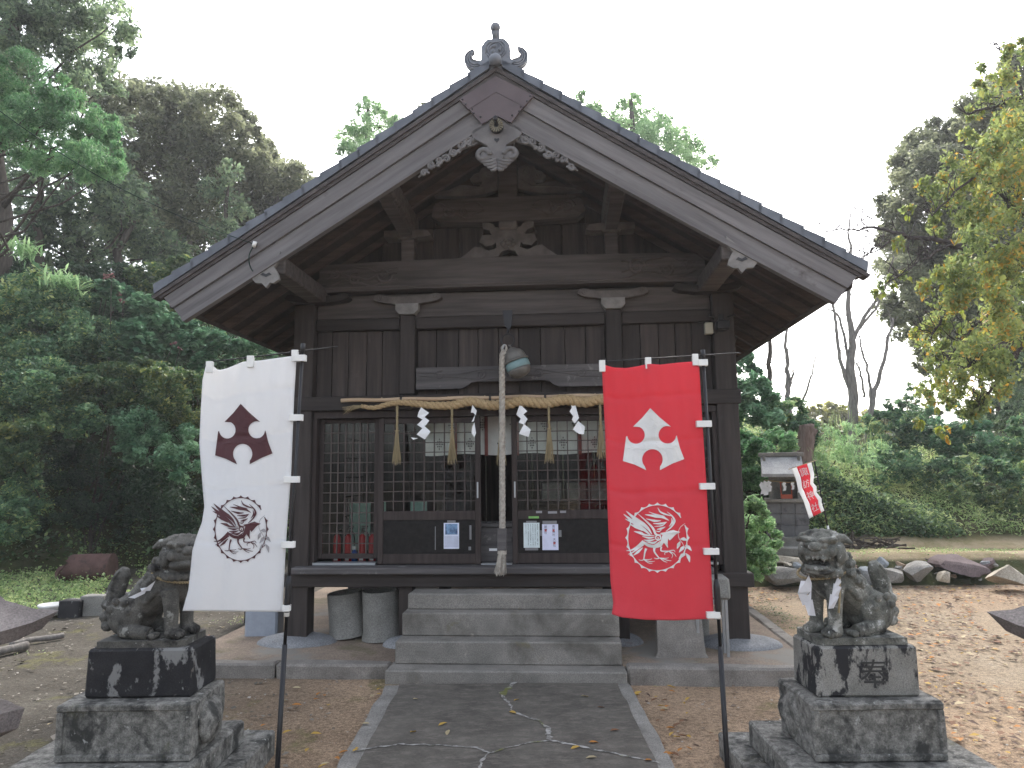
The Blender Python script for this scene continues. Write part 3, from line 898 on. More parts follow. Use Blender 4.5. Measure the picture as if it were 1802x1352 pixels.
# tiles: the verge pieces one by one, the field behind them as one wavy part
NT = 18
XE = 3.03
for s in (-1, 1):
    for i in range(NT):
        x0, x1 = .06 + (XE - .06) * i / NT, .06 + (XE - .06) * (i + 1) / NT
        def vt(m):
            z0, z1 = zf(x0, 1) - .022, zf(x1, 1) - .002
            b0, b1 = zf(x0, 1) - .09, zf(x1 + .018, 1) - .09
            t = .11
            for y0, y1, tt, up in ((YF - .07, YF - .025, t, 0), (YF - .025, YF + .2, .045, .004)):
                big = tt > .1
                p = [(s * x0, b0 if big else z0 - .05), (s * (x1 + .018), b1 if big else z1 - .06), (s * (x1 + .03), z1 - .014 + up), (s * x0, z0 + up)]
                m.prism(p if s > 0 else p[::-1], y0, y1)
        part('verge_tile', W['tile'], vt, roof)
def field(m):
    per = .27
    prof = []
    ny = int((YR + .05 - (YF + .2)) / per)
    for k in range(ny):
        for j in range(6):
            t = j / 6
            prof.append((YF + .2 + (k + t) * per, .018 * math.cos(t * 2 * math.pi) + (.014 if j == 0 else 0)))
    prof.append((YF + .2 + ny * per, .03))
    for s in (-1, 1):
        for i in range(NT):
            x0, x1 = .06 + (XE - .06) * i / NT, .06 + (XE - .06) * (i + 1) / NT + .015
            b = len(m.v)
            for (y, dz) in prof:
                m.v += [(s * x0, y, zf(x0, 1) - .02 + dz), (s * x1, y, zf(x1, 1) + .012 + dz), (s * x1, y, zf(x1, 1) - .02 + dz)]
            for k in range(len(prof) - 1):
                q = b + 3 * k
                for u in (0, 1):
                    m.f.append((q + u, q + u + 1, q + u + 4, q + u + 3)); m.mi.append(0)
tag(part('roof_tiles', W['tile'], field, roof), kind='stuff')
def ridge(m):
    m.tube([(0, YF + .1, 5.5), (0, YR, 5.5)], .085, 12)
    m.box(-.14, .14, YF + .12, YR, 5.38, 5.46, .01)
    m.box(-.11, .11, YF + .12, YR, 5.3, 5.38, 0)
part('ridge_cap', W['tile'], ridge, roof)
# ridge end ornament
YO = YF - .04
OZ = -.085
def crest(m):
    half = [(.0, 5.67), (.07, 5.668), (.1, 5.645), (.115, 5.62), (.128, 5.6), (.13, 5.48), (.165, 5.445), (.14, 5.425), (.09, 5.41), (0, 5.44)]
    m.prism(half + [(-a, b) for a, b in reversed(half[1:-1])], YO - .03, YO + .06)
    m.prism([(-.13, 5.45), (.13, 5.45), (.2, 5.36), (.0, 5.4), (-.2, 5.36)][::-1], YO - .0, YO + .06)
oo = part('ridge_ornament', W['orn'], crest)
def comma(m):
    m.tube([(.068 * math.cos(a), YO - .034, 5.565 + .068 * math.sin(a)) for a in [2 * math.pi * k / 24 for k in range(25)]], .007, 6)
    oct_ = [(-.085, 5.53), (-.085, 5.605), (-.055, 5.637), (.055, 5.637), (.085, 5.605), (.085, 5.53), (.055, 5.495), (-.055, 5.495), (-.085, 5.53)]
    m.tube([(a, YO - .033, b) for a, b in oct_], .007, 6)
    for k in range(3):
        a0 = math.pi / 2 + k * 2 * math.pi / 3
        pts = [(.028 * math.cos(a0), YO - .034, 5.565 + .028 * math.sin(a0))]
        for j in range(1, 7):
            rr_ = .028 + .03 * j / 6
            a = a0 + j * .3
            pts.append((rr_ * math.cos(a), YO - .034, 5.565 + rr_ * math.sin(a)))
        m.tube(pts, [.02, .017, .013, .01, .008, .006, .004], 6)
part('crest', W['orn'], comma, oo, True)
part('ridge_ball', W['orn'], lambda m: m.ball((0, YO - .09, 5.43), (.058, .055, .055), 3), oo, True)
def finial(m):
    m.tube([(0, YO + .02, 5.64), (0, YO, 5.72), (0, YO - .02, 5.76)], [.033, .035, .042], 14)
    m.ball((0, YO - .03, 5.775), (.046, .05, .046), 3)
part('finial', W['orn'], finial, oo, True)
for s in (-1, 1):
    def fin(m):
        # wave crest: a filled curl with three ridges, its tip turning outwards
        out = []
        for j in range(15):
            a = R(-120 + 195 * j / 14)
            out.append((.165 + .098 * math.cos(a) + .02, 5.5 + .098 * math.sin(a)))
        inn = []
        for j in range(11):
            a = R(62 - 150 * j / 10)
            inn.append((.158 + .05 * math.cos(a) + .012, 5.535 + .047 * math.sin(a)))
        poly = out + [(.2, 5.612)] + inn + [(.12, 5.47), (.1, 5.43)]
        m.prism([(s * x, z) for x, z in (poly if s > 0 else reversed(poly))], YO - .012, YO + .05)
        for k in range(3):
            r0 = .093 - k * .02
            pts = [(s * (.185 + r0 * math.cos(a)), YO - .014, 5.5 + r0 * math.sin(a)) for a in [R(-118 + 180 * j / 14) for j in range(15)]]
            m.tube(pts, [.009] * 12 + [.008, .006, .004], 6)
        foot = [(.1, zf(.1, 1) - .02), (.13, 5.45), (.2, 5.4), (.235, zf(.235, 1) + .075), (.265, zf(.265, 1) + .05), (.29, zf(.29, 1) + .045), (.32, zf(.32, 1) + .035), (.345, zf(.345, 1) + .07), (.37, zf(.37, 1) + .05), (.38, zf(.38, 1) - .01)]
        m.prism([(s * x, z) for x, z in (foot[::-1] if s > 0 else foot)], YO - .004, YO + .05)
        for dz in (.012, .03):
            m.tube([(s * x, YO - .008, zf(x, 1) + dz + .012 * math.sin(x * 40)) for x in [.14 + .23 * j / 10 for j in range(11)]], .007, 5)
    part('side_fin', W['orn'], fin, oo, True)

for _o in [oo] + list(oo.children):
    for _v in _o.data.vertices: _v.co.z += OZ
# ------------------------------------------------------------------ lattice doors and windows (each: frame, lattice, glass, panel)
def glass_mat():
    m, n, l, bs = newmat('window glass')
    n.remove(bs)
    tr = n.new('ShaderNodeBsdfTransparent'); tr.inputs[0].default_value = (.93, .95, .94, 1)
    gl = n.new('ShaderNodeBsdfGlossy'); gl.inputs['Roughness'].default_value = .02
    fr = n.new('ShaderNodeFresnel'); fr.inputs[0].default_value = 1.36
    mx = n.new('ShaderNodeMixShader')
    l.new(fr.outputs[0], mx.inputs[0]); l.new(tr.outputs[0], mx.inputs[1]); l.new(gl.outputs[0], mx.inputs[2])
    l.new(mx.outputs[0], n['Material Output'].inputs['Surface'])
    return m
GLASS = glass_mat()
def lattice(m, x0, x1, z0, z1, y, nx, nz, w=.0065, d=.014):
    for i in range(1, nx):
        x = x0 + (x1 - x0) * i / nx
        m.box(x - w, x + w, y, y + d, z0, z1)
    for k in range(1, nz):
        z = z0 + (z1 - z0) * k / nz
        m.box(x0, x1, y - .004, y + d - .004, z - w * .8, z + w * .8)
def frame(m, x0, x1, z0, z1, y0, y1, st, rails):
    m.box(x0, x0 + st, y0, y1, z0, z1, .004)
    m.box(x1 - st, x1, y0, y1, z0, z1, .004)
    for a, b in rails: m.box(x0 + st + .001, x1 - st - .001, y0 + .004, y1 - .004, a, b, .004)
def sliding(x0, x1, y, lead):
    d = part('sliding_door', W['door'], lambda m: frame(m, x0, x1, .85, 2.322, y, y + .04, .055, ((.852, .95), (1.285, 1.375), (2.262, 2.32))))
    part('lattice', W['lattice'], lambda m: lattice(m, x0 + .056, x1 - .056, 1.376, 2.261, y + .002, 9, 9, .0058), d)
    part('glass_pane', GLASS, lambda m: m.box(x0 + .056, x1 - .056, y + .022, y + .026, 1.377, 2.26), d)
    part('kick_panel', W['kick'], lambda m: m.box(x0 + .057, x1 - .057, y + .012, y + .024, .951, 1.284), d)
    xx = x1 - .03 if lead > 0 else x0 + .03
    part('finger_pull', W['metal'], lambda m: m.box(xx - .008, xx + .008, y - .003, y + .004, 1.5, 1.66, .002), d)
    return d
doorL = sliding(-1.365, -.315, -.02, 1)
doorR = sliding(.0, 1.035, .0, -1)
def fixed(x0, x1, y):
    d = part('lattice_window', W['door'], lambda m: frame(m, x0, x1, .9, 2.322, y, y + .04, .045, ((.9, .95), (2.28, 2.32))))
    part('lattice', W['lattice'], lambda m: lattice(m, x0 + .046, x1 - .046, .951, 2.279, y + .002, 7, 13, .0058), d)
    part('glass_pane', GLASS, lambda m: m.box(x0 + .046, x1 - .046, y + .022, y + .026, .952, 2.278), d)
    part('track', W['metal'], lambda m: m.box(x0 - .02, x1 + .0, y - .09, y + .03, .845, .872, .003), d)
    return d
fixed(-2.0, -1.375, .03)
fixed(1.05, 2.0, .03)
for s in (-1, 1):
    beam('door_jamb', W['door'], s * 2.045 - .04, s * 2.045 + .04, -.05, .09, .845, 2.4, .004)
beam('door_track', W['metal'], -.31, -.005, -.03, .05, .845, .858, 0)
# inside: back partition, pale green panels, inner posts
for x in (-1.06, 1.06):
    beam('inner_post', W['dark_z'], x - .06, x + .06, 1.9, 2.02, .845, 3.4)
for i, (x0, x1) in enumerate(((-2.03, -1.78), (-1.72, -1.62), (-1.34, -1.14))):
    beam('green_panel', W['green_wall'], x0, x1, 1.2 + .1 * i, 1.23 + .1 * i, .86, 1.42, .004)
beam('inner_shelf', W['dark_x'], .1, 1.9, 1.6, 2.0, 1.35, 1.39)
beam('inner_beam', W['dark_x'], -2.04, 2.04, 1.92, 2.0, 2.3, 2.45)
beam('ceiling', W['dark_x'], -2.04, 2.04, .12, YB - .1, 3.3, 3.34, 0)
for x0, z, w_ in ((.25, 1.4, 'leftmost'), (.55, 1.4, 'second from the left'), (.85, 1.4, 'third from the left'), (1.15, 1.4, 'rightmost')):
    m = MB(); m.box(x0, x0 + .24, 1.65, 1.9, z, z + .22, .01)
    o = m.build('storage_box', W['concrete']); o.location = hall.location; o.rotation_euler = hall.rotation_euler
    tag(o, 'pale storage box on the inner shelf behind the right door, ' + w_, 'box', 'storage boxes on the inner shelf')

def on_hall(o):
    o.location = hall.location
    o.rotation_euler = hall.rotation_euler
    return o
# shrine curtain behind the doors: white panels with dark flower crests
cur = on_hall(empty('shrine_curtain', (0, 0, 0), 0, 'white curtain with dark diamond flower crests hanging behind the doors', 'curtain'))
CUR_M = PLAIN('curtain cotton', (.72, .72, .68), .9)
CREST_M = PLAIN('dark crest print', (.05, .045, .045), .9)
RIB_M = PLAIN('dull red ribbon', (.2, .07, .06), .9)
for i, x0 in enumerate(np.arange(-.95, 1.5, .33)):
    m = MB()
    N = 8
    def cy(x): return .36 + .012 * math.sin(x * 16) + .006 * math.sin(x * 41)
    for k in range(N + 1):
        x = x0 + .31 * k / N
        m.v += [(x, cy(x), 1.945 + .01 * math.sin(x * 9)), (x, cy(x) * .5 + .18, 2.36), (x, cy(x) + .004, 1.945 + .01 * math.sin(x * 9)), (x, cy(x) * .5 + .184, 2.36)]
        if k:
            q = 4 * (k - 1)
            m.f += [(q, q + 4, q + 5, q + 1), (q + 2, q + 3, q + 7, q + 6)]; m.mi += [0, 0]
    p = m.build('curtain_panel', CUR_M, cur, True)
    c = MB()
    for zc in (2.06, 2.26):
        for a in range(-2, 3):
            for b in range(-2, 3):
                if abs(a) + abs(b) > 2: continue
                cx = x0 + (.155 if zc < 2.1 else .29) + a * .017
                cz = zc + b * .026
                y = (cy(cx) if zc < 2.1 else cy(cx) * .5 + .18) - .03
                c.prism([(cx - .007, cz), (cx, cz + .011), (cx + .007, cz), (cx, cz - .011)][::-1], y, y + .002)
    c.build('flower_crest', CREST_M, p)
    part('ribbon', RIB_M, lambda m: m.box(x0 + .312, x0 + .328 + .02, .31, .313, 1.93, 2.36), cur)

# offertory box seen in the gap between the doors
ob = on_hall(empty('offertory_box', (0, 0, 0), 0, 'weathered grey wooden offertory box in the gap between the sliding doors', 'offering box'))
part('body', W['sill'], lambda m: m.box(-.5, .2, .16, .5, .845, 1.2, .01), ob)
part('lid', W['sill'], lambda m: [m.box(-.52, .22, .14, .17, 1.2, 1.235, .004), m.box(-.52, .22, .49, .52, 1.2, 1.235, .004)] + [m.box(-.5 + i * .1, -.46 + i * .1, .17, .49, 1.2, 1.225) for i in range(8)], ob)
part('label_plate', W['paper'], lambda m: m.box(-.25, -.17, .153, .16, .96, .985), ob)
part('lock', W['iron'], lambda m: m.box(-.02, .02, .15, .16, 1.05, 1.1, .004), ob)

# bell, rope, bamboo pole, straw rope
bell = on_hall(empty('shrine_bell', (0, 0, 0), 0, 'round bronze bell hanging tilted from an iron ring under the beam', 'bell'))
YBELL = -.3
Tb = Matrix.Translation((.075, YBELL, 2.85)) @ Matrix.Rotation(R(-20), 4, 'Y')
part('hook', W['iron'], lambda m: (m.box(-.045, .045, YBELL - .03, -.15, 3.4, 3.46, .005) if False else m.tube([(-.0, -.14, 3.33), (-.0, YBELL + .02, 3.33), (-.0, YBELL, 3.25), (-.0, YBELL, 3.12)], .012, 8), m.prism([(-.05, 3.35), (.05, 3.35), (.04, 3.2), (.015, 3.15), (-.03, 3.2)][::-1], YBELL - .02, YBELL + .02)), bell)
part('ring', W['iron'], lambda m: m.tube([(-.0 + .063 * math.cos(a), YBELL, 3.05 + .063 * math.sin(a)) for a in [2 * math.pi * k / 28 for k in range(29)]], .007, 8), bell)
def bellbody(m):
    m.cur = 0
    m.lathe([(.0, .13), (.03, .128), (.045, .115), (.05, .105), (.085, .09), (.105, .06), (.113, .02), (.114, .0), (.128, .0), (.134, -.008), (.128, -.018), (.115, -.018)], 28, Tb)
    m.tube([Tb @ Vector((0, 0, .12)), Vector((.02, YBELL, 3.0)), Vector((.005, YBELL, 2.995))], .012, 8)
part('upper_bowl', W['bell'], bellbody, bell, True)
part('green_band', W['verdigris'], lambda m: m.lathe([(.115, -.018), (.122, -.04), (.122, -.085), (.116, -.092)], 28, Tb), bell, True)
part('lower_bowl', W['bell'], lambda m: m.lathe([(.116, -.092), (.112, -.12), (.09, -.155), (.05, -.175), (0, -.18)], 28, Tb), bell, True)

def twisted(m, path, rad, strands=3, pitch=.12, seg=8, sub=1):
    """strands wound round a path"""
    P = [Vector(p) for p in path]
    L = [0]
    for a, b in zip(P[:-1], P[1:]): L.append(L[-1] + (b - a).length)
    N = int(L[-1] / pitch * 12)
    for k in range(strands):
        pts, rads = [], []
        for i in range(N + 1):
            s = L[-1] * i / N
            j = max(0, min(len(P) - 2, int(np.searchsorted(L, s) - 1)))
            t = (s - L[j]) / max(1e-9, L[j + 1] - L[j])
            c = P[j].lerp(P[j + 1], t)
            d = (P[j + 1] - P[j]).normalized()
            u = Vector((0, 1, 0)); u = (u - d * u.dot(d)).normalized(); w = d.cross(u)
            r_ = rad(s / L[-1]) if callable(rad) else rad
            a = 2 * math.pi * (s / pitch + k / strands)
            pts.append(c + (u * math.cos(a) + w * math.sin(a)) * r_ * .52)
            rads.append(r_ * .58)
        m.tube(pts, rads, seg)
rope = on_hall(empty('bell_rope', (0, 0, 0), 0, 'thick grey twisted bell rope hanging in front of the doors, ending in a tassel', 'rope'))
def curve_pts(ctrl, n=24):
    """Catmull-Rom through control points"""
    C = [Vector(c) for c in ctrl]
    out = []
    for i in range(len(C) - 1):
        p0, p1, p2, p3 = C[max(0, i - 1)], C[i], C[i + 1], C[min(len(C) - 1, i + 2)]
        for k in range(n):
            t = k / n
            out.append(.5 * ((2 * p1) + (p2 - p0) * t + (2 * p0 - 5 * p1 + 4 * p2 - p3) * t * t + (3 * p1 - p0 - 3 * p2 + p3) * t ** 3))
    out.append(C[-1])
    return out
YR0 = -.34
part('cord', W['hemp'], lambda m: twisted(m, curve_pts([(-.035, YR0, 2.93), (-.055, YR0, 2.85), (-.06, YR0, 2.4), (-.065, YR0, 1.8), (-.07, YR0, 1.21)], 10), .029, 4, .17, 7), rope, True)
part('loop', W['hemp'], lambda m: m.tube(curve_pts([(-.04, YR0, 2.92), (-.055, YR0 + .01, 2.97), (-.03, YR0 + .03, 3.0), (-.015, YR0 + .02, 2.96), (-.035, YR0, 2.92)], 6), .014, 7), rope, True)
part('clip', W['metal'], lambda m: m.tube(curve_pts([(-.05, YR0 - .01, 2.955), (-.035, YR0 - .01, 2.995), (-.02, YR0 - .01, 2.99)], 5), .006, 6), rope, True)
part('wooden_grip', W['sill'], lambda m: m.box(-.115, -.03, YR0 - .042, YR0 + .042, 1.02, 1.225, .006), rope)
def tass(m):
    r = random.Random(3)
    m.tube([(-.072, YR0, 1.02), (-.075, YR0, .985)], [.042, .046], 12)
    for k in range(60):
        a, q = r.uniform(0, 6.28), math.sqrt(r.random())
        x, y = math.cos(a) * q * .035, math.sin(a) * q * .035
        dz = r.uniform(-.02, .01)
        m.tube([(-.075 + x, YR0 + y, 1.0), (-.085 + x * 1.3, YR0 + y * 1.3, .9), (-.1 + x * 1.6 + r.uniform(-.01, .01), YR0 + y * 1.5, .8 + dz)], [.006, .006, .003], 4)
part('tassel', W['hemp'], tass, rope)

bam = on_hall(MB().tube([(-1.72, -.16, 2.498)] + [(-1.72 + 2.68 * k / 30, -.16, 2.498 + .004 * math.sin(k)) for k in range(1, 30)] + [(.96, -.16, 2.498)], .021, 10).build('bamboo_pole', W['bamboo'], None, True))
tag(bam, 'long dry bamboo pole fixed level across the doors above the straw rope', 'bamboo pole')
nd = MB()
for x in (-1.3, -.95, -.62, -.25, .12, .5, .85): nd.tube([(x - .006, -.16, 2.498), (x + .006, -.16, 2.498)], .0235, 10)
nd.build('pole_node', W['bamboo'], bam)
tw = MB()
for x, w in ((-1.105, .02), (-.2, .008), (.35, .008)):
    for q in range(2): tw.tube([(x + q * .012 + .0 * math.cos(a), -.16 + .028 * math.cos(a), 2.485 + .04 * math.sin(a)) for a in [2 * math.pi * k / 14 for k in range(15)]], .005, 5)
tw.build('tie', W['iron'], bam)

shim = on_hall(empty('straw_rope', (0, 0, 0), 0, 'golden twisted straw rope with straw tassels sagging along the bamboo pole', 'straw rope'))
sag = [(-1.5, -.19, 2.435), (-1.37, -.19, 2.415), (-1.2, -.19, 2.455), (-1.05, -.19, 2.462), (-.8, -.19, 2.43), (-.58, -.19, 2.425), (-.4, -.19, 2.46), (-.2, -.19, 2.42), (0, -.19, 2.43), (.1, -.19, 2.455), (.35, -.19, 2.43), (.55, -.19, 2.46), (.75, -.19, 2.43), (.9, -.19, 2.455), (1.2, -.19, 2.44), (1.5, -.19, 2.46)]
def shrad(t): return .018 + .034 * math.sin(min(1, max(0, t * 1.25 + .02)) * math.pi * .62) - .016 * max(0, t - .75) * 4 * .5
part('twist', W['straw'], lambda m: twisted(m, curve_pts(sag, 8), shrad, 3, .17, 8), shim, True)
def frays(m):
    r = random.Random(9)
    for k in range(26):
        m.tube([(-1.49, -.19, 2.432 + r.uniform(-.008, .008)), (-1.58 + r.uniform(-.02, .02), -.19 + r.uniform(-.02, .02), 2.43 + r.uniform(-.03, .015)), (-1.66 + r.uniform(-.04, .03), -.19 + r.uniform(-.03, .03), 2.40 + r.uniform(-.05, .03))], [.003, .0025, .001], 4)
    for k in range(90):       # loose stalks sticking out of the twist
        x = r.uniform(-1.2, 1.2); z = 2.44
        a = r.uniform(0, 6.28)
        m.tube([(x, -.19, z), (x + r.uniform(-.06, .06), -.19 - abs(math.cos(a)) * .05, z + .06 * math.sin(a))], [.0015, .0007], 3)
part('frayed_end', W['straw_dry'], frays, shim)
def tassel(x, z0, ln):
    r = random.Random(int(x * 100) + 50)
    m = MB()
    for k in range(3):
        m.tube([(x + .007 * math.cos(2.1 * k + i * .7), -.205 + .007 * math.sin(2.1 * k + i * .7), z0 - i * ln * .045) for i in range(11)], .0065, 5)
    zk = z0 - ln * .45
    m.tube([(x + .021 * math.cos(a), -.205 + .021 * math.sin(a), zk) for a in [2 * math.pi * k / 12 for k in range(13)]], .005, 5)
    for k in range(60):
        a, q = r.uniform(0, 6.28), math.sqrt(r.random())
        dx, dy = math.cos(a) * q, math.sin(a) * q
        m.tube([(x + dx * .012, -.205 + dy * .012, zk + .01), (x + dx * .026, -.205 + dy * .026, zk - ln * .22), (x + dx * .052 + r.uniform(-.006, .006), -.205 + dy * .04, z0 - ln + r.uniform(-.04, .03))], [.003, .003, .0018], 4)
    m.build('straw_tassel', W['straw_dry'], shim)
for x, z, ln in ((-1.13, 2.43, .56), (-.575, 2.42, .55), (-.085, 2.42, .57), (.39, 2.42, .55), (.895, 2.43, .52), (1.35, 2.43, .54)): tassel(x, z, ln)
def streamer(x, z0, pts, name_lab, tw=1.0):
    m = MB()
    for k in range(len(pts) - 1):
        pass
    for k, q in enumerate(pts):
        y = -.215 - .006 * k
        yy = [y + (.012 if i % 2 else 0) for i in range(len(q))]
        vs = [(x + a, yy[i] , z0 + b) for i, (a, b) in enumerate(q)] + [(x + a, yy[i] + .0015, z0 + b) for i, (a, b) in enumerate(q)]
        n = len(q)
        m.add(vs, [tuple(range(n)), tuple(reversed(range(n, 2 * n)))] + [(i, (i + 1) % n, n + (i + 1) % n, n + i) for i in range(n)])
    o = on_hall(m.build('paper_streamer', W['paper']))
    tag(o, name_lab, 'paper streamer', 'zigzag paper streamers on the straw rope')
S = .00132   # metres for one unit of the traced outline
def tr(q, x0, y0): return [((a - x0) * S, -(b - y0) * S) for a, b in q]
streamer(-.865, 2.405, [tr(q, 400, 115) for q in ([(385, 112), (445, 155), (410, 188), (355, 180), (365, 150)], [(355, 182), (410, 186), (450, 215), (408, 262), (355, 245), (395, 205)], [(358, 246), (405, 250), (460, 298), (440, 300)], [(355, 318), (405, 262), (460, 300), (415, 356)], [(312, 340), (365, 346), (330, 358)])], 'large zigzag white paper streamer nearest the left end of the straw rope')
streamer(-.355, 2.425, [tr(q, 800, 105) for q in ([(790, 105), (822, 150), (815, 185), (795, 165), (778, 165)], [(818, 150), (800, 230), (783, 235), (805, 190)], [(790, 270), (805, 240), (818, 320), (803, 352), (783, 315)])], 'narrow white paper streamer seen almost edge on left of the bell rope')
streamer(.125, 2.42, [tr(q, 1175, 98) for q in ([(1160, 95), (1215, 150), (1185, 175), (1132, 172), (1150, 125)], [(1132, 175), (1185, 172), (1218, 210), (1188, 250), (1150, 235), (1165, 205)], [(1150, 320), (1190, 245), (1240, 290), (1222, 343)])], 'zigzag white paper streamer just right of the bell rope')
streamer(.63, 2.425, [tr(q, 1550, 85) for q in ([(1530, 80), (1565, 85), (1580, 155), (1550, 185), (1523, 150), (1540, 120)], [(1550, 185), (1580, 150), (1592, 200), (1560, 240), (1538, 212)], [(1545, 285), (1585, 220), (1635, 265), (1625, 320), (1590, 318)])], 'twisted white paper streamer beside the red banner')

# notices taped to the lower door panels
def notice(x0, x1, z0, z1, y, label, col=(.62, .7, .84), rot=0):
    o = on_hall(MB().box(x0, x1, y - .002, y, z0, z1).build('notice', PLAIN('notice paper', col, .7)))
    tag(o, label, 'notice')
    return o
INK = PLAIN('black ink', (.04, .04, .07), .8)
INKB = PLAIN('blue print', (.08, .16, .36), .7)
INKR = PLAIN('red ink', (.6, .12, .12), .8)
TAPE = PLAIN('clear tape', (.2, .2, .21), .3)
YD = -.02 + .012
nl = notice(-.69, -.535, 1.0, 1.255, YD - .003, 'white sheet with a blue picture taped to the left sliding door', (.7, .74, .86))
def pic(m):
    m.box(-.675, -.55, YD - .0065, YD - .005, 1.14, 1.245)
PIC_M = MAT('blue printed picture', (.03, .05, .12), (.3, .5, .75), ns=22, rough=.6, bump=0)
part('picture', PIC_M, pic, nl)
part('print', PLAIN('faint grey print', (.42, .45, .56), .8), lambda m: [m.box(-.68 + i * .0118, -.674 + i * .0118, YD - .0062, YD - .0052, 1.015, 1.125) for i in range(12)], nl)
part('tape', TAPE, lambda m: m.box(-.655, -.57, YD - .0045, YD - .001, 1.257, 1.28), nl)
YD2 = .012
n2 = notice(.112, .272, 1.005, 1.25, YD2 - .003, 'pale sheet of upright handwriting, left of the two on the right door', (.66, .75, .76))
def writing(m):
    r = random.Random(5)
    for c in range(6):
        x = .252 - c * .023
        z = 1.238
        while z > 1.03 - (c == 5) * -.12:
            if r.random() > .12:
                w = .0045
                for q in range(3): m.box(x - w + r.uniform(0, .002), x + w - r.uniform(0, .003), YD2 - .0065, YD2 - .0055, z - q * .0028 - .0009, z - q * .0028)
                m.box(x - .001 + r.uniform(-.002, .002), x + .0008 + r.uniform(-.001, .002), YD2 - .0068, YD2 - .0056, z - .008, z)
            z -= .0125
part('writing', INK, writing, n2)
part('tape', TAPE, lambda m: (m.box(.14, .245, YD2 - .0045, YD2 - .001, 1.252, 1.268), m.box(.125, .255, YD2 - .0045, YD2 - .001, .98, 1.003)), n2)
n3 = notice(.298, .458, .982, 1.235, YD2 - .003, 'lilac white sheet with big black and red characters, right door', (.68, .7, .86))
def big(m, chars, x, z, s):
    for i, ch in enumerate(chars):
        vs, fs = glyph(ch)
        m.add([(x + a * s, YD2 - .0062, z - i * s * 1.12 + b * s) for a, b in vs], fs)
part('writing', INK, lambda m: (big(m, '諏訪神社', .412, 1.214, .025), big(m, '龍神社', .333, 1.21, .026), big(m, '天神社', .418, 1.085, .026)), n3)
part('stamp', INKR, lambda m: [m.box(a - .011, a + .011, YD2 - .0057, YD2 - .005, b - .012, b + .012) for a, b in ((.412, 1.172), (.333, 1.175), (.418, 1.05))], n3)
part('tape', TAPE, lambda m: (m.box(.303, .445, YD2 - .0045, YD2 - .001, 1.237, 1.268), m.box(.46, .49, YD2 - .0045, YD2 - .001, 1.11, 1.175), m.box(.276, .296, YD2 - .0045, YD2 - .001, 1.12, 1.175)), n3)
gl = on_hall(MB().box(.165, .268, -.003, -.001, 1.293, 1.315).build('green_tape', PLAIN('green tape', (.2, .42, .12), .6)))
tag(gl, 'short strip of green tape on the right door above the handwritten sheet', 'tape')
for k, (x0, x1, z0, z1) in enumerate(((-.78, -.772, .99, 1.22), (-.43, -.41, 1.09, 1.23), (-.44, -.415, .985, 1.02))):
    o = on_hall(MB().box(x0, x1, YD - .004, YD - .001, z0, z1).build('tape_strip', TAPE))
    tag(o, ('thin strip of old tape left of the blue picture sheet', 'upright strip of old tape right of the blue picture sheet', 'small scrap of old tape below right of the blue picture sheet')[k], 'tape')
for k, (x0, x1, z) in enumerate(((.24, .3, 1.345), (.36, .45, 1.34), (.48, .54, 1.345))):
    o = on_hall(MB().box(x0, x1, -.002, .0, z, z + .022).build('tape_strip', PLAIN('old white tape', (.3, .29, .3), .6)))
    tag(o, ('left scrap of torn tape on the right door rail', 'middle scrap of torn tape on the right door rail', 'right scrap of torn tape on the right door rail')[k], 'tape')

# fire extinguishers standing behind the left window
def extinguisher():
    t = on_hall(empty('fire_extinguisher', (0, 0, 0), 0))
    part('body', W['red_paint'], lambda m: m.lathe([(.0, 0), (.036, 0), (.04, .01), (.04, .235), (.034, .262), (.018, .285), (0, .29)], 18), t, True)
    part('valve', W['black'], lambda m: (m.tube([(0, 0, .29), (0, 0, .34)], .016, 8), m.box(-.012, .05, -.01, .01, .335, .35, .003), m.box(-.012, .06, -.008, .008, .355, .372, .003)), t)
    part('hose', W['black'], lambda m: m.tube(curve_pts([(.02, 0, .32), (.065, -.01, .28), (.068, -.01, .12), (.06, -.01, .06)], 5), .009, 6), t, True)
    part('nozzle', W['black'], lambda m: m.tube([(.06, -.01, .09), (.06, -.01, .03)], [.011, .016], 8), t)
    part('label_band', W['white_plastic'], lambda m: (m.box(-.02, .02, -.0425, -.0405, .02, .045), m.box(-.016, .016, -.0425, -.0405, .07, .08)), t)
    return t
ex0 = extinguisher()
labs = ['red fire extinguisher inside the left window, leftmost of the row', 'second red fire extinguisher from the left inside the window', 'third red fire extinguisher from the left inside the window', 'red fire extinguisher inside the left window, nearest the door']
for i, x in enumerate((-1.87, -1.75, -1.6, -1.49)):
    o = ex0 if i == 0 else copy_tree(ex0)
    o.location = bw(x, .26, .84)
    tag(o, labs[i], 'fire extinguisher', 'fire extinguishers behind the left window')
bt = empty('spray_bottle', bw(-1.675, .24, .84), 0, 'small blue spray bottle between the red fire extinguishers', 'bottle')
part('body', PLAIN('blue plastic', (.02, .08, .32), .4), lambda m: m.lathe([(0, 0), (.03, 0), (.03, .1), (.012, .13), (0, .13)], 12), bt, True)
part('nozzle', W['white_plastic'], lambda m: m.box(-.03, .015, -.012, .012, .13, .165, .004), bt)

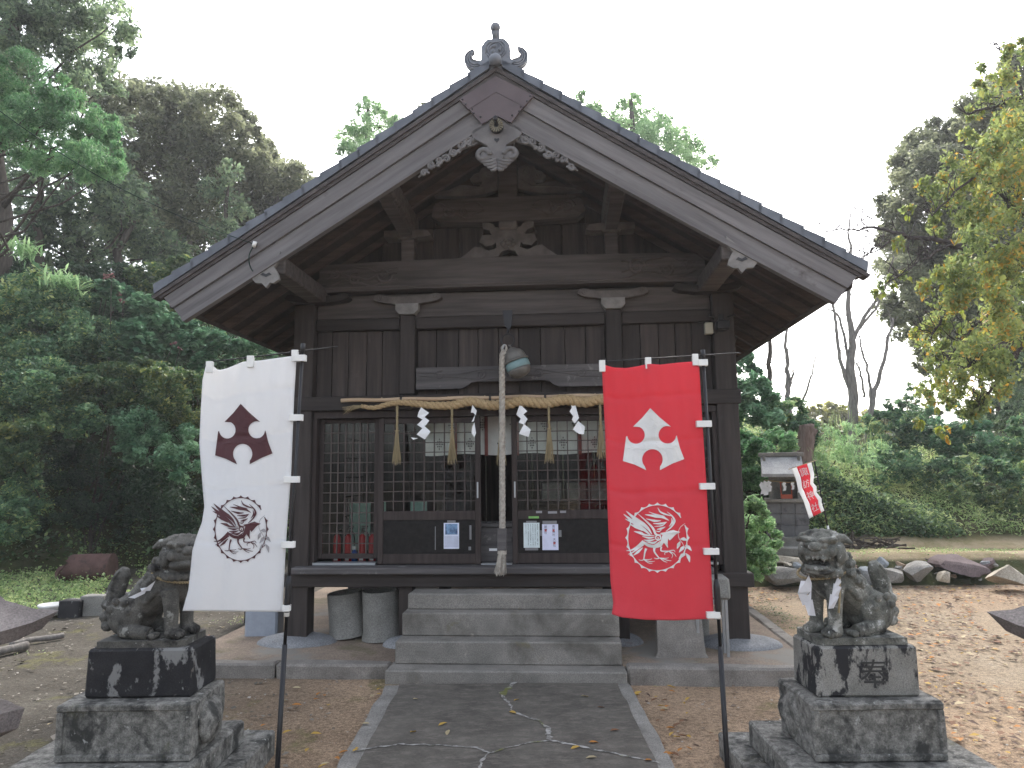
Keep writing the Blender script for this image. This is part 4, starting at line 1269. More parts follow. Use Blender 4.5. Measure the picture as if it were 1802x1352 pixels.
# lamp and small box on the right pillar
lp = on_hall(empty('security_lamp', (0, 0, 0), 0, 'small black security lamp mounted high on the right pillar', 'lamp'))
part('head', W['black'], lambda m: (m.box(2.06, 2.19, -.2, -.12, 3.13, 3.22, .012), m.box(2.07, 2.18, -.206, -.2, 3.145, 3.205)), lp)
part('bracket', W['black'], lambda m: (m.box(2.1, 2.15, -.12, -.105, 3.12, 3.3, .004), m.tube([(2.06, -.13, 3.26), (2.0, -.15, 3.28)], .012, 8), m.tube([(2.18, -.13, 3.26), (2.26, -.15, 3.28)], .012, 8)), lp)
sb = on_hall(empty('junction_box', (0, 0, 0), 0, 'small pale switch box fixed left of the security lamp', 'box'))
part('cover', W['white_plastic'] if False else PLAIN('yellowed plastic', (.36, .34, .27), .5), lambda m: m.box(1.96, 2.04, -.13, -.06, 3.1, 3.215, .006), sb)
part('cable', W['black'], lambda m: m.tube(curve_pts([(2.03, -.1, 3.16), (2.06, -.12, 3.1), (2.1, -.125, 3.14)], 4), .006, 5), sb)

# ------------------------------------------------------------------ stone steps
st = on_hall(empty('stone_steps', (0, 0, 0), 0, 'four grey granite steps leading up to the sliding doors', 'steps'))
for (x0, x1, y0, z0, z1) in ((-1.03, 1.02, -1.0, -.08, .09), (-.99, .995, -.8, .088, .285), (-.975, .995, -.6, .283, .49), (-.955, .975, -.45, .488, .635)):
    m = MB(); m.box(x0, x1, y0, -.16, z0, z1, .012)
    roughen(m.build('step', W['granite'], st), .005, 6, 4)
# ------------------------------------------------------------------ stone lions on stepped pedestals
def remeshed(name, mb, mat, voxel, parent, sm=3):
    o = mb.build(name, mat, None, True)
    md = o.modifiers.new('r', 'REMESH'); md.mode = 'VOXEL'; md.voxel_size = voxel; md.use_smooth_shade = True
    s2 = o.modifiers.new('s', 'SMOOTH'); s2.iterations = sm; s2.factor = .5
    dg = bpy.context.evaluated_depsgraph_get()
    me = bpy.data.meshes.new_from_object(o.evaluated_get(dg))
    me.name = name
    o.modifiers.clear()
    old = o.data; o.data = me; bpy.data.meshes.remove(old)
    me.polygons.foreach_set('use_smooth', [True] * len(me.polygons))
    o.parent = parent
    return o

def lion(mat, open_mouth):
    """seated lion facing -x, its head turned towards -y; origin at the middle of the slab's top"""
    m = MB()
    E = lambda c, r, rot=None: m.ball(c, r, 3, None, Euler(rot) if rot else None)
    # trunk
    m.tube([(-.1, 0, .3), (-.03, 0, .27), (.05, 0, .2), (.13, .0, .13)], [.1, .105, .105, .1], 18)
    E((-.1, 0, .29), (.1, .105, .115)); E((.13, 0, .12), (.11, .115, .12)); E((.03, 0, .24), (.11, .095, .1), (0, R(45), 0))
    E((-.125, -.01, .36), (.095, .1, .11))
    # fore legs
    for y in (-.07, .07):
        m.tube([(-.13, y, .27), (-.145, y, .17), (-.15, y, .07), (-.155, y, .02)], [.05, .041, .036, .042], 14)
        E((-.165, y, .03), (.055, .045, .034))
        for k in (-1, 0, 1): E((-.205, y + k * .024, .022), (.02, .015, .022))
    # haunches and hind paws
    for y in (-.09, .09):
        E((.12, y, .12), (.1, .05, .11), (0, R(-20), 0))
        m.tube([(.12, y * 1.1, .05), (.03, y * 1.15, .035), (-.04, y * 1.15, .028)], [.05, .042, .036], 12)
        for k in (-1, 0, 1): E((-.065, y * 1.15 + k * .022, .02), (.02, .014, .02))
        for k in range(5):      # flame curls on the haunch
            a = k * 1.1
            E((.13 + .055 * math.cos(a), y * 1.45, .16 + .05 * math.sin(a)), (.022, .012, .022))
    # tail: upright plume with curls, standing clear of the back
    m.tube([(.19, 0, .05), (.25, 0, .1), (.265, 0, .18), (.245, .0, .26), (.215, 0, .34), (.2, 0, .375)], [.045, .05, .046, .05, .042, .02], 14)
    for k, (x, z, r) in enumerate(((.27, .05, .036), (.285, .1, .034), (.235, .15, .04), (.275, .17, .036))):
        for y in (-.03, .03): E((x, y, z), (r, .03, r * .9))
    for k in range(5):
        for y in (-.046, .046):
            m.tube([(.225 + .006 * k, y, .1 + .04 * k), (.262 - .006 * k, y * 1.05, .16 + .04 * k), (.245 - .01 * k, y * .9, .22 + .036 * k)], [.006, .01, .004], 6)
    for y in (-.04, .04):
        m.tube([(.29, y, .07), (.3, y, .1), (.28, y, .125), (.262, y, .105), (.275, y, .09)], [.012, .012, .011, .01, .008], 6)
    # mane: rows of snail curls round the neck, each a small spiral on a boss
    def curl(c, n_, r_, sg=1):
        n_ = Vector(n_).normalized(); u = n_.orthogonal().normalized(); w = n_.cross(u)
        E(Vector(c) - n_ * r_ * .4, (r_ * .9, r_ * .9, r_ * .9))
        pts = []
        for i in range(15):
            t_ = i / 14; a_ = sg * t_ * 2 * math.pi * 1.4
            q = r_ * (1 - .8 * t_)
            pts.append(Vector(c) + (u * math.cos(a_) + w * math.sin(a_)) * q + n_ * (.006 + .012 * t_))
        m.tube(pts, [.0075] * 11 + [.0085, .009, .009, .009], 6)
    r = random.Random(2)
    for row in range(4):
        z = .425 - row * .044
        for k in range(9):
            a = R(-75 + 30 * k + (row % 2) * 14)
            rad = .118 + .006 * row
            d = Vector((math.cos(a), math.sin(a), .1))
            curl((-.115 + row * .016 + rad * .93 * d.x, rad * .93 * d.y, z), d, .022, 1 if k % 2 else -1)
    for k in range(5):           # spine tufts
        E((.02 + .028 * k, 0, .375 - .034 * k), (.024, .02, .026))
    for y in (-1, 1):
        for k in range(7):
            E((-.05 + .022 * (k % 4), y * (.095 + .004 * (k % 2)), .34 - .022 * k), (.03, .018, .02), (0, R(40), 0))
    # the head, turned
    H = Matrix.Translation((-.175, -.035, .455)) @ Matrix.Rotation(R(30 if open_mouth else 40), 4, 'Z')
    def EH(c, r, rot=None):
        m.ball(c, r, 3, H, Euler(rot) if rot else None)
    EH((.02, 0, .02), (.105, .105, .09))
    EH((-.05, 0, .01), (.07, .09, .045))               # muzzle
    EH((-.075, 0, .0), (.05, .078, .034))
    EH((-.115, 0, .032), (.03, .036, .026))            # nose
    for y in (-1, 1):
        EH((-.13, y * .02, .026), (.012, .014, .012))
        EH((-.075, y * .045, .062), (.036, .036, .022), (0, 0, y * R(-20)))   # brow
        EH((-.045, y * .075, .066), (.03, .025, .02))
        EH((-.1, y * .046, .04), (.017, .02, .017))   # eye
        m.tube([H @ Vector((-.1 + .004, y * .018, .066)), H @ Vector((-.112, y * .045, .068)), H @ Vector((-.09, y * .08, .074)), H @ Vector((-.05, y * .1, .07))], [.008, .013, .012, .006], 7)
        m.tube([H @ Vector((-.115, y * .02, .015)), H @ Vector((-.1, y * .06, .014)), H @ Vector((-.06, y * .09, .03)), H @ Vector((-.02, y * .105, .01))], [.006, .009, .009, .005], 6)
        EH((-.075, y * .078, .008), (.03, .02, .03))     # cheek
        EH((.0, y * .1, -.01), (.06, .026, .06))
        # ear flapping back
        m.tube([H @ Vector((.01, y * .075, .075)), H @ Vector((.03, y * .115, .07)), H @ Vector((.045, y * .15, .045))], [.028, .026, .008], 10)
    for k in range(7):
        a = R(-90 + 180 * k / 6)
        EH((.0 + .02 * math.cos(a), .07 * math.sin(a), .085 + .018 * math.cos(a)), (.03, .024, .02))
    if open_mouth:
        for k in range(8):
            a = R(-64 + 128 * k / 7)
            EH((-.055 - .062 * math.cos(a), .072 * math.sin(a), -.028), (.008, .008, .012))
            EH((-.058 - .064 * math.cos(a), .072 * math.sin(a), -.075), (.007, .008, .01))
        EH((-.06, 0, -.093), (.075, .084, .024), (0, R(-10), 0))   # lower jaw
        EH((-.1, 0, -.083), (.042, .062, .018))
        EH((.02, 0, -.06), (.05, .088, .07))
        for y in (-1, 1):
            EH((-.015, y * .09, -.045), (.028, .014, .055))
            m.tube([H @ Vector((-.115, y * .045, -.025)), H @ Vector((-.115, y * .045, -.045))], [.01, .005], 6)
    else:
        EH((-.055, 0, -.045), (.07, .085, .036))
        EH((-.09, 0, -.04), (.042, .06, .026))
        EH((.01, 0, -.04), (.06, .09, .06))
    for k in range(9):               # beard curls
        a = R(-80 + 160 * k / 8)
        EH((-.02 - .05 * math.cos(a) * .7, .095 * math.sin(a), -.105 - .012 * math.cos(a)), (.022, .02, .024))
    return m

def pedestal(sx, x_in, parts, slabmat, label, letter=None):
    t = empty('stone_pedestal', ((parts[1][0] + parts[1][1]) / 2, 4.05, 0), 0, label, 'pedestal', 'pedestals of the two stone lions')
    cx = t.location.x
    def blk(name, mat, x0, x1, y0, y1, z0, z1, amp=.006, bev=.012, taper=0, frame=0):
        m = MB(); m.box(x0 - cx, x1 - cx, y0 - 4.05, y1 - 4.05, z0, z1, bev)
        o = m.build(name, mat, t)
        for v in o.data.vertices:
            k = (v.co.z - z0) / (z1 - z0)
            v.co.x += -taper * k * (1 if v.co.x > ((x0 + x1) / 2 - cx) else -1)
            v.co.y += -taper * .6 * k * (1 if v.co.y > ((y0 + y1) / 2 - 4.05) else -1)
        return roughen(o, amp, 6, 5)
    for nm, mat, a in parts[0]: blk(nm, mat, *a[:6], **(a[6] if len(a) > 6 else {}))
    return t, blk
# right: tiers
RP = [('base_tier', W['ped'], (1.27, 2.62, 3.35, 4.72, -.06, .115)), ('lower_tier', W['ped'], (1.395, 2.42, 3.55, 4.5, .116, .255)),
      ('middle_block', W['ped'], (1.535, 2.212, 3.86, 4.32, .256, .548, {'amp': .009, 'taper': -.008})), ('upper_block', W['ped_mid'], (1.598, 2.146, 3.935, 4.26, .549, .808, {'amp': .003, 'taper': .004}))]
pr, _ = pedestal(1, 0, (RP, (1.535, 2.212)), None, 'stepped granite pedestal carrying the right stone lion with a carved character')
LP = [('base_tier', W['ped'], (-2.85, -1.56, 3.5, 4.85, -.06, .115)), ('lower_tier', W['ped'], (-2.66, -1.68, 3.66, 4.62, .116, .255)),
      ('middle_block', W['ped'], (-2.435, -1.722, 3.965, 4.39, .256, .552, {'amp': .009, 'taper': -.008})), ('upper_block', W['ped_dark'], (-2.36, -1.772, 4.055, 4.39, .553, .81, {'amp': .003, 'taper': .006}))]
pl_, _ = pedestal(-1, 0, (LP, (-2.435, -1.722)), None, 'stepped granite pedestal with a black stained top block under the left stone lion')
def panel_frame(t, x0, x1, z0, z1, y, mat):
    cx = t.location.x
    m = MB(); w = .035
    for a in ((x0, x1, z1 - w, z1), (x0, x1, z0, z0 + w), (x0, x0 + w, z0 + w, z1 - w), (x1 - w, x1, z0 + w, z1 - w)):
        m.box(a[0] - cx, a[1] - cx, y - 4.05, y - 4.05 + .03, a[2], a[3], .006)
    roughen(m.build('frame_border', mat, t), .004, 7, 2)
panel_frame(pr, 1.532, 2.214, .26, .545, 3.846, W['ped'])
panel_frame(pl_, -2.438, -1.72, .26, .549, 3.951, W['ped'])
# rough stone boss on the inner side of each middle block
for t, x in ((pr, 1.545), (pl_, -1.71)):
    m = MB(); m.ball((x - t.location.x, .12, .4), (.045, .14, .12), 3)
    roughen(m.build('rough_boss', W['ped'], t, True), .03, 9)
vs, fs = glyph('奉')
m = MB(); m.add([(1.905 + a * .15 - pr.location.x, 3.9335 - 4.05 - .001, .67 + b * .15) for a, b in vs], fs)
CARVE_M = PLAIN('cut stone, dark', (.042, .041, .04), .9)  # flat glyph, the shade inside the cut is put into its colour
car = m.build('carved_character', CARVE_M, pr)

SLAB_Z = .81
def lion_thing(loc, mirror, mat, open_mouth, label):
    t = empty('stone_lion', loc, 0, label, 'stone lion', 'pair of stone guardian lions')
    b = lion(mat, open_mouth)
    tw_ = Matrix.Rotation(R(19 if open_mouth else 10), 3, 'Z')
    b.v = [tuple(tw_ @ Vector((p[0] * (1.06 if p[0] > -.1 else 1), p[1], p[2]))) for p in b.v]
    if mirror:
        b.v = [(-x, y, z) for x, y, z in b.v]
        b.f = [tuple(reversed(f)) for f in b.f]
    b.v = [(x, y, z + .035) for x, y, z in b.v]
    body = remeshed('body', b, mat, .0042, t, 1)
    s = MB(); q = -1 if mirror else 1
    pts = [(-.2 * q, -.155), (.245 * q, -.155), (.245 * q, .15), (-.215 * q, .15), (-.235 * q, .13), (-.235 * q, -.12)]
    if mirror: pts.reverse()
    s.prism(pts, 0, .036, 'z')
    roughen(s.build('slab', mat, t), .003, 8, 3)
    return t
ld = lion_thing((1.86, 4.11, SLAB_Z), False, W['lion'], True, 'green grey stone lion with an open grinning mouth on the right pedestal')
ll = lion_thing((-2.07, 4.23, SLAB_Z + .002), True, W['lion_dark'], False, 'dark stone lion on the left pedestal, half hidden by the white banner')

# straw neck ropes with paper streamers on the lions
def neck_rope(t, sgn, label):
    n = empty('neck_rope', t.location, 0, label, 'straw rope')
    pts = []
    for k in range(33):
        a = 2 * math.pi * k / 32
        pts.append((sgn * (-.12 + .135 * math.cos(a)), .13 * math.sin(a) - .008, .375 + .03 * math.cos(a) + .018 * math.sin(a)))
    m = MB(); twisted(m, pts, .0075, 2, .03, 5)
    m.build('twist', W['straw_dry'], n, True)
    return n
nr = neck_rope(ld, 1, 'thin straw rope round the neck of the right lion with paper streamers')
def drape(t, base, pts, name='streamer'):
    m = MB()
    for k, q in enumerate(pts):
        n_ = len(q)
        yy = [base[1] - .004 * k - (.012 if i % 2 else 0) for i in range(n_)]
        m.add([(base[0] + a, yy[i], base[2] + b) for i, (a, b) in enumerate(q)], [tuple(range(n_))])
        m.add([(base[0] + a, yy[i] + .0012, base[2] + b) for i, (a, b) in enumerate(q)], [tuple(reversed(range(n_)))])
    m.build(name, PLAIN('worn translucent paper', (.6, .6, .62), .6), t)
U = .00069
drape(nr, (-.255, -.13, .365), [[(a * U, -b * U) for a, b in q] for q in ([(5, 0), (-30, 40), (-60, 40), (-95, 130), (-40, 160), (10, 120), (25, 60)], [(-95, 130), (-20, 150), (15, 120), (0, 210), (-60, 230)], [(-50, 200), (10, 180), (35, 310), (-30, 300)])])
drape(nr, (-.1, -.155, .375), [[(a * U, -b * U) for a, b in q] for q in ([(0, 0), (10, 60), (-40, 140), (-60, 120)], [(-45, 70), (5, 100), (-20, 180), (-80, 190)], [(-80, 150), (-20, 170), (-60, 260), (-110, 260)])])
part_ = MB(); part_.tube([(-.095, -.155, .37), (-.1, -.16, .3), (-.115, -.16, .17)], .006, 6)
part_.build('straw_end', W['straw_dry'], nr)
nl2 = neck_rope(ll, -1, 'thin straw rope round the neck of the left lion')
drape(nl2, (.02, -.15, .34), [[(a * U, -b * U) for a, b in q] for q in ([(60, -30), (0, 20), (-60, 30), (-40, 50), (20, 50)], [(0, 30), (-80, 70), (-150, 100), (-90, 105), (-20, 70)])])

# ------------------------------------------------------------------ the two banners
class Cloth:
    """hanging cloth: outline given on a plane that swings gently in depth"""
    def __init__(s, L, Rr, top, bot, Y, wav):
        s.L, s.R, s.top, s.bot, s.Y, s.w = L, Rr, top, bot, Y, wav
    def px(s, u, v):
        yt = np.interp(u, *s.top); yb = np.interp(u, *s.bot)
        y = yt + (yb - yt) * v
        xl = np.interp(y, [p[1] for p in s.L], [p[0] for p in s.L])
        xr = np.interp(y, [p[1] for p in s.R], [p[0] for p in s.R])
        return xl + (xr - xl) * u, y
    def uv(s, x, y):
        xl = np.interp(y, [p[1] for p in s.L], [p[0] for p in s.L])
        xr = np.interp(y, [p[1] for p in s.R], [p[0] for p in s.R])
        u = (x - xl) / (xr - xl)
        yt = np.interp(u, *s.top); yb = np.interp(u, *s.bot)
        return u, (y - yt) / (yb - yt)
    def P(s, u, v, off=0):
        x, y = s.px(u, v)
        crease = sum(.006 * math.exp(-((v - c) / .011) ** 2) for c in (.125, .3, .5, .715)) + .0025 * math.exp(-((u - .36) / .02) ** 2)
        fold = .006 * math.sin(u * 19 + v * 4 + 2 * math.sin(v * 5)) * (.35 + .65 * v) + .004 * math.sin(u * 37 - v * 7) * (1 - v)
        return at(x, y, s.Y + s.w(u, v) + crease + fold + off)
def fill(mb_, polys, cl, off, sub=2):
    """flat outlines laid onto the cloth"""
    for poly in polys:
        tr_ = tessellate_polygon([[Vector((p[0], p[1], 0)) for p in poly]])
        bm = bmesh.new()
        vv = [bm.verts.new((p[0], p[1], 0)) for p in poly]
        for t in tr_:
            try: bm.faces.new([vv[i] for i in t])
            except ValueError: pass
        if sub:
            for _ in range(3):
                ed = [e for e in bm.edges if e.calc_length() > 12]
                if not ed: break
                bmesh.ops.subdivide_edges(bm, edges=ed, cuts=1)
        bmesh.ops.triangulate(bm, faces=bm.faces[:])
        bm.verts.index_update()
        V = []
        for v in bm.verts:
            u, w_ = cl.uv(v.co.x, v.co.y)
            V.append(cl.P(u, w_, off))
        F = [[v.index for v in f.verts] for f in bm.faces]
        mb_.add(V, F)
        bm.free()
def stroke(pts, w):
    """outline of a brush stroke with a varying width"""
    P = [Vector((a, b, 0)) for a, b in pts]
    n0 = len(P)
    Q = curve_pts(P, 6)
    ws = [float(np.interp(i / (len(Q) - 1) * (n0 - 1), range(n0), w)) for i in range(len(Q))]
    l, r_ = [], []
    for i, p in enumerate(Q):
        t = (Q[min(i + 1, len(Q) - 1)] - Q[max(0, i - 1)])
        if t.length < 1e-6: continue
        t.normalize()
        n = Vector((-t.y, t.x, 0)) * ws[i] * .5
        l.append((p.x + n.x, p.y + n.y)); r_.append((p.x - n.x, p.y - n.y))
    # quads keep thin strokes clean
    return [[l[i], l[i + 1], r_[i + 1], r_[i]] for i in range(len(l) - 1)]
def bird():
    main, leafp = [], []
    def S(pts, w): main.extend(stroke(pts, w))
    cx, cy = 648, 645
    for k in range(24):
        a0, a1 = 2 * math.pi * (k - .5) / 24, 2 * math.pi * (k + .5) / 24
        if 330 < math.degrees((a0 + a1) / 2) % 360 < 331: continue
        q = []
        for j in range(7):
            a = a0 + (a1 - a0) * j / 6
            e = abs(j - 3) / 3
            rx, ry = 512 - 34 * math.sin(e * math.pi / 2) ** .8 , 560 - 34 * math.sin(e * math.pi / 2) ** .8
            q.append((cx + rx * math.cos(a), cy + ry * math.sin(a)))
        for j in range(7):
            a = a1 - (a1 - a0) * j / 6
            q.append((cx + 463 * math.cos(a), cy + 515 * math.sin(a)))
        main.append(q)
    S([(430, 700), (330, 790), (240, 840), (155, 850)], [50, 42, 24, 5])
    S([(430, 750), (320, 830), (250, 880), (180, 908)], [30, 26, 18, 5])
    S([(415, 800), (340, 870), (265, 925)], [8, 42, 5])
    S([(430, 720), (520, 770), (620, 780), (690, 760), (745, 700)], [40, 50, 44, 60, 30])
    S([(775, 570), (775, 680), (790, 740), (815, 805)], [90, 84, 46, 4])
    S([(735, 610), (715, 700), (680, 770), (600, 805)], [20, 34, 40, 14])
    main.append([(690, 572), (780, 555), (850, 532), (900, 520), (940, 535), (1015, 555), (960, 580), (930, 602), (885, 650), (842, 690), (812, 650), (800, 600), (720, 600)])
    for p, w in (([(705, 600), (625, 592), (580, 500), (500, 410), (340, 265)], [14, 34, 34, 26, 4]), ([(560, 590), (500, 500), (420, 430), (300, 350), (150, 220)], [8, 40, 62, 60, 4]),
                 ([(540, 605), (440, 520), (300, 420), (200, 340), (110, 270)], [8, 48, 66, 40, 4]), ([(420, 520), (300, 470), (205, 425)], [40, 42, 4]), ([(300, 400), (200, 375), (135, 345)], [40, 26, 4]),
                 ([(605, 612), (450, 600), (380, 570), (275, 545)], [5, 30, 46, 4]), ([(605, 632), (520, 647), (405, 622)], [5, 34, 4]), ([(612, 667), (520, 690), (428, 678)], [5, 36, 4]),
                 ([(650, 692), (580, 727), (465, 708)], [6, 38, 4]), ([(692, 700), (640, 747), (600, 748)], [8, 32, 5]),
                 ([(640, 690), (690, 670), (695, 625), (655, 605), (620, 630), (625, 665), (655, 668), (662, 645), (645, 638)], [16, 22, 22, 20, 20, 18, 15, 12, 8]),
                 ([(780, 547), (870, 470), (918, 380), (880, 300), (800, 233)], [8, 24, 38, 20, 4]), ([(830, 467), (882, 400), (870, 335)], [5, 30, 6]), ([(880, 302), (760, 267), (690, 230), (655, 168)], [6, 28, 24, 4]),
                 ([(832, 372), (730, 317), (620, 302), (448, 278)], [5, 42, 50, 4]), ([(770, 302), (640, 280), (508, 233)], [5, 22, 4]), ([(705, 375), (600, 376), (468, 343)], [5, 38, 4]), ([(802, 395), (700, 420), (580, 420)], [5, 32, 6]),
                 ([(792, 397), (720, 452), (598, 466)], [5, 22, 5]), ([(777, 470), (700, 502), (638, 512)], [5, 36, 5]), ([(712, 520), (670, 547), (618, 534)], [5, 18, 4]),
                 ([(470, 815), (448, 880), (432, 990)], [40, 24, 16]), ([(445, 985), (400, 1003), (352, 995)], [14, 12, 6]), ([(435, 990), (520, 990), (565, 978)], [14, 11, 6]), ([(440, 995), (530, 1022), (605, 1018)], [14, 12, 6]), ([(445, 1000), (510, 1045), (568, 1050)], [14, 12, 6]),
                 ([(600, 805), (602, 870), (672, 962)], [40, 26, 16]), ([(682, 965), (640, 978), (592, 964)], [14, 14, 6]), ([(682, 965), (770, 972), (828, 960)], [14, 12, 6]), ([(690, 968), (800, 1000), (870, 1012)], [14, 12, 6]), ([(695, 972), (750, 1015), (805, 1035)], [14, 12, 6]),
                 ([(712, 785), (705, 850), (770, 858), (825, 858)], [30, 20, 16, 14]), ([(822, 858), (905, 842), (928, 875)], [14, 12, 6]), ([(825, 860), (905, 890), (948, 945)], [14, 12, 6]), ([(835, 865), (888, 915), (872, 968)], [14, 12, 6]), ([(815, 868), (765, 885), (768, 920)], [12, 12, 6])):
        S(p, w)
    def SL(pts, w): leafp.extend(stroke(pts, w))
    SL([(1085, 420), (1010, 480), (980, 560), (990, 650), (1050, 740), (1095, 830)], [7, 8, 8, 8, 9, 8])
    for p in ([(1008, 668), (1065, 665), (1122, 690)], [(1010, 700), (985, 755), (960, 820)], [(1072, 772), (1040, 815), (988, 880)], [(1085, 765), (1140, 795), (1192, 855)], [(1088, 888), (1040, 925), (985, 985)], [(1095, 890), (1140, 950), (1160, 1035)]): SL(p, [4, 58, 4])
    return main, leafp
def emblem_arrow():
    P = []
    def arc(cx, cy, r, a0, a1, n=16):
        for k in range(n + 1):
            a = R(a0 + (a1 - a0) * k / n)
            P.append((cx + r * math.cos(a), cy + r * math.sin(a)))
    # traced units (x right, y down)
    P.append((297, 308)); P.append((340, 350)); P.append((392, 393))
    arc(375, 430, 40, -75, -180 - 105, 14)
    arc(375, 430, 41, 70, 8, 6)
    P.append((418, 433)); P.append((433, 490)); P.append((453, 541)); P.append((398, 562)); P.append((341, 592))
    arc(307, 543, 47, 42, -180 - 42, 22)
    P.append((279, 592)); P.append((225, 566)); P.append((172, 550)); P.append((180, 490)); P.append((187, 437))
    arc(232, 431, 40, 172, 110, 6)
    arc(232, 431, 40, 105, -65, 14)
    P.append((218, 393)); P.append((262, 350))
    return P
BIRD, SPRIG = bird()
def banner(label, cl, cmat, emat, lmat, s_arrow, s_bird, pole, bar, tabs_top, tabs_side, group):
    x0 = pole[1]
    base = gnd(x0[0] + (x0[0] - pole[0][0]) / (x0[1] - pole[0][1]) * 95, x0[1] + 95, -.03)
    top, low = at(*pole[0], cl.Y), at(*pole[1], cl.Y)
    foot = low + (low - top) / (top.z - low.z) * (low.z + .05)
    t = empty('banner', (foot.x, foot.y, -.02), 0, label, 'banner', group)
    def rel(m):
        o = Vector(t.location)
        m.v = [tuple(Vector(p) - o) for p in m.v]
        return m
    N, Mv = 30, 130
    c = MB()
    for j in range(Mv + 1):
        for i in range(N + 1): c.v.append(tuple(cl.P(i / N, j / Mv)))
    for j in range(Mv):
        for i in range(N):
            a = j * (N + 1) + i
            c.f.append((a, a + N + 1, a + N + 2, a + 1)); c.mi.append(0)
    cloth = rel(c).build('cloth', cmat, t, True)
    md = cloth.modifiers.new('thickness', 'SOLIDIFY'); md.thickness = .0015; md.offset = 0
    for off in (-.004, .004):
        e = MB(); fill(e, [[s_arrow(*p) for p in emblem_arrow()]], cl, off)
        rel(e).build('arrow_emblem', emat, t)
        e = MB(); fill(e, [[s_bird(*p) for p in q] for q in BIRD], cl, off, 0)
        rel(e).build('bird_emblem', emat, t)
        e = MB(); fill(e, [[s_bird(*p) for p in q] for q in SPRIG], cl, off, 0)
        rel(e).build('sprig_emblem', lmat, t)
    d = (top - low)
    p = MB(); p.tube([foot, low + d * .28], .0125, 12)
    rel(p).build('pole', W['black'], t, True)
    p = MB(); p.tube([low + d * .28, low + d * 1.0], .0085, 12)
    p.tube([low + d * .42 - d * .07, low + d * .42 - d * .05, low + d * .42, low + d * .44], [.0125, .016, .016, .01], 12)
    rel(p).build('upper_pole', W['black'], t, True)
    p = MB(); p.tube([low + d * .345, low + d * .385], .0133, 12)
    rel(p).build('pole_label', W['white_plastic'], t, True)
    p = MB(); p.tube([top - d * .012, top + d * .012], .012, 10)
    rel(p).build('pole_cap', W['black'], t, True)
    b = MB(); b.tube([at(*bar[0], cl.Y + .0), at(*bar[1], cl.Y + .004), at(*bar[2], cl.Y)], [.003, .004, .003], 8)
    rel(b).build('cross_bar', W['black'], t, True)
    for (x, y, hgt) in tabs_top:
        q = MB()
        a, b_ = at(x - 5.5, y, cl.Y - .009), at(x + 5.5, y + hgt, cl.Y - .009)
        q.box(a.x, b_.x, a.y - .002, a.y + .018, b_.z, a.z, .001)
        rel(q).build('loop', W['white_plastic'], t)
    for (xa, xb, y) in tabs_side:
        q = MB()
        a, b_ = at(xa, y - 5.5, cl.Y - .014), at(xb, y + 5.5, cl.Y - .014)
        q.box(a.x, b_.x, a.y - .002, a.y + .03, b_.z, a.z, .001)
        rel(q).build('loop', W['white_plastic'], t)
    return t
def zz(x, y, ox=1030, oy=600, s=2.6): return ox + x / s, oy + y / s
def cloth_mat(name, c, tr=.25):
    m, n, l, bs = newmat(name)
    bs.inputs['Base Color'].default_value = (*c, 1)
    bs.inputs['Roughness'].default_value = .65
    bs.inputs['Specular IOR Level'].default_value = .25
    t = n.new('ShaderNodeBsdfTranslucent'); t.inputs[0].default_value = (*c, 1)
    mx = n.new('ShaderNodeMixShader'); mx.inputs[0].default_value = tr
    co = mapped(n, l)
    b = n.new('ShaderNodeBump'); b.inputs['Strength'].default_value = .45; b.inputs['Distance'].default_value = .03
    l.new(noise_tex(n, l, co, 7, 4, .5), b.inputs['Height']); l.new(b.outputs[0], bs.inputs['Normal'])
    l.new(bs.outputs[0], mx.inputs[1]); l.new(t.outputs[0], mx.inputs[2])
    l.new(mx.outputs[0], n['Material Output'].inputs['Surface'])
    return m
RED_C, WHITE_C = cloth_mat('red banner cloth', (.8, .1, .13), .52), cloth_mat('white banner cloth', (.86, .865, .875), .55)
EM_W, EM_M = PLAIN('white banner print', (.66, .66, .65), .7), PLAIN('maroon banner print', (.07, .022, .026), .7)
EM_G = PLAIN('grey banner print', (.3, .29, .3), .7)
red = Cloth([zz(*p) for p in ((75, 100), (92, 450), (103, 800), (115, 1100), (128, 1200), (120, 1260), (165, 1300))], [zz(*p) for p in ((518, 60), (537, 390), (555, 670), (572, 980), (590, 1300))],
            ([0, .12, .25, .36, .48, .6, .75, 1], [641, 647, 648, 645, 640.5, 642, 639, 635.5]), ([0, .1, .3, .6, 1], [1081, 1087, 1091, 1092, 1089]), 3.62,
            lambda u, v: .018 * math.sin(u * 7 + v * 2.2) * (1 - u * .6) + .012 * math.sin(v * 9 - u * 3) * (1 - u) + .03 * (1 - u) * math.sin(v * 3.1))
def bird_red(x, y): return 1085 + x / 9.013, 875 + y / 9.013
banner('red banner with a white arrow emblem above a white bird emblem, right of the steps', red, RED_C, EM_W, EM_W, lambda x, y: zz(x, y), bird_red,
       ((1237, 624), (1280, 1352)), ((1054, 637), (1180, 629), (1303, 621)), [(1060, 634, 20), (1141, 629, 20), (1224, 623, 20)],
       [(1229, 1246, 638), (1226, 1253, 746), (1232, 1259, 856), (1239, 1266, 971), (1244, 1268, 1083)], 'pair of banners before the hall')
def z6(x, y): return 310 + x / 2.6, 600 + y / 2.6
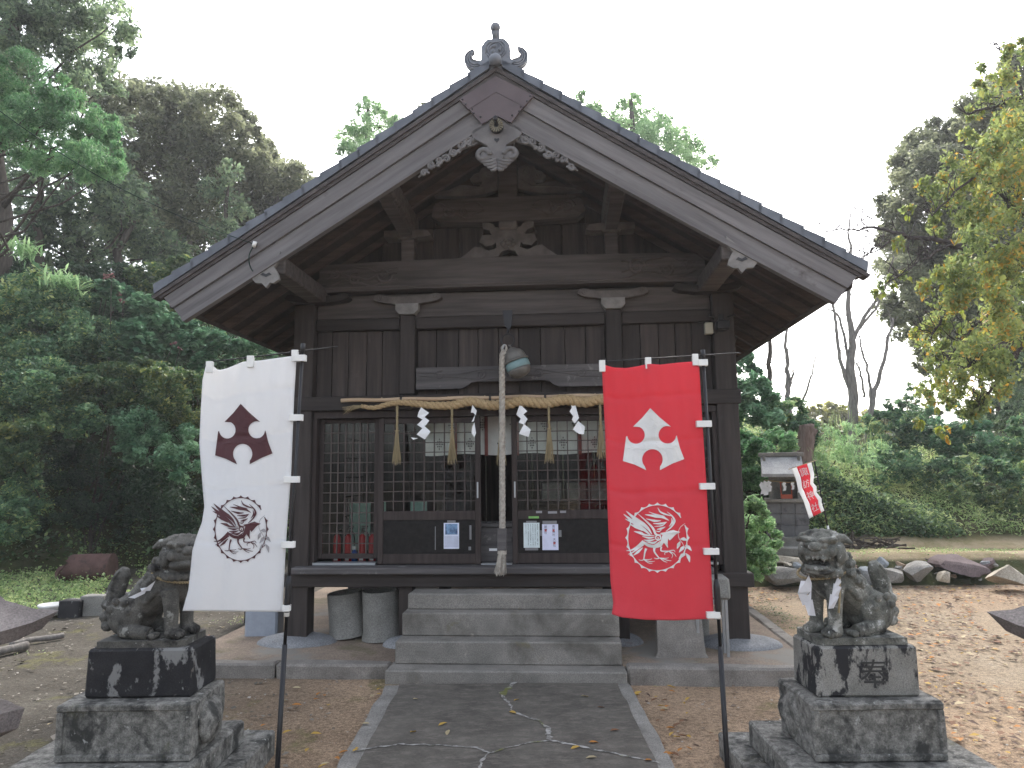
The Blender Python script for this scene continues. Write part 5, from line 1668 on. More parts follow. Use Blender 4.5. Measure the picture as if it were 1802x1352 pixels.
white = Cloth([z6(*p) for p in ((141, 90), (120, 180), (112, 330), (106, 470), (116, 600), (129, 760), (118, 830), (92, 900), (74, 960), (66, 1050), (56, 1140), (28, 1240))],
              [z6(*p) for p in ((553, 40), (540, 250), (526, 600), (504, 900), (486, 1250))],
              ([0, .07, .15, .25, .4, .6, 1], [638, 643, 652, 648, 637, 634.5, 625.5]), ([0, .5, 1], [1075.5, 1076, 1077]), 3.66,
              lambda u, v: .02 * math.sin(u * 6 + v * 3) * (1 - u * .6) + .022 * math.sin(v * 8 - u * 2.5) * (1 - u) + .05 * (1 - u) * math.sin(v * 4.4 + .6))
def arrow_white(x, y):
    # the same emblem on the other cloth, matched through the cloth's own coordinates
    return z6(178 + (x - 172) * (441 - 178) / (453 - 172), 288 + (y - 308) * (565 - 288) / (592 - 308))
def bird_white(x, y):
    # shift left hand side inward as the print follows the curving cloth
    px_ = 360 + (x * .868 + 12) / 9.015
    py_ = 860 + (y * .96 + 25) / 9.015
    return px_, py_
banner('white banner with a maroon arrow emblem above a maroon bird emblem, left of the steps', white, WHITE_C, EM_M, EM_G, arrow_white, bird_white,
       ((533, 613), (488, 1352)), ((363, 637.5), (450, 628), (594, 610)), [(368, 636, 20), (440, 626, 20), (518.5, 616, 20)],
       [(518, 537, 630), (509, 531, 735), (499, 525, 844), (495, 517, 959), (496, 509, 1071)], 'pair of banners before the hall')

# ------------------------------------------------------------------ stone lanterns at both edges of the frame
def lantern(x, y, rz, label):
    t = empty('stone_lantern', (x, y, 0), rz, label, 'stone lantern', 'stone lanterns at the frame edges')
    def sq(prof, n=8):
        m = MB()
        rings = []
        for (r, z, up) in prof:
            ring = []
            for k in range(4):
                for j in range(n):
                    a = j / n
                    c0 = Vector((math.cos(math.pi / 4 + k * math.pi / 2), math.sin(math.pi / 4 + k * math.pi / 2), 0))
                    c1 = Vector((math.cos(math.pi / 4 + (k + 1) * math.pi / 2), math.sin(math.pi / 4 + (k + 1) * math.pi / 2), 0))
                    p = c0.lerp(c1, a) * r
                    e = abs(a - .5) * 2
                    ring.append((p.x, p.y, z + up * e ** 3))
            rings.append(ring)
        q = 4 * n
        for ring in rings: m.v += ring
        for i in range(len(rings) - 1):
            for k in range(q):
                m.f.append((i * q + k, i * q + (k + 1) % q, (i + 1) * q + (k + 1) % q, (i + 1) * q + k)); m.mi.append(0)
        m.f.append(tuple(reversed(range(q)))); m.mi.append(0)
        m.f.append(tuple((len(rings) - 1) * q + k for k in range(q))); m.mi.append(0)
        return m
    rf = sq([(.3, 1.1, 0), (.5, 1.09, .05), (.56, 1.155, .055), (.47, 1.2, .02), (.36, 1.26, 0), (.27, 1.34, 0), (.17, 1.44, 0), (.1, 1.5, 0)]).build('roof', W['lantern'], t, True)
    smooth_by_angle(roughen(rf, .006, 9), 38)
    roughen(sq([(.24, .84, 0), (.24, 1.1, 0)]).build('fire_box', W['lantern'], t), .004, 9)
    roughen(sq([(.22, .66, 0), (.44, .76, 0), (.46, .835, 0), (.32, .84, 0)]).build('platform', W['lantern'], t), .006, 9)
    m = MB(); m.lathe([(.2, .1), (.17, .2), (.15, .4), (.16, .6), (.2, .66)], 18)
    m.build('shaft', W['lantern'], t, True)
    roughen(sq([(.42, -.08, 0), (.42, .04, 0), (.3, .1, 0)]).build('foot', W['lantern'], t), .006, 9)
    m = MB(); m.ball((0, 0, 1.56), (.09, .09, .1), 2); m.build('jewel', W['lantern'], t, True)
    return t
lantern(-2.42, 2.9, R(-34), 'purplish stone lantern cut off by the left edge, only its roof corner showing')
lantern(2.33, 2.66, R(34), 'grey stone lantern cut off by the right edge, curved roof corner showing')

# ------------------------------------------------------------------ things under and round the hall
def pipe(px, py, r, h, tilt, label):
    p = gnd(px, py, .1)
    m = MB()
    prof = [(r * 1.1, 0), (r * 1.06, .03), (r, .08), (r * .97, h), (r * .87, h), (r * .87, .02), (r * 1.1, 0)]
    m.lathe(prof, 28)
    o = m.build('concrete_pipe', W['concrete'], None, True)
    smooth_by_angle(o, 40)
    o.location = (p.x, p.y + r, .1 + r * abs(math.sin(tilt)) * .9)
    o.rotation_euler = (0, tilt, .3)
    tag(o, label, 'concrete pipe', 'concrete pipes under the hall')
pipe(606, 1127, .185, .43, R(-6), 'upright concrete pipe under the floor nearer the left pillar, tilted and chipped')
pipe(667, 1132, .19, .47, R(-3), 'upright concrete pipe under the floor beside the granite steps')
m = MB()
m.prism([(-.26, 0), (.23, 0), (.2, .05), (.17, .5), (-.2, .56), (-.23, .05)], 0, .09)
o = roughen(m.build('stone_slab', W['kerb']), .008, 6, 4)
p = gnd(1203, 1157, .1); o.location = (p.x, p.y, .085); o.rotation_euler = (R(-9), 0, R(-4))
tag(o, 'tall worn stone slab leaning under the floor behind the red banner', 'stone slab')
m = MB(); m.tube([(0, 0, 0), (0, 0, .42)], [.13, .125], 20)
o = m.build('concrete_post', W['concrete'], None, True); smooth_by_angle(o); p = bw(1.83, .35, .09); o.location = p
tag(o, 'short round concrete post under the floor beside the right pillar', 'post')
bas = empty('stone_basin', bw(1.86, -.42, .09), -PSI, 'pale broken stone block on a stand behind the red banner pole', 'stone basin')
roughen(part('bowl', W['concrete'], lambda m: m.box(-.2, .14, -.1, .1, .5, .7, .02), bas), .015, 7, 3)
part('stand', W['metal'], lambda m: [m.box(x - .012, x + .012, y - .012, y + .012, 0, .5) for x in (-.16, .1) for y in (-.07, .07)], bas)
sg = empty('notice_board', bw(-2.0, 1.75, .09), 0, 'grey board on short legs standing far under the hall floor', 'board')
part('panel', W['barge_dark'], lambda m: m.box(-.2, .5, 0, .04, .22, .75, .006), sg)
part('leg', W['dark_z'], lambda m: m.box(-.02, .02, .005, .035, 0, .22), sg)
part('leg', W['dark_z'], lambda m: m.box(.38, .42, .005, .035, 0, .22), sg)
# traffic cone and pale crate glimpsed beside the left pillar
cn = empty('traffic_cone', (-3.16, 9.0, .0), 0, 'orange red cone glimpsed between the white banner and the left pillar', 'cone')
CONE = PLAIN('orange cone plastic', (.55, .09, .03), .5)
part('cone_body', CONE, lambda m: m.lathe([(.16, .35), (.03, .98), (.0, .98)], 20), cn, True)
part('base', CONE, lambda m: m.box(-.2, .2, -.2, .2, .3, .35, .01), cn)
part('support', W['black'], lambda m: m.box(-.12, .12, -.12, .12, -.03, .3, .01), cn)
lc = MB(); lc.box(-.17, .17, -.12, .12, -.03, .36, .02)
o = lc.build('plastic_crate', PLAIN('grey blue plastic', (.3, .33, .38), .5)); o.location = (-2.64, 7.75, 0)
tag(o, 'grey blue plastic bin standing behind the white banner pole', 'bin')

# rusty drum on the grass, edging blocks, timber rail
dr = empty('rusty_drum', (-7.25, 12.5, .02), R(6), 'rusty red steel drum lying on its side in the weeds, one end torn', 'drum')
def drum(m):
    seg = 30; L = .55; r0 = .22
    rr_ = random.Random(8)
    rings = [-.33, -.32, -.3, -.11, -.1, .1, .11, .24, .3, .32, .33]
    for x in rings:
        for k in range(seg):
            a = 2 * math.pi * k / seg
            r_ = r0 * (1.03 if x in (-.33, -.11, .1, .33, -.1, .11) else 1)
            xx = x
            if x < -.29: xx = x - .16 * max(0, -math.sin(a)) + rr_.uniform(-.05, .05)
            m.v.append((xx, r_ * math.cos(a), .2 + r_ * math.sin(a)))
    for i in range(len(rings) - 1):
        for k in range(seg):
            m.f.append((i * seg + k, i * seg + (k + 1) % seg, (i + 1) * seg + (k + 1) % seg, (i + 1) * seg + k)); m.mi.append(0)
    m.f.append(tuple((len(rings) - 1) * seg + k for k in range(seg))); m.mi.append(0)
d_ = part('body', W['rust'], drum, dr, True); smooth_by_angle(d_, 50)
part('torn_lid', W['rust'], lambda m: m.tube([(-.4, -.06, .1), (-.46, 0, .11)], [.13, .14], 14), dr)
def block(px, py, w, h, d, mat, name, label, cat, rz=0, group=None):
    p = gnd(px, py, -.02)
    m = MB(); m.box(-w / 2, w / 2, 0, d, -.02, h, .012)
    o = roughen(m.build(name, mat), .008, 6, 3)
    o.location = (p.x, p.y, -.02); o.rotation_euler = (0, 0, rz)
    tag(o, label, cat, group)
block(120, 1086, .27, .2, .2, W['ped_dark'], 'edging_stone', 'dark mossy edging stone left of the pale square block', 'edging stone', R(4))
block(160, 1083, .3, .245, .16, W['concrete'], 'concrete_block', 'pale square concrete block standing at the edge of the weeds', 'concrete block', R(3))
block(205, 1077, .3, .23, .18, W['ped_dark'], 'edging_stone', 'dark edging stone right of the pale square block, behind the lion tail', 'edging stone', R(3))
block(262, 1068, .5, .15, .18, W['ped_dark'], 'edging_stone', 'long dark edging stone behind the left lion', 'edging stone', R(3))
pl2 = empty('white_basin', gnd(82, 1084, 0) + Vector((0, .1, -.02)), 0, 'shallow white plastic basin on the ground beyond the left lantern', 'basin')
part('bowl', W['white_plastic'], lambda m: m.lathe([(0, .02), (.13, .02), (.15, .12), (.165, .13), (.165, .15), (.14, .15), (.125, .04), (0, .04)], 24), pl2, True)
def log(pts, r, label):
    P = [gnd(*p, .0) for p in pts]
    m = MB(); m.tube(curve_pts([(q.x, q.y, r * .6) for q in P], 8), r, 10)
    o = roughen(m.build('log', W['bark_grey'], None, True), .012, 8)
    tag(o, label, 'log', 'logs edging the moss')
log([(20, 1138), (60, 1129), (112, 1121)], .03, 'weathered log edging the moss, the piece further right')
log([(-60, 1162), (-5, 1152), (48, 1140)], .042, 'thicker weathered log edging the moss at the left frame edge')

# ------------------------------------------------------------------ terrace: boulder wall, small stone shrine, flag, stump
BM = [MAT('boulder ' + n, c1, c2, ns=3, rough=.9, bump=.5, fine=60, spots=[((.08, .09, .05), 3, .62, .12), ((.32, .3, .27), 5, .66, .08)]) for n, c1, c2 in
      (('grey', (.16, .155, .145), (.3, .29, .27)), ('blue grey', (.16, .18, .2), (.29, .31, .33)), ('purple brown', (.085, .062, .062), (.17, .13, .13)), ('pale buff', (.28, .25, .2), (.45, .41, .34)), ('tan', (.26, .18, .12), (.4, .3, .21)))]
def boulder(px0, px1, py0, py1, Y, k, label, seed, shape=1.0):
    a, b = at(px0, py1, Y), at(px1, py0, Y)
    rx, rz_ = (b.x - a.x) / 2, (b.z - a.z) / 2
    m = MB(); m.ball((0, 0, 0), 1, 3)
    rr_ = random.Random(seed)
    cuts = [(Vector((rr_.gauss(0, 1), rr_.gauss(0, 1), rr_.gauss(0, 1))).normalized(), rr_.uniform(.45, .8)) for _ in range(12)]
    V = []
    for p in m.v:
        p = Vector(p)
        for n_, d in cuts:
            t = p.dot(n_) - d
            if t > 0: p = p - n_ * t
        p *= 1 + .06 * mnoise.noise(p * 2.3 + Vector((seed, 0, 0)))
        V.append(p)
    mx = [max(abs(p[i]) for p in V) for i in range(3)]
    m.v = [(p.x / mx[0] * rx, p.y / mx[1] * max(rx, rz_) * .8, p.z / mx[2] * rz_) for p in V]
    o = m.build('boulder', BM[k], None, False)
    smooth_by_angle(o, 18)
    o.location = ((a.x + b.x) / 2, Y + max(rx, rz_) * .4, (a.z + b.z) / 2)
    tag(o, label, 'boulder', 'boulders of the low terrace wall')
for i, q in enumerate(((1352, 1432, 998, 1034, 10.85, 0, 'long grey boulder at the left end of the wall beside the bush'), (1362, 1424, 978, 1000, 11.2, 3, 'flat pale slab on top of the left end of the wall'),
                       (1494, 1512, 984, 1020, 11.2, 4, 'small tan boulder just right of the right lion face'), (1512, 1545, 990, 1030, 10.95, 1, 'blue grey boulder half hidden behind the lion tail'), (1538, 1566, 980, 1004, 11.25, 1, 'angular blue grey stone on top above the lion tail'),
                       (1556, 1594, 996, 1028, 11.0, 0, 'grey boulder just right of the lion tail'), (1575, 1596, 988, 1006, 11.3, 4, 'small orange tan stone wedged between grey boulders'), (1590, 1650, 987, 1027, 10.95, 0, 'large rounded grey boulder in the middle of the wall'),
                       (1608, 1648, 976, 992, 11.4, 2, 'flat dark stone on top of the large rounded boulder'), (1648, 1738, 978, 1018, 11.1, 2, 'long dark purple boulder, the widest of the wall'), (1652, 1678, 1004, 1026, 10.7, 3, 'small pale stone in front of the purple boulder'),
                       (1566, 1610, 977, 990, 11.5, 0, 'flat pale grey cap stone behind the grey boulders'), (1750, 1822, 994, 1038, 10.4, 3, 'big pale buff boulder at the right edge of the frame'), (1728, 1758, 982, 1006, 11.2, 2, 'dark mossy boulder between the purple and the buff one'),
                       (1420, 1500, 985, 1028, 11.1, 0, 'grey boulder behind the right lion chest'), (1376, 1396, 988, 1000, 10.95, 3, 'small pale cobble above the long grey boulder'), (1396, 1412, 990, 1001, 10.95, 1, 'small bluish cobble above the long grey boulder'))):
    boulder(*q[:7], seed=i * 7 + 1)

rr_ = random.Random(15)
for i in range(34):
    x_ = rr_.uniform(1352, 1760); w_ = rr_.uniform(12, 24); h_ = w_ * rr_.uniform(.5, .75)
    y_ = rr_.uniform(986, 1014)
    k_ = rr_.choice([0, 0, 1, 2, 3, 4])
    c_ = ('grey', 'blue grey', 'purple brown', 'pale buff', 'tan')[k_]
    boulder(x_, x_ + w_, y_, y_ + h_, 11.18 + rr_.uniform(0, .1), k_, 'small ' + c_ + ' rubble stone packed between larger boulders, ' + ('left end of the wall' if x_ < 1440 else 'behind the right lion' if x_ < 1580 else 'right part of the wall'), 300 + i)
    COL.objects[-1]['group'] = c_ + ' rubble stones in the low wall'
hk = empty('small_stone_shrine', (4.55, 12.0, .38), R(-18), 'small grey stone shrine on a block pedestal on the terrace', 'stone shrine')
part('step', W['concrete'], lambda m: m.box(-.24, .3, -.5, -.2, .0, .13, .01), hk)
part('step', W['concrete'], lambda m: m.box(-.26, .34, -.2, .1, .0, .27, .01), hk)
GS = MAT('block pedestal concrete', (.1, .1, .105), (.2, .2, .205), ns=3, rough=.9, bump=.3, spots=[((.05, .05, .055), 5, .55, .15)])
for r_ in range(3):
    for c_ in range(3):
        z0 = .27 + r_ * .185
        sh = .5 if r_ % 2 else 0
        x0 = -.33 + .012 * r_ + c_ * .22 + 0
        x1 = x0 + .216
        part('block', GS, lambda m: m.box(x0, x1, .0, .5, z0, z0 + .182, .006), hk)
part('shelf', W['granite'], lambda m: m.box(-.33, .31, -.08, .55, .826, .885, .008), hk)
part('body', W['concrete'], lambda m: (m.box(-.25, -.2, .05, .45, .886, 1.2), m.box(.18, .23, .05, .45, .886, 1.2), m.box(-.2, .18, .3, .45, .886, 1.2), m.box(-.25, .23, .05, .45, 1.2, 1.27)), hk)
part('roof', MAT('pale roof stone', (.25, .25, .25), (.4, .4, .395), ns=4, rough=.85, bump=.3, fine=90), lambda m: (m.prism([(-.2, 1.25), (-.2, 1.3), (.22, 1.6), (.3, 1.6), (.72, 1.3), (.72, 1.25)], -.36, .29, 'x')), hk)
part('ridge', W['granite'], lambda m: m.box(-.4, .33, .18, .34, 1.59, 1.66, .01), hk)
part('ridge_peg', W['granite'], lambda m: m.box(-.33, -.29, .1, .18, 1.48, 1.6, .004), hk)
part('ridge_peg', W['granite'], lambda m: m.box(.22, .26, .1, .18, 1.48, 1.6, .004), hk)
obx = empty('red_box', hk.location + Vector((-.0, -.03, .886)), R(-18), 'small orange red offering box inside the little stone shrine', 'box')
part('tray', PLAIN('orange red lacquer', (.42, .08, .035), .5), lambda m: (m.box(-.09, .09, 0, .12, 0, .07, .004), m.box(-.09, -.075, .0, .02, .07, .26), m.box(.075, .09, 0, .02, .07, .26), m.box(-.1, .1, 0, .02, .26, .275)), obx)
rp = empty('shrine_rope', hk.location + Vector((-.03, -.09, 1.17)), R(-18), 'thin straw rope with white paper streamers across the little stone shrine', 'straw rope')
part('twist', W['straw_dry'], lambda m: m.tube(curve_pts([(-.34, 0, .03), (-.1, -.01, .0), (.1, -.01, -.01), (.26, 0, .02)], 6), .008, 6), rp, True)
def mini(m, x, z, s):
    for q in ([(0, 0), (.05, -.03), (.03, -.07), (-.03, -.05)], [(-.03, -.05), (.03, -.07), (.06, -.11), (0, -.13)], [(0, -.12), (.05, -.1), (.04, -.18), (-.02, -.19)]):
        m.add([(x + a * s, -.015, z + b * s) for a, b in q], [(0, 1, 2, 3)])
        m.add([(x + a * s, -.013, z + b * s) for a, b in q], [(3, 2, 1, 0)])
part('streamer', W['paper'], lambda m: (mini(m, -.33, .02, 1.3), mini(m, -.27, .02, 1.0), mini(m, -.38, .0, 1.1)), rp)
part('streamer', W['paper'], lambda m: mini(m, -.03, 0, .8), rp)
part('streamer', W['paper'], lambda m: mini(m, .1, 0, .7), rp)
part('streamer', W['paper'], lambda m: mini(m, .2, .01, 1.0), rp)

# slanted flag with the shrine's name
YFl = 8.0
def fl(x, y, o=0): return at(1290 + x / 3.52 if False else x, y, YFl + o)
pf_ = [(1392, 822), (1427, 814)]
fg = empty('small_flag', fl(1464, 960) * 1.0, 0, 'small tilted red flag with white characters and white borders, behind the right lion', 'banner')
fo = Vector(fg.location)
def flag_pt(u, v, o=0):
    lx = np.interp(v, [0, .2, .45, .65, 1], [1392, 1400, 1405, 1414, 1424]); ly = np.interp(v, [0, 1], [824, 913])
    rx = np.interp(v, [0, .25, .42, .5, .62, .75, .85, 1], [1428, 1433, 1431, 1437, 1437, 1446, 1446, 1451]); ry = np.interp(v, [0, 1], [814, 899])
    return at(lx + (rx - lx) * u, ly + (ry - ly) * u, YFl + .02 * math.sin(v * 9 + u * 3) + o)
def strip(u0, u1, mat, name, o=0):
    m = MB()
    for j in range(25):
        for i in range(5): m.v.append(tuple(flag_pt(u0 + (u1 - u0) * i / 4, j / 24, o) - fo))
    for j in range(24):
        for i in range(4):
            a = j * 5 + i
            m.f.append((a, a + 5, a + 6, a + 1)); m.mi.append(0)
    ob_ = m.build(name, mat, fg, True)
    md = ob_.modifiers.new('t', 'SOLIDIFY'); md.thickness = .001
strip(0, .27, WHITE_C, 'white_border'); strip(.272, .78, RED_C, 'red_cloth'); strip(.782, 1, WHITE_C, 'white_border')
m = MB()
for i, ch in enumerate('諏訪神社'):
    vs, fs = glyph(ch)
    V = [flag_pt(.525 + a * .40, .135 + i * .238 - b * .165, -.008) - fo for a, b in vs]
    m.add(V, fs)
m.build('lettering', PLAIN('white lettering', (.75, .75, .75), .7), fg)
m = MB(); m.tube([at(1458, 935, YFl) - fo, at(1433, 812, YFl) - fo], .008, 8); m.build('pole', W['black'], fg, True)
m = MB(); m.tube([at(1464, 975, YFl) - fo, at(1456.5, 925, YFl) - fo], .013, 8); m.build('pole_tip', W['white_plastic'], fg, True)
m = MB(); m.tube([at(1464, 975, YFl) - fo, at(1475, 1060, YFl) - fo, Vector((at(1475, 1060, YFl).x, YFl, -.03)) - fo], .012, 8); m.build('lower_pole', W['black'], fg, True)
m = MB(); m.tube([at(1388, 826, YFl) - fo, at(1437, 810, YFl) - fo], .004, 6); m.build('cross_bar', W['bamboo'], fg, True)
for (x, y) in ((1434, 841), (1440, 865), (1447, 888)):
    m = MB(); m.tube([at(x - 2, y, YFl) - fo, at(x + 4, y - 2, YFl) - fo], .006, 5)
    m.build('loop', W['white_plastic'], fg)

stump = empty('dead_tree_stump', (5.66, 13.9, 0), 0, 'tall broken dead tree stump rising behind the little stone shrine', 'stump')
def stm(m):
    P = [(-.05, 0, hill(5.75, 13.9) - .2), (-.02, 0, 1.7), (.05, 0, 2.2), (.1, 0, 2.5), (.1, 0, 2.62)]
    m.tube(P, [.22, .17, .155, .165, .14], 16)
    m.tube([(.12, -.02, 2.35), (.28, -.04, 2.5)], [.07, .04], 8)
roughen(part('trunk', MAT('dead weathered wood', (.09, .06, .05), (.26, .19, .16), (5, 5, .8), ns=4, rough=.95, bump=.9, bdist=.03), stm, stump, True), .04, 5, 1)

# cable from the gable to the trees on the left
cb = empty('power_cable', bw(-2.14, YF - .05, 3.77), 0, 'thin green cable running from the left bargeboard up to the top left', 'cable')
co_ = Vector(cb.location)
a_, b_ = Vector((0, 0, 0)), at(-120, 105, 5.2) - co_
pts = [a_.lerp(b_, i / 24) + Vector((0, 0, -.18 * math.sin(math.pi * i / 24))) for i in range(25)]
CABLE = PLAIN('dark green cable', (.02, .04, .034), .9, 0, .05)
m = MB(); m.tube(pts, .0035, 5); m.build('wire', CABLE, cb, True)
m = MB(); m.tube([pts[0], pts[0] + (pts[1] - pts[0]) * .3], [.03, .026], 10); m.build('insulator', W['white_plastic'], cb, True)
m = MB(); m.tube(curve_pts([(-.02, 0, .0), (-.06, -.0, -.1), (-.05, .02, -.2), (.0, .06, -.27)], 6), .005, 5); m.tube(curve_pts([(.0, .03, .0), (.06, .05, -.03), (.09, .06, -.08)], 5), .005, 5); m.build('drop_wire', CABLE, cb, True)
# ------------------------------------------------------------------ foliage
DENS = 9.0
LSC = .8
def leaf_mesh(name, C, size, mat, parent=None, up=.35, aspect=.5, seed=0, droop=0.0, tint=None, spread=.22):
    """many leaf-sized faces at the points C; size in metres (array or number)"""
    rng = np.random.default_rng(seed + 5)
    n = len(C)
    nrm = rng.normal(size=(n, 3)); nrm[:, 2] += up * 3
    nrm /= np.linalg.norm(nrm, axis=1)[:, None]
    size = np.asarray(size) * LSC
    a = rng.normal(size=(n, 3)); a[:, 2] -= droop * 2
    a -= nrm * (a * nrm).sum(1)[:, None]
    a /= np.maximum(1e-6, np.linalg.norm(a, axis=1))[:, None]
    b = np.cross(nrm, a)
    L = (np.asarray(size) * np.exp(rng.normal(size=n) * .32))[:, None]
    Wd = L * aspect
    V = np.empty((n, 4, 3))
    V[:, 0] = C - a * L * .5
    V[:, 1] = C + b * Wd * .5 - a * L * .05 + nrm * L * .06
    V[:, 2] = C + a * L * .5 - nrm * L * .05
    V[:, 3] = C - b * Wd * .5 - a * L * .05 + nrm * L * .06
    me = bpy.data.meshes.new(name)
    me.vertices.add(n * 4); me.vertices.foreach_set('co', V.reshape(-1).astype(np.float32))
    me.loops.add(n * 4); me.loops.foreach_set('vertex_index', np.arange(n * 4, dtype=np.int32))
    me.polygons.add(n)
    me.polygons.foreach_set('loop_start', np.arange(0, n * 4, 4, dtype=np.int32))
    me.polygons.foreach_set('loop_total', np.full(n, 4, dtype=np.int32))
    me.update(calc_edges=True)
    t = (np.full(n, .5) if tint is None else tint) + rng.normal(size=n) * spread
    at_ = me.attributes.new('tint', 'FLOAT', 'FACE')
    at_.data.foreach_set('value', np.clip(t, 0, 1).astype(np.float32))
    me.materials.append(mat)
    return link(bpy.data.objects.new(name, me), parent)
def clump_pts(clumps, per, rng, shell=.55, flat=.85):
    """points in lumpy clumps: (x,y,z,r); denser towards the outside, broken into smaller tufts"""
    P, T = [], []
    for (x, y, z, r) in clumps:
        k = max(12, int(per * DENS * r * r))
        nt = max(9, int(34 * min(2.2, r) ** 1.1))
        d = rng.normal(size=(nt, 3)); d /= np.linalg.norm(d, axis=1)[:, None]
        tc = d * r * rng.uniform(.35, 1.0, (nt, 1)) ** .5
        tr = r * rng.uniform(.25, .55, nt)
        w = rng.integers(0, nt, k)
        e = rng.normal(size=(k, 3)); e /= np.linalg.norm(e, axis=1)[:, None]
        p = tc[w] + e * (tr[w] * rng.uniform(0, 1, k) ** (1 - shell))[:, None]
        p[:, 2] *= flat
        P.append(p + np.array([x, y, z]))
        tint_c = rng.normal() * .1
        T.append(.5 + tint_c + (rng.normal(size=nt) * .09)[w])
    return np.concatenate(P), np.concatenate(T)
def px_clumps(L, Y, jit=.6, rng=None):
    out = []
    for c in L:
        x, y, r = c[:3]
        yy = Y + (c[3] if len(c) > 3 else (rng.uniform(-jit, jit) if rng is not None else 0))
        p = at(x, y, yy)
        out.append((p.x, p.y, p.z, r / FPX * yy * 1.12))
    return out
def limb(m, a, b, r0, r1, rng, wob=.12, n=7, seg=7):
    a, b = Vector(a), Vector(b)
    L = (b - a).length
    pts = []
    for i in range(n + 1):
        t = i / n
        o = Vector((rng.normal(), rng.normal(), rng.normal() * .6)) * L * wob * .25 * math.sin(math.pi * t)
        pts.append(a.lerp(b, t) + o)
    m.tube(pts, [r0 + (r1 - r0) * i / n for i in range(n + 1)], seg)
    return pts
def tree(name, label, group, base, top, clumps, per, leaf, mat, bark, r0=.3, seed=1, aspect=.5, up=.3, droop=0, cat='tree', limbs=True, lean=None, trunk_pts=None):
    rng = np.random.default_rng(seed)
    t = empty(name, base, 0, label, cat, group)
    o = Vector(base)
    m = MB()
    tp = limb(m, (0, 0, -.4), Vector(top) - o, r0, r0 * .25, rng, .1, 10, 9)
    if limbs:
        for (x, y, z, r) in clumps:
            tgt = Vector((x, y, z)) - o
            j = min(range(len(tp)), key=lambda i: abs(tp[i].z - (tgt.z - .6 * abs((tgt - tp[i]).xy.length))))
            f = max(.15, 1 - j / len(tp))
            limb(m, tp[j], tgt, r0 * .2 * f + .01, .008, rng, .22, 6, 6)
    m.build('trunk', bark, t, True)
    P, T = clump_pts(clumps, per * .85, rng)
    c = leaf_mesh('crown', P - np.array(o), leaf, mat, t, up, aspect, seed, droop, T)
    tag(c, kind='stuff')
    return t
LV = {}
LV['dark'] = LEAF('dark evergreen leaf', [(.1, (0.047, 0.070, 0.047)), (.5, (0.112, 0.159, 0.099)), (.9, (0.216, 0.272, 0.158))], .5, .4, 2.3)
LV['olive'] = LEAF('olive evergreen leaf', [(.1, (0.056, 0.065, 0.041)), (.5, (0.118, 0.132, 0.082)), (.9, (0.207, 0.219, 0.141))], .5, .4, 2.3)
LV['cedar'] = LEAF('bright cedar spray', [(.1, (0.069, 0.147, 0.069)), (.5, (0.136, 0.271, 0.126)), (.9, (0.240, 0.374, 0.178))], .4)
LV['bush'] = LEAF('bush leaf', [(.08, (0.049, 0.102, 0.060)), (.45, (0.116, 0.215, 0.116)), (.75, (0.204, 0.317, 0.162)), (.97, (0.481, 0.529, 0.231))], .3)
LV['bluegreen'] = LEAF('blue green leaf', [(.1, (0.061, 0.132, 0.078)), (.5, (0.129, 0.251, 0.144)), (.9, (0.252, 0.392, 0.237))], .3)
LV['yellowgreen'] = LEAF('yellow tipped leaf', [(.08, (.04, .085, .045)), (.5, (.095, .155, .075)), (.82, (.15, .2, .085)), (1, (.32, .34, .12))], .35)
LV['shadebush'] = LEAF('deep green leaf', [(.1, (0.020, 0.040, 0.025)), (.5, (0.044, 0.081, 0.048)), (.9, (0.087, 0.136, 0.079))], .25)  # darker bush leaf: the shade of the hollow is put into its colour
LV['cherry'] = LEAF('autumn cherry leaf', [(.08, (.11, .15, .065)), (.45, (.2, .25, .1)), (.84, (.3, .33, .12)), (.95, (.48, .4, .11)), (1, (.45, .28, .08))], .5)
LV['light'] = LEAF('light green leaf', [(.1, (0.145, 0.249, 0.125)), (.5, (0.282, 0.426, 0.221)), (.9, (0.466, 0.612, 0.344))], .4)
LV['ivy'] = LEAF('ivy leaf', [(.1, (0.036, 0.073, 0.036)), (.5, (0.092, 0.155, 0.081)), (.85, (0.208, 0.300, 0.135)), (1, (0.424, 0.507, 0.217))], .25)
LV['grass'] = LEAF('grass blade', [(.1, (0.160, 0.243, 0.099)), (.5, (0.313, 0.431, 0.183)), (.9, (0.603, 0.651, 0.319))], .35)
LV['pink'] = LEAF('pink bract', [(.1, (.15, .07, .075)), (.9, (.3, .17, .17))], .3)
LV['sunny'] = LEAF('sunlit yellow leaf', [(.1, (.2, .22, .06)), (.9, (.42, .4, .14))], .4)

def gz(x, y): return max(-.03, hill(x, y))
def base_of(px, Y, dx=0):
    p = at(px, 800, Y); return (p.x + dx, Y, gz(p.x + dx, Y) - .1)
rg = np.random.default_rng(3)
WOOD_G = 'trees of the wood on the left bank'
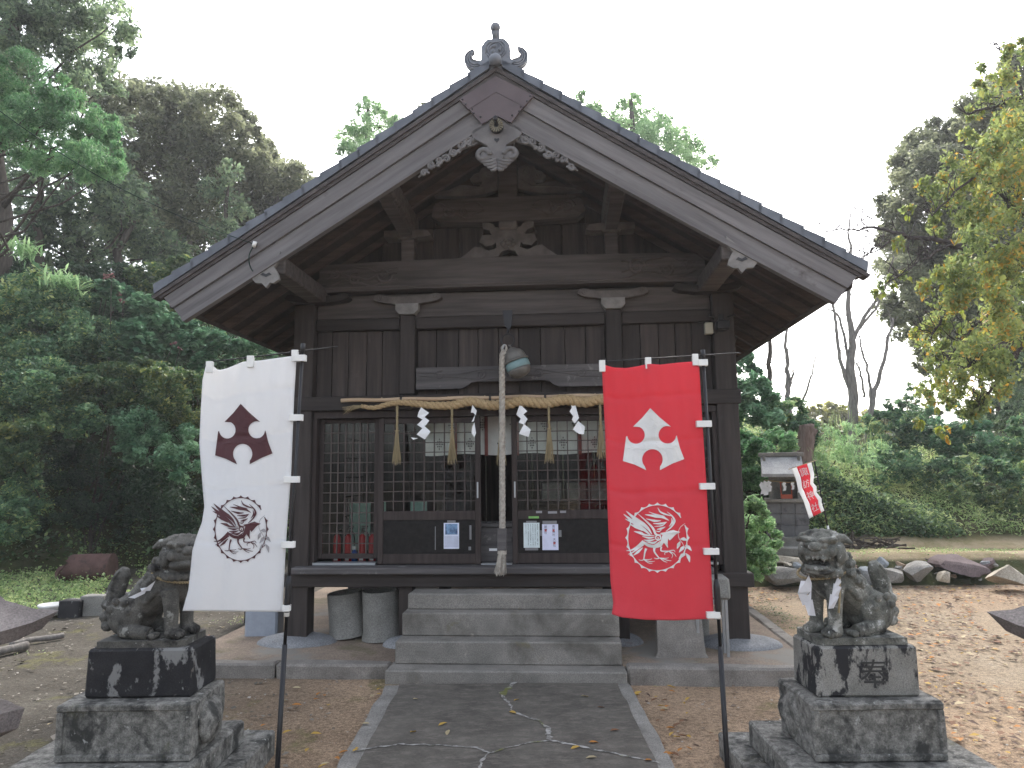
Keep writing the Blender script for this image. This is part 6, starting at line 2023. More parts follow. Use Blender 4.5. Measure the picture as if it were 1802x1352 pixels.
# left wood
cl = px_clumps([(25, 30, 60), (70, 15, 55), (115, 45, 50), (160, 20, 46), (205, 35, 36), (95, 110, 50), (165, 100, 40), (20, 110, 55), (215, 85, 22), (140, 155, 36), (40, 170, 45), (60, -60, 70), (140, -60, 70), (190, 150, 26)], 15, 1.0, rg)
tree('cedar_tree', 'tall dark cedar with loose hanging boughs at the top left corner', WOOD_G, base_of(-40, 15.5), at(30, -200, 15.2), cl, 620, .13, LV['dark'], W['bark'], .42, 2, .4, .1, .3)
cl = px_clumps([(30, 130, 42), (15, 190, 45), (70, 190, 46), (120, 205, 44), (165, 235, 40), (190, 275, 34), (140, 285, 38), (60, 245, 46), (8, 240, 40), (95, 275, 36), (180, 215, 26), (110, 160, 30), (200, 300, 18)], 11.5, .7, rg)
tree('cedar_tree', 'feathery bright green cedar boughs reaching in from the left edge', WOOD_G, base_of(-330, 12.2), at(-120, -60, 12), cl, 2300, .085, LV['cedar'], W['bark'], .3, 3, .28, .1, .5)
cl = px_clumps([(175, 185, 46), (225, 185, 50), (275, 190, 46), (325, 195, 46), (375, 200, 44), (420, 222, 34), (445, 262, 28), (245, 240, 55), (305, 250, 52), (350, 295, 56), (415, 315, 48), (280, 310, 56), (325, 365, 56), (395, 375, 52), (250, 370, 50), (300, 425, 50), (375, 425, 42), (340, 215, 28), (215, 300, 40), (240, 172, 30), (300, 168, 22), (405, 190, 18), (430, 290, 40), (455, 300, 34), (380, 250, 34), (215, 350, 44), (180, 260, 44), (190, 400, 44), (350, 250, 40), (465, 275, 20), (440, 240, 22)], 22, 2.0, rg)
tree('evergreen_tree', 'broad olive green evergreen whose rounded top meets the sky left of the roof', WOOD_G, base_of(300, 22), at(310, 210, 22), cl, 430, .17, LV['olive'], W['bark_grey'], .5, 4, .5, .35)
cl = px_clumps([(475, 300, 36), (510, 320, 34), (540, 335, 26), (470, 350, 48), (510, 365, 42), (440, 400, 46), (480, 410, 44), (420, 440, 34), (456, 300, 24), (470, 270, 26), (500, 295, 26), (530, 320, 24), (550, 345, 22), (450, 350, 44)], 24, 1.5, rg)
tree('evergreen_tree', 'lower olive evergreen right behind the left slope of the roof', WOOD_G, base_of(480, 24), at(490, 330, 24), cl, 420, .17, LV['olive'], W['bark_grey'], .35, 5, .5, .35)
cl = px_clumps([(30, 300, 44), (80, 330, 40), (140, 345, 46), (195, 365, 44), (45, 385, 46), (110, 405, 44), (165, 430, 44), (215, 435, 44), (20, 440, 42), (75, 450, 34), (240, 400, 34), (260, 455, 40), (310, 470, 40), (200, 320, 30), (10, 350, 30), (130, 300, 34), (60, 385, 30), (230, 350, 34), (155, 470, 34), (90, 480, 34), (290, 440, 34)], 19, 1.6, rg)
tree('evergreen_tree', 'dark evergreen with many sky gaps in the middle of the left wood', WOOD_G, base_of(120, 19), at(120, 320, 19), cl, 300, .16, LV['dark'], W['bark'], .34, 6, .5, .3)
for i, (px, top, Y, lab) in enumerate(((58, 240, 17.5, 'slim dark trunk near the left edge of the wood'), (205, 250, 18.5, 'slim dark trunk in the middle of the left wood'), (395, 330, 20, 'slim dark trunk close to the roof in the left wood'))):
    cl = px_clumps([(px - 18, top, 26), (px + 20, top + 40, 28), (px - 8, top + 80, 30), (px + 10, top - 30, 24)], Y, .8, rg)
    tree('young_tree', lab, WOOD_G, base_of(px, Y), at(px + 4, top - 20, Y), cl, 260, .15, LV['dark'], W['bark'], .14, 40 + i)

# behind the hall
BEH = 'trees showing behind the roof'
cl = px_clumps([(645, 192, 20), (630, 215, 24), (665, 205, 22), (690, 220, 18), (620, 245, 26), (655, 240, 30), (685, 250, 26), (608, 270, 22), (650, 275, 34), (700, 215, 14)], 24, 1.0, rg)
tree('conifer_tree', 'light green conifer top showing over the left slope of the roof', BEH, base_of(650, 24), at(648, 185, 24), cl, 520, .14, LV['light'], W['bark'], .25, 7, .35, .2, .2)
cl = px_clumps([(1028, 168, 12), (1020, 190, 18), (1050, 198, 20), (1112, 180, 18), (1095, 205, 26), (1135, 212, 28), (1165, 232, 28), (1195, 248, 26), (1222, 268, 22), (1248, 288, 16), (1150, 255, 44), (1205, 285, 30), (1080, 225, 30)], 26, 1.0, rg)
tree('conifer_tree', 'green leafy tree top showing over the right slope of the roof', BEH, base_of(1120, 26), at(1110, 175, 26), cl, 560, .14, LV['light'], W['bark'], .3, 8, .38, .2, .2)
cl = px_clumps([(745, 190, 10), (752, 200, 12), (740, 206, 12)], 25, .4, rg)
tree('conifer_tree', 'small dark tree tip peeping over the left roof slope near the peak', BEH, base_of(745, 25), at(746, 188, 25), cl, 900, .12, LV['olive'], W['bark'], .12, 9)

# right: large evergreen, bare trees, cherry
RT = 'trees on the right bank'
cl = px_clumps([(1622, 265, 38), (1600, 300, 34), (1648, 300, 44), (1588, 350, 34), (1640, 362, 56), (1700, 262, 46), (1745, 190, 44), (1785, 135, 44), (1700, 330, 58), (1588, 415, 34), (1640, 440, 58), (1705, 425, 60), (1592, 485, 36), (1625, 540, 44), (1685, 530, 60), (1725, 600, 54), (1755, 500, 60), (1765, 310, 66), (1795, 225, 56), (1602, 570, 28), (1645, 600, 36), (1690, 620, 34), (1770, 410, 60), (1640, 640, 22), (1800, 600, 50), (1820, 420, 60), (1600, 340, 40), (1580, 390, 34), (1582, 450, 34), (1590, 540, 34), (1670, 230, 34), (1720, 215, 40), (1660, 480, 60), (1560, 420, 16)], 21, 1.6, rg)
tree('evergreen_tree', 'massive dark olive evergreen filling the right side behind the cherry', RT, base_of(1790, 21), at(1760, 200, 21), cl, 720, .16, LV['olive'], W['bark'], .6, 10, .5, .35)
cl = px_clumps([(1775, 660, 26), (1800, 640, 30), (1760, 720, 26), (1800, 700, 32), (1740, 745, 20), (1790, 760, 22), (1825, 740, 40)], 17, .6, rg)
tree('cedar_tree', 'black looking low cedar boughs at the right edge under the cherry', RT, base_of(1850, 17), at(1840, 560, 17), cl, 1000, .12, LV['dark'], W['bark'], .32, 11, .3, .1, .3)

def bare_tree(label, lines, Y, mat, name='bare_tree', group='bare trees on the right bank', twigs=10, seed=1, leaves=0, mult=1.0):
    rng = np.random.default_rng(seed)
    b = at(*lines[0][0][:2], Y)
    base = (b.x, Y, gz(b.x, Y) - .1)
    t = empty(name, base, 0, label, 'tree', group)
    o = Vector(base)
    m = MB(); tw = MB()
    tips = []
    for k, ln in enumerate(lines):
        P = [at(p[0], p[1], Y + (.25 * math.sin(k * 2.1) * j / len(ln))) - o for j, p in enumerate(ln)]
        if k == 0: P = [Vector((P[0].x * .6, 0, -.3))] + P
        rr_ = [p[2] / FPX * Y * .5 * mult for p in ln]
        if k == 0: rr_ = [rr_[0] * 1.2] + rr_
        Q = curve_pts(P, 5)
        ra = np.interp(np.linspace(0, len(P) - 1, len(Q)), range(len(P)), rr_)
        m.tube([q + Vector((rng.normal(), rng.normal(), rng.normal())) * .012 for q in Q], list(ra), 8)
        for _ in range(twigs):
            i = rng.integers(len(Q) // 3, len(Q))
            d = Vector((rng.normal(), rng.normal() * .6, abs(rng.normal()) * .9 + .3)).normalized()
            L = rng.uniform(.25, .8) * (Y / 18)
            e = Q[i] + d * L
            mid = Q[i].lerp(e, .5) + Vector((rng.normal(), 0, rng.normal())) * .05
            tw.tube([Q[i], mid, e], [max(.006, ra[i] * .3), .006, .003], 4)
            tips += [e, mid]
            for _2 in range(2):
                d2 = (d + Vector((rng.normal(), rng.normal(), rng.normal())) * .7).normalized()
                e2 = mid + d2 * L * .5
                tw.tube([mid, e2], [.005, .002], 3); tips.append(e2)
    m.build('trunk', mat, t, True)
    tag(tw.build('twigs', mat, t), kind='stuff')
    return t, tips, o
bare_tree('tall bare grey tree with forked trunk right of the roof end', [[(1502, 760, 26), (1500, 690, 24), (1496, 640, 22), (1500, 590, 16), (1492, 540, 12), (1500, 470, 8), (1494, 410, 5), (1500, 365, 2)], [(1497, 690, 11), (1480, 640, 9), (1473, 590, 8), (1466, 540, 6), (1468, 500, 3)], [(1500, 600, 11), (1520, 560, 9), (1548, 520, 7), (1562, 490, 5), (1572, 450, 3)], [(1510, 580, 8), (1540, 545, 6), (1560, 500, 3)], [(1494, 640, 8), (1478, 560, 6), (1455, 545, 3)]], 17.5, W['bark_grey'], seed=21, mult=.72)
bare_tree('second bare tree leaning right beside the tall forked one', [[(1528, 770, 17), (1532, 720, 14), (1542, 680, 11), (1555, 640, 9), (1562, 600, 8), (1572, 560, 5)], [(1534, 710, 9), (1528, 660, 6), (1518, 620, 5), (1512, 590, 3)], [(1522, 700, 6), (1515, 660, 5), (1508, 640, 3)]], 17.0, W['bark_grey'], seed=22, mult=.72)
bare_tree('thin straight trunk close to the right pillar eaves', [[(1358, 720, 10), (1354, 670, 9), (1354, 620, 8), (1352, 560, 6)]], 16, W['bark'], seed=23, twigs=6)
bare_tree('thin forked trunk between the eaves and the forked bare tree', [[(1390, 730, 10), (1386, 690, 9), (1385, 640, 7), (1384, 590, 5), (1390, 540, 3)], [(1387, 690, 5), (1394, 665, 4), (1398, 650, 2)], [(1402, 735, 5), (1418, 690, 4), (1432, 650, 2.5), (1440, 600, 1.5)]], 16, W['bark_grey'], seed=24, twigs=6)

ct, tips, cho = bare_tree('cherry tree with yellowing leaves and long dark boughs entering from the right', [[(1990, 1010, 70), (1960, 800, 62), (1930, 640, 54), (1900, 520, 40)], [(1905, 540, 26), (1802, 438, 17), (1740, 441, 14), (1680, 430, 11), (1640, 421, 9), (1590, 414, 7), (1540, 402, 5), (1490, 404, 3), (1440, 410, 1.5)],
     [(1900, 520, 26), (1860, 330, 18), (1800, 180, 8), (1750, 190, 5), (1700, 200, 3)], [(1862, 350, 14), (1802, 285, 8), (1740, 300, 6), (1690, 330, 4), (1640, 380, 2)], [(1740, 441, 9), (1700, 500, 6), (1660, 560, 4), (1635, 600, 2)],
     [(1930, 640, 20), (1802, 600, 12), (1740, 620, 8), (1690, 660, 5), (1650, 700, 3)], [(1802, 600, 8), (1760, 660, 5), (1720, 720, 3)], [(1860, 330, 12), (1802, 380, 8), (1760, 340, 5), (1720, 270, 3)], [(1802, 440, 8), (1770, 520, 6), (1700, 590, 4), (1660, 650, 3)], [(1680, 430, 5), (1620, 460, 3), (1560, 500, 2)], [(1900, 450, 14), (1830, 240, 8), (1780, 120, 4), (1760, 90, 2)], [(1590, 414, 4), (1540, 440, 2.5), (1500, 470, 1.5)]],
     8.6, W['cherry_bark'], 'cherry_tree', None, 22, 31)
rng = np.random.default_rng(9)
seeds = px_clumps([(1700, 310, 40), (1750, 260, 50), (1790, 190, 50), (1690, 380, 40), (1750, 350, 50), (1800, 300, 50), (1660, 350, 24), (1640, 400, 16), (1690, 470, 44), (1750, 450, 50), (1800, 440, 50), (1660, 510, 36), (1720, 540, 50), (1780, 540, 50), (1640, 580, 26), (1690, 600, 44), (1750, 610, 44), (1800, 620, 40), (1660, 640, 34), (1700, 670, 40), (1640, 690, 20), (1690, 710, 28), (1740, 680, 30), (1600, 370, 10), (1560, 500, 12), (1590, 480, 10), (1540, 515, 6), (1580, 430, 10), (1625, 330, 14), (1730, 140, 20), (1790, 110, 30), (1720, 220, 24), (1615, 745, 8), (1660, 760, 10)], 8.4, .7, rng)
P, T = clump_pts(seeds, 2700, rng, .3, 1.25)
keep = rng.random(len(P)) < np.where(P[:, 0] > 0, .62, .62)
P, T = P[keep], T[keep]
cr = leaf_mesh('crown', P - np.array(cho), .066, LV['cherry'], ct, .1, .5, 5, .5, T, .25)
tag(cr, kind='stuff')
# the largest leaves are pieces of their own
lm = MB(); lm.add([(0, 0, 0), (.02, .006, -.02), (.026, .008, -.045), (.014, .004, -.075), (0, 0, -.095), (-.014, .004, -.075), (-.026, .008, -.045), (-.02, .006, -.02), (0, -.004, -.045)], [(0, 8, 2, 1), (8, 4, 3, 2), (0, 7, 6, 8), (8, 6, 5, 4)])
lms = []
for k, c in enumerate(((.2, .24, .05), (.34, .3, .05), (.46, .25, .04), (.28, .3, .1))):
    mm = LEAF('large cherry leaf', [(0, tuple(x * .8 for x in c)), (1, c)], .45)
    o0 = lm.build('leaf', mm, ct)
    lms.append(o0)
for i in range(220):
    s_ = seeds[int(rng.integers(len(seeds)))]
    d = rng.normal(size=3); d /= np.linalg.norm(d); d[1] = -abs(d[1])
    p = Vector((s_[0] + d[0] * s_[3], s_[1] + d[1] * s_[3], s_[2] + d[2] * s_[3] * 1.2)) - cho
    o = lms[i % 4] if i < 4 else lms[int(rng.choice(4, p=[.66, .12, .03, .19]))].copy()
    if i >= 4: COL.objects.link(o)
    o.location = p; o.rotation_euler = (rng.uniform(-.5, .5), rng.uniform(-.5, .5), rng.uniform(0, 6.28)); o.scale = [rng.uniform(.75, 1.15)] * 3

# ------------------------------------------------------------------ bushes
def bush(name, label, group, L, Y, per, leaf, mat, seed=1, cat='bush', up=.5, aspect=.5, jit=.5, spread=.22, stems=4):
    rng = np.random.default_rng(seed)
    cl = px_clumps(L, Y, jit, rng)
    cx = sum(c[0] for c in cl) / len(cl); cy = sum(c[1] for c in cl) / len(cl)
    back = .9 if gz(cx, cy + .9) > gz(cx, cy) + .3 else 0
    base = Vector((cx, cy + back, gz(cx, cy + back)))
    t = empty(name, base, 0, label, cat, group)
    P, T = clump_pts(cl, per, rng)
    zz_ = np.array([gz(p[0], p[1]) for p in P[::1]]) if len(P) < 3000 else None
    f = leaf_mesh('foliage', P - np.array(base), leaf * 1.3, mat, t, up, aspect, seed, 0, T, spread)
    tag(f, kind='stuff')
    m = MB()
    for k in range(stems):
        c = cl[k % len(cl)]
        e_ = Vector(c[:3]) - base
        limb(m, e_ + Vector((rng.uniform(-.2, .2), c[3] * .9, -c[3] * .9)), e_ + Vector((0, c[3] * .25, c[3] * .2)), .015, .005, rng, .2, 5, 5)
    m.build('stem', W['bark'], t, True)
    return t
LB = 'bushes on the left bank'
bush('leafy_bush', 'grey green bush mound at the left edge under the trees', LB, [(20, 520, 44), (70, 515, 44), (120, 525, 44), (40, 560, 44), (100, 570, 44), (10, 580, 40)], 14.6, 1300, .075, LV['bush'], 51)
bush('leafy_bush', 'large yellow tinged bush mound on the left bank, upper middle', LB, [(60, 590, 44), (120, 590, 46), (170, 600, 40), (90, 620, 42), (150, 640, 40), (200, 645, 30), (30, 620, 40)], 14.0, 1300, .07, LV['bush'], 52)
bush('broadleaf_bush', 'blue green broad leaved bush with pink bracts below the left eave', LB, [(190, 520, 26), (220, 540, 34), (260, 560, 38), (300, 580, 36), (245, 600, 40), (290, 620, 34), (200, 570, 30), (330, 605, 26), (220, 625, 28)], 14.9, 1150, .11, LV['bluegreen'], 53, up=.8, aspect=.65)
bush('broadleaf_bush', 'blue green bush behind the top of the white banner', LB, [(340, 590, 26), (370, 600, 26), (400, 600, 26), (430, 610, 22), (350, 630, 26), (470, 615, 18), (390, 630, 20)], 15.3, 1300, .09, LV['bluegreen'], 54, up=.8, aspect=.6)
bush('leafy_bush', 'overhanging yellow green bush crest above the dark hollow', LB, [(215, 665, 30), (250, 655, 28), (290, 665, 32), (330, 680, 30), (190, 690, 32), (240, 700, 34), (290, 710, 32), (335, 730, 28), (150, 690, 28)], 13.5, 1600, .065, LV['yellowgreen'], 55)
bush('leafy_bush', 'mid green bush spreading left of the yellow green crest', LB, [(20, 680, 44), (70, 670, 44), (120, 690, 42), (50, 720, 40), (100, 735, 36), (150, 740, 30)], 13.2, 1500, .065, LV['bush'], 56)
bush('leafy_bush', 'drooping green bush above the hollow behind the white banner', LB, [(200, 750, 32), (250, 755, 36), (300, 770, 34), (340, 780, 24), (270, 800, 32), (320, 820, 28), (225, 790, 24)], 13.2, 1600, .06, LV['bluegreen'], 57)
bush('leafy_bush', 'yellowish leafy bush at the left edge beside the dark hollow', LB, [(15, 740, 34), (40, 770, 34), (10, 800, 34), (55, 800, 24), (30, 830, 30), (60, 750, 22)], 12.4, 1900, .06, LV['yellowgreen'], 58)
bush('leafy_bush', 'dark green bush low at the left edge below the yellowish one', LB, [(15, 870, 34), (45, 880, 30), (10, 920, 34), (50, 850, 26), (30, 900, 28)], 12.6, 1700, .055, LV['bush'], 59)
bush('leafy_bush', 'shade darkened bush deep in the hollow, left of the white banner', LB, [(240, 830, 30), (280, 850, 34), (320, 880, 34), (250, 880, 34), (300, 920, 34), (340, 930, 30), (220, 860, 24), (345, 860, 24)], 13.9, 1300, .06, LV['shadebush'], 60)
bush('leafy_bush', 'shade darkened bush deep in the hollow, further left', LB, [(120, 800, 34), (160, 820, 36), (110, 850, 34), (170, 880, 34), (130, 900, 30), (200, 920, 30), (90, 930, 28)], 13.9, 1200, .06, LV['shadebush'], 61)
bush('leafy_bush', 'dark leafy bush glimpsed between banner and left pillar', LB, [(500, 700, 26), (520, 760, 28), (505, 820, 28), (480, 880, 30), (520, 900, 24), (450, 930, 30), (500, 950, 24), (400, 940, 24), (360, 960, 24)], 14.8, 1200, .07, LV['bush'], 62)
bush('leafy_bush', 'tangle of bush under the wood behind the left eave tip', LB, [(330, 480, 30), (290, 500, 30), (250, 490, 30), (350, 520, 24), (300, 540, 26), (370, 545, 20), (310, 468, 18)], 16, 900, .09, LV['yellowgreen'], 63)
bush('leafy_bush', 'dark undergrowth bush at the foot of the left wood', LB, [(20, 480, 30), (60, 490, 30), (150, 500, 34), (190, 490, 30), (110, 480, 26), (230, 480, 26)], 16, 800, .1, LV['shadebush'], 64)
# pink bracts on the broad leaved bush: a shrub of their own
pk = px_clumps([(186, 490, 7), (196, 486, 5), (208, 515, 6), (216, 530, 5), (190, 512, 4), (305, 605, 5), (318, 612, 4)], 14.3, .2, rg)
t = empty('pink_shrub', (pk[0][0], pk[0][1], gz(pk[0][0], pk[0][1])), 0, 'shrub with dull pink bract clusters among the blue green leaves', 'shrub')
P, T = clump_pts(pk, 900, np.random.default_rng(4))
tag(leaf_mesh('bract', P - np.array(t.location), .05, LV['pink'], t, .6, .6, 4, 0, T), kind='stuff')
m = MB()
for c in pk: limb(m, (0, 0, -.2), Vector(c[:3]) - t.location, .015, .006, np.random.default_rng(int(c[0] * 100) % 97), .2, 5, 4)
m.build('stem', W['bark'], t)
# bamboo grass tuft near the top of the bank
def blades(name, label, cat, L, Y, n, ln, wd, mat, seed, kind=None, group=None, lean=.7):
    rng = np.random.default_rng(seed)
    m = MB(); tint = []
    cl = px_clumps(L, Y, .4, rng)
    base = Vector((cl[0][0], cl[0][1], gz(cl[0][0], cl[0][1])))
    for k in range(n):
        c = cl[int(rng.integers(len(cl)))]
        x, y = c[0] + rng.normal() * c[3] * .6, c[1] + rng.normal() * c[3] * .5
        z = c[2] + rng.normal() * c[3] * .5
        d = Vector((rng.normal() * lean, rng.normal() * lean, 1)).normalized()
        l_ = ln * rng.uniform(.6, 1.3)
        s_ = Vector((d.y, -d.x, 0)).normalized() if abs(d.x) + abs(d.y) > 1e-4 else Vector((1, 0, 0))
        p0 = Vector((x, y, z)); p1 = p0 + d * l_ * .55; p2 = p0 + d * l_ + Vector((d.x, d.y, -.4)) * l_ * .4
        w = wd * rng.uniform(.7, 1.2)
        m.add([p0 - base - s_ * w * .3, p0 - base + s_ * w * .3, p1 - base + s_ * w, p1 - base - s_ * w, p2 - base], [(0, 1, 2, 3), (3, 2, 4)])
        tv = float(np.clip(.5 + rng.normal() * .25, 0, 1)); tint += [tv, tv]
    o = m.build(name, mat)
    a = o.data.attributes.new('tint', 'FLOAT', 'FACE'); a.data.foreach_set('value', tint)
    o.location = base
    return tag(o, label, cat, group, kind)
blades('bamboo_grass', 'tuft of pale bamboo grass on the bank under the left wood', 'bamboo grass', [(100, 500, 20), (125, 510, 16), (20, 440, 16), (50, 450, 14)], 14, 260, .3, .022, LV['light'], 71)

# undergrowth on the left slope
def cover(name, n, region, leaf, mat, seed, hgt=.12, up=.5, kind='stuff', aspect=.6, clump=True):
    rng = np.random.default_rng(seed)
    x0, x1, y0, y1 = region[:4]
    P = np.column_stack([rng.uniform(x0, x1, n), rng.uniform(y0, y1, n)])
    if len(region) > 4:
        P = P[[region[4](p[0], p[1]) for p in P]]
    z = np.array([gz(p[0], p[1]) for p in P]) + np.abs(rng.normal(size=len(P))) * hgt
    C = np.column_stack([P, z])
    T = .5 + np.array([mnoise.noise(Vector((p[0] * 1.3, p[1] * 1.3, 3))) for p in P]) * .5
    o = leaf_mesh(name, C, leaf, mat, None, up, aspect, seed, 0, T)
    return tag(o, kind=kind)
cover('undergrowth', 130000, (-17, -.5, 11.5, 19, lambda x, y: hill(x, y) > .12), .095, LV['ivy'], 81, .2)
cover('weeds', 26000, (-9.5, -4.6, 9.6, 14.5, lambda x, y: y > 9.55 + .05 * x * 0 and mnoise.noise(Vector((x * .9, y * .9, 1))) > -.28), .05, LV['grass'], 82, .07)
cover('low_moss_weeds', 5000, (-7.5, -2.6, 6.6, 9.4, lambda x, y: mnoise.noise(Vector((x * 1.1, y * 1.6, 5))) > .22), .022, LV['grass'], 83, .008, 1.2)

# right side
RB = 'bushes on the right'
bush('round_bush', 'rounded light green bush beside the right pillar of the hall', RB, [(1322, 905, 26), (1335, 935, 34), (1310, 950, 30), (1345, 965, 26), (1318, 985, 28), (1300, 920, 20), (1340, 990, 22), (1300, 975, 24), (1325, 1003, 20), (1350, 1000, 14), (1305, 1005, 18)], 9.4, 3600, .045, LV['light'], 91, aspect=.55)
bush('leafy_bush', 'bright green bush behind the little stone shrine', RB, [(1310, 790, 30), (1340, 780, 28), (1370, 775, 24), (1320, 820, 26), (1395, 785, 16), (1300, 850, 22), (1330, 840, 22)], 13.4, 1500, .075, LV['cedar'], 92)
bush('leafy_bush', 'tall blue green shrub under the right eave', RB, [(1305, 640, 22), (1320, 670, 26), (1300, 700, 26), (1335, 700, 26), (1310, 735, 30), (1345, 740, 26), (1330, 650, 12)], 14.5, 1400, .09, LV['bluegreen'], 93)
bush('leafy_bush', 'mid green shrub right of the eave shrub, before the thin trunks', RB, [(1370, 720, 24), (1390, 740, 26), (1360, 760, 24), (1410, 755, 22), (1400, 715, 16), (1420, 770, 18)], 15, 1300, .085, LV['bush'], 94)
bush('leafy_bush', 'wispy grey green shrub behind the slanted flag', RB, [(1450, 770, 24), (1480, 790, 26), (1470, 820, 22), (1510, 800, 24), (1440, 810, 18), (1500, 760, 18), (1530, 820, 20), (1545, 790, 18)], 14.6, 800, .06, LV['light'], 95, up=0, aspect=.3)
bush('leafy_bush', 'dark green shrub under the bare trees', RB, [(1560, 740, 26), (1590, 755, 28), (1620, 745, 26), (1550, 780, 26), (1600, 785, 28), (1640, 770, 24), (1530, 750, 18), (1575, 715, 14)], 16.5, 1000, .09, LV['bush'], 96)
bush('leafy_bush', 'green shrub under the hanging cherry boughs', RB, [(1660, 760, 26), (1690, 780, 28), (1720, 770, 28), (1670, 800, 26), (1700, 740, 20), (1750, 790, 26), (1640, 720, 12), (1680, 720, 12)], 15.5, 1000, .085, LV['bluegreen'], 97)
bush('leafy_bush', 'mixed green shrub at the right edge above the boulders', RB, [(1780, 800, 30), (1810, 780, 30), (1770, 830, 24), (1800, 840, 28), (1745, 820, 20), (1800, 750, 20)], 13.6, 1300, .075, LV['bush'], 98)
bush('leafy_bush', 'low green shrub belt on the bank behind the ivy', RB, [(1540, 800, 26), (1580, 815, 26), (1620, 815, 26), (1660, 825, 24), (1700, 830, 24), (1590, 840, 20), (1640, 850, 20), (1560, 845, 18)], 15.0, 1100, .07, LV['bush'], 101)
bush('leafy_bush', 'yellow green low shrub on the bank above the boulders', RB, [(1690, 870, 20), (1730, 865, 22), (1770, 875, 24), (1800, 885, 24), (1740, 895, 18)], 13.8, 1200, .06, LV['yellowgreen'], 102)
bush('leafy_bush', 'grey green far shrub below the bare trees', RB, [(1440, 745, 14), (1470, 755, 16), (1500, 765, 18), (1545, 735, 16), (1600, 725, 16), (1640, 735, 16), (1700, 745, 18), (1740, 740, 18)], 19, 700, .09, LV['olive'], 103)
bush('slim_shrub', 'slender young shrub standing against the sky by the cherry', RB, [(1590, 700, 8), (1600, 680, 8), (1612, 700, 10), (1605, 720, 10), (1620, 730, 10), (1598, 735, 12)], 15.2, 900, .07, LV['bush'], 99, up=0, aspect=.35)
bush('distant_trees', 'sunlit yellow tree tops far behind the bank', None, [(1430, 727, 12), (1455, 722, 14), (1480, 728, 13), (1500, 735, 11), (1412, 735, 10), (1530, 735, 14), (1470, 745, 18), (1440, 748, 16), (1510, 750, 16), (1560, 745, 16)], 42, 160, .3, LV['sunny'], 100, 'tree')
cover('ivy', 26000, (3.9, 8.2, 12.5, 14.4, lambda x, y: hill(x, y) > .47), .075, LV['ivy'], 84, .1)
cover('bank_grass', 60000, (4.2, 14.5, 12.6, 19, lambda x, y: hill(x, y) > .5 and (mnoise.noise(Vector((x * .7, y * .7, 8))) > -.2)), .1, LV['grass'], 85, .14, -.3, 'stuff', .2)
cover('terrace_grass', 9000, (3.6, 12.5, 11.3, 12.9, lambda x, y: mnoise.noise(Vector((x * .9, y * 1.8, 6))) > .02), .03, LV['grass'], 86, .012, .8)
cover('moss_grass', 7000, (2.9, 3.9, 6.8, 11.0, lambda x, y: mnoise.noise(Vector((x * 1.2, y * 1.2, 2))) > -.15 and mnoise.noise(Vector((x * 5, y * 5, 2))) > -.1), .022, LV['yellowgreen'], 87, .006, 1.0)
blades('reeds', 'thin pale reeds standing on the bank behind the flag', 'reeds', [(1470, 800, 30), (1500, 820, 30), (1440, 830, 24), (1530, 790, 26), (1480, 760, 20)], 14.0, 200, .4, .004, LV['grass'], 72, 'stuff', None, .25)
ds = px_clumps([(1520, 945, 12), (1545, 940, 14), (1565, 947, 10), (1500, 950, 8)], 12.6, .2, rg)
dp = MB(); rr_ = np.random.default_rng(5)
base = Vector((ds[0][0], ds[0][1], gz(ds[0][0], ds[0][1])))
for k in range(70):
    c = ds[int(rr_.integers(len(ds)))]
    p = Vector((c[0] + rr_.normal() * c[3], c[1] + rr_.normal() * .15, gz(c[0], c[1]) + abs(rr_.normal()) * .06)) - base
    d = Vector((rr_.normal(), rr_.normal() * .4, rr_.normal() * .25)).normalized() * .25
    dp.tube([p, p + d], [.018, .012], 5)
o = dp.build('brushwood', W['bark']); o.location = base
tag(o, 'small heap of dark dead branches on the terrace by the bank', 'dead branches')

# ------------------------------------------------------------------ fallen leaves
FL = [PLAIN('fallen leaf ' + n, c, .8) for n, c in (('yellow', (.42, .27, .06)), ('orange', (.4, .17, .04)), ('brown', (.17, .085, .045)), ('pale', (.4, .33, .2)), ('dark', (.08, .045, .032)))]
lf = MB(); lf.add([(-.035, 0, .0), (-.012, .014, .008), (.015, .013, .007), (.038, 0, .001), (.015, -.013, .009), (-.012, -.014, .006)], [(0, 1, 2, 3), (0, 3, 4, 5)])
fm = []
for mt in FL:
    me = bpy.data.meshes.new('fallen_leaf'); me.from_pydata(lf.v, [], lf.f); me.materials.append(mt); fm.append(me)
rng = np.random.default_rng(77)
def leaf_spots(n, f):
    out = []
    while len(out) < n:
        p = f()
        if p is not None: out.append(p)
    return out
def onground(x, y):
    b = Vector((x - BX0, y - BD, 0)); lx = b.x * math.cos(PSI) - b.y * math.sin(PSI); ly = b.x * math.sin(PSI) + b.y * math.cos(PSI)
    if -1.05 < lx < 1.05 and ly > -1.02: return None
    if 1.25 < x < 2.65 and 3.3 < y < 4.75: return None
    if -2.9 < x < -1.5 and 3.45 < y < 4.9: return None
    z = -.008
    if PX0 < x < PX1 and y < 6.2: z = .008
    elif -3.05 < lx < 2.66 and ly > -.9: z = .118 if ly < -.6 else .1
    return (x, y, z)
sets = []
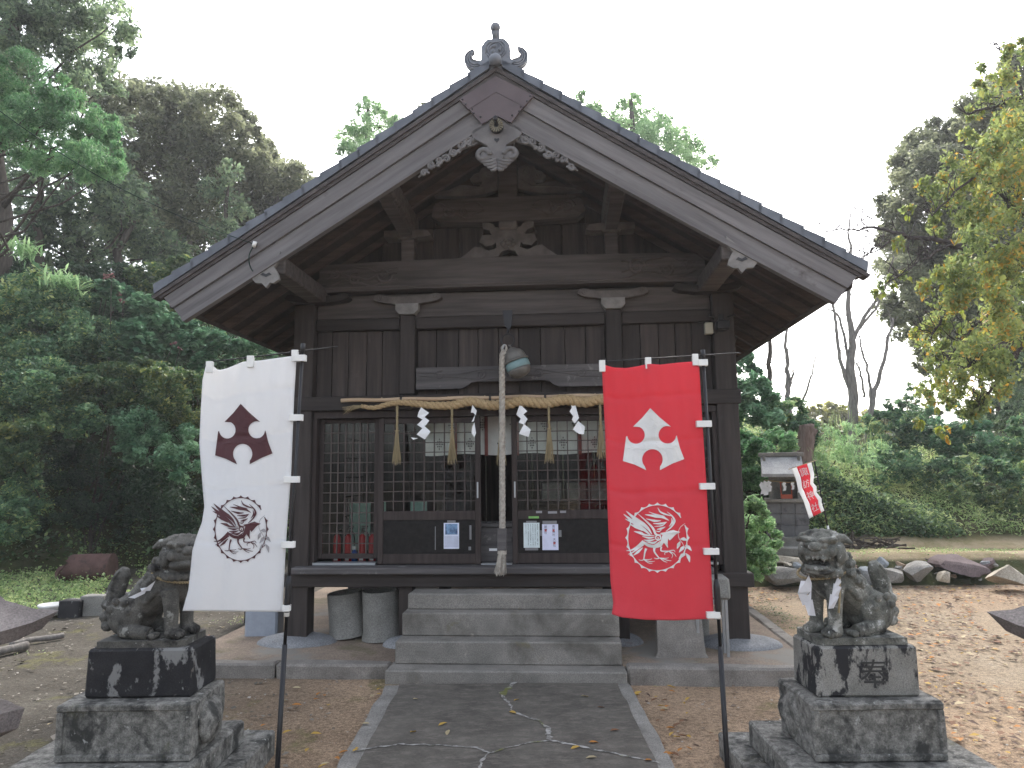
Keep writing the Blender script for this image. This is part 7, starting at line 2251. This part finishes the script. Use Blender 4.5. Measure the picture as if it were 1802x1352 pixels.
for (n, x0, x1, y0, y1, w) in ((70, 2.2, 5.5, 3.8, 8.5, (.15, .2, .35, .1, .2)), (45, .95, 1.35, 4.2, 6.1, (.25, .25, .3, .1, .1)), (24, -1.9, -1.0, 4.2, 6.2, (.35, .3, .05, .3, 0)), (16, -1.0, .9, 4.2, 6.1, (.35, .25, .1, .3, 0)), (30, -6, -2.5, 4.5, 9, (.2, .2, .3, .3, 0)), (35, 3.5, 7, 7, 10.5, (.1, .2, .4, .1, .2))):
    for p in leaf_spots(n, lambda: onground(rng.uniform(x0, x1), rng.uniform(y0, y1))):
        sets.append((p, int(rng.choice(5, p=w)), {2.2: 'on the sand behind the right pedestal', .95: 'along the right edge of the path', -1.9: 'on the earth left of the path', -1.0: 'on the dark concrete path', -6: 'on the grey earth at the left', 3.5: 'on the sand before the low wall'}[x0]))
cn_ = ['yellow', 'orange', 'brown', 'pale buff', 'dark brown']
for p, k, wh in sets:
    o = bpy.data.objects.new('fallen_leaf', fm[k]); COL.objects.link(o)
    o.location = (p[0], p[1], p[2]); o.rotation_euler = (rng.uniform(-.25, .25), rng.uniform(-.25, .25), rng.uniform(0, 6.28)); o.scale = [rng.uniform(.55, 1.15)] * 3
    tag(o, 'small ' + cn_[k] + ' fallen leaf lying ' + wh, 'leaf', cn_[k] + ' leaves fallen ' + wh)
for k in range(5):
    n = (380, 420, 2000, 300, 2200)[k]
    C = []
    while len(C) < n:
        x, y = rng.uniform(2.3, 9), rng.uniform(4, 11)
        if mnoise.noise(Vector((x * .8, y * .5, 9))) < -.12: continue
        if onground(x, y): C.append((x, y, -.004))
    o = leaf_mesh('leaf_litter', np.array(C), .062, FL[k], None, 3.0, .6, 200 + k)
    tag(o, kind='stuff')
def loose(x, y):
    p = onground(x, y)
    return p and p[2] < 0
for k, (n, c, sz, x0, x1) in enumerate(((2600, (.36, .33, .29), .022, -8, 7), (1500, (.09, .08, .065), .035, -8, -1.4), (1400, (.2, .18, .15), .045, -8, -1.4), (500, (.16, .12, .09), .04, -1.4, 7))):
    xx, yy = rng.uniform(x0, x1, n), rng.uniform(3.6, 10.5, n)
    C = [(x, y, -.014) for x, y in zip(xx, yy) if loose(x, y) and mnoise.noise(Vector((x * 1.5, y * 1.5, k))) > -.25]
    o = leaf_mesh(('pebbles', 'soil_clods', 'grit', 'crumbs')[k], np.array(C), sz, PLAIN('loose ground bits %d' % k, c, .95), None, 2.0, .8, 300 + k)
    tag(o, kind='stuff')

# ------------------------------------------------------------------ thin haze volume added to stand in for the lens veil
HZ = MB(); HZ.box(-164, 164, -124, 224, -2.6, 17.8)
hz = HZ.build('haze')
hm = bpy.data.materials.new('haze air'); hm.use_nodes = True
hn, hl = hm.node_tree.nodes, hm.node_tree.links
hn.remove(hn['Principled BSDF'])
pv = hn.new('ShaderNodeVolumePrincipled')
pv.inputs['Color'].default_value = (.93, .96, 1, 1)
pv.inputs['Density'].default_value = .0014
pv.inputs['Anisotropy'].default_value = .35
hl.new(pv.outputs[0], hn['Material Output'].inputs['Volume'])
hz.data.materials.append(hm)
tag(hz, kind='stuff')
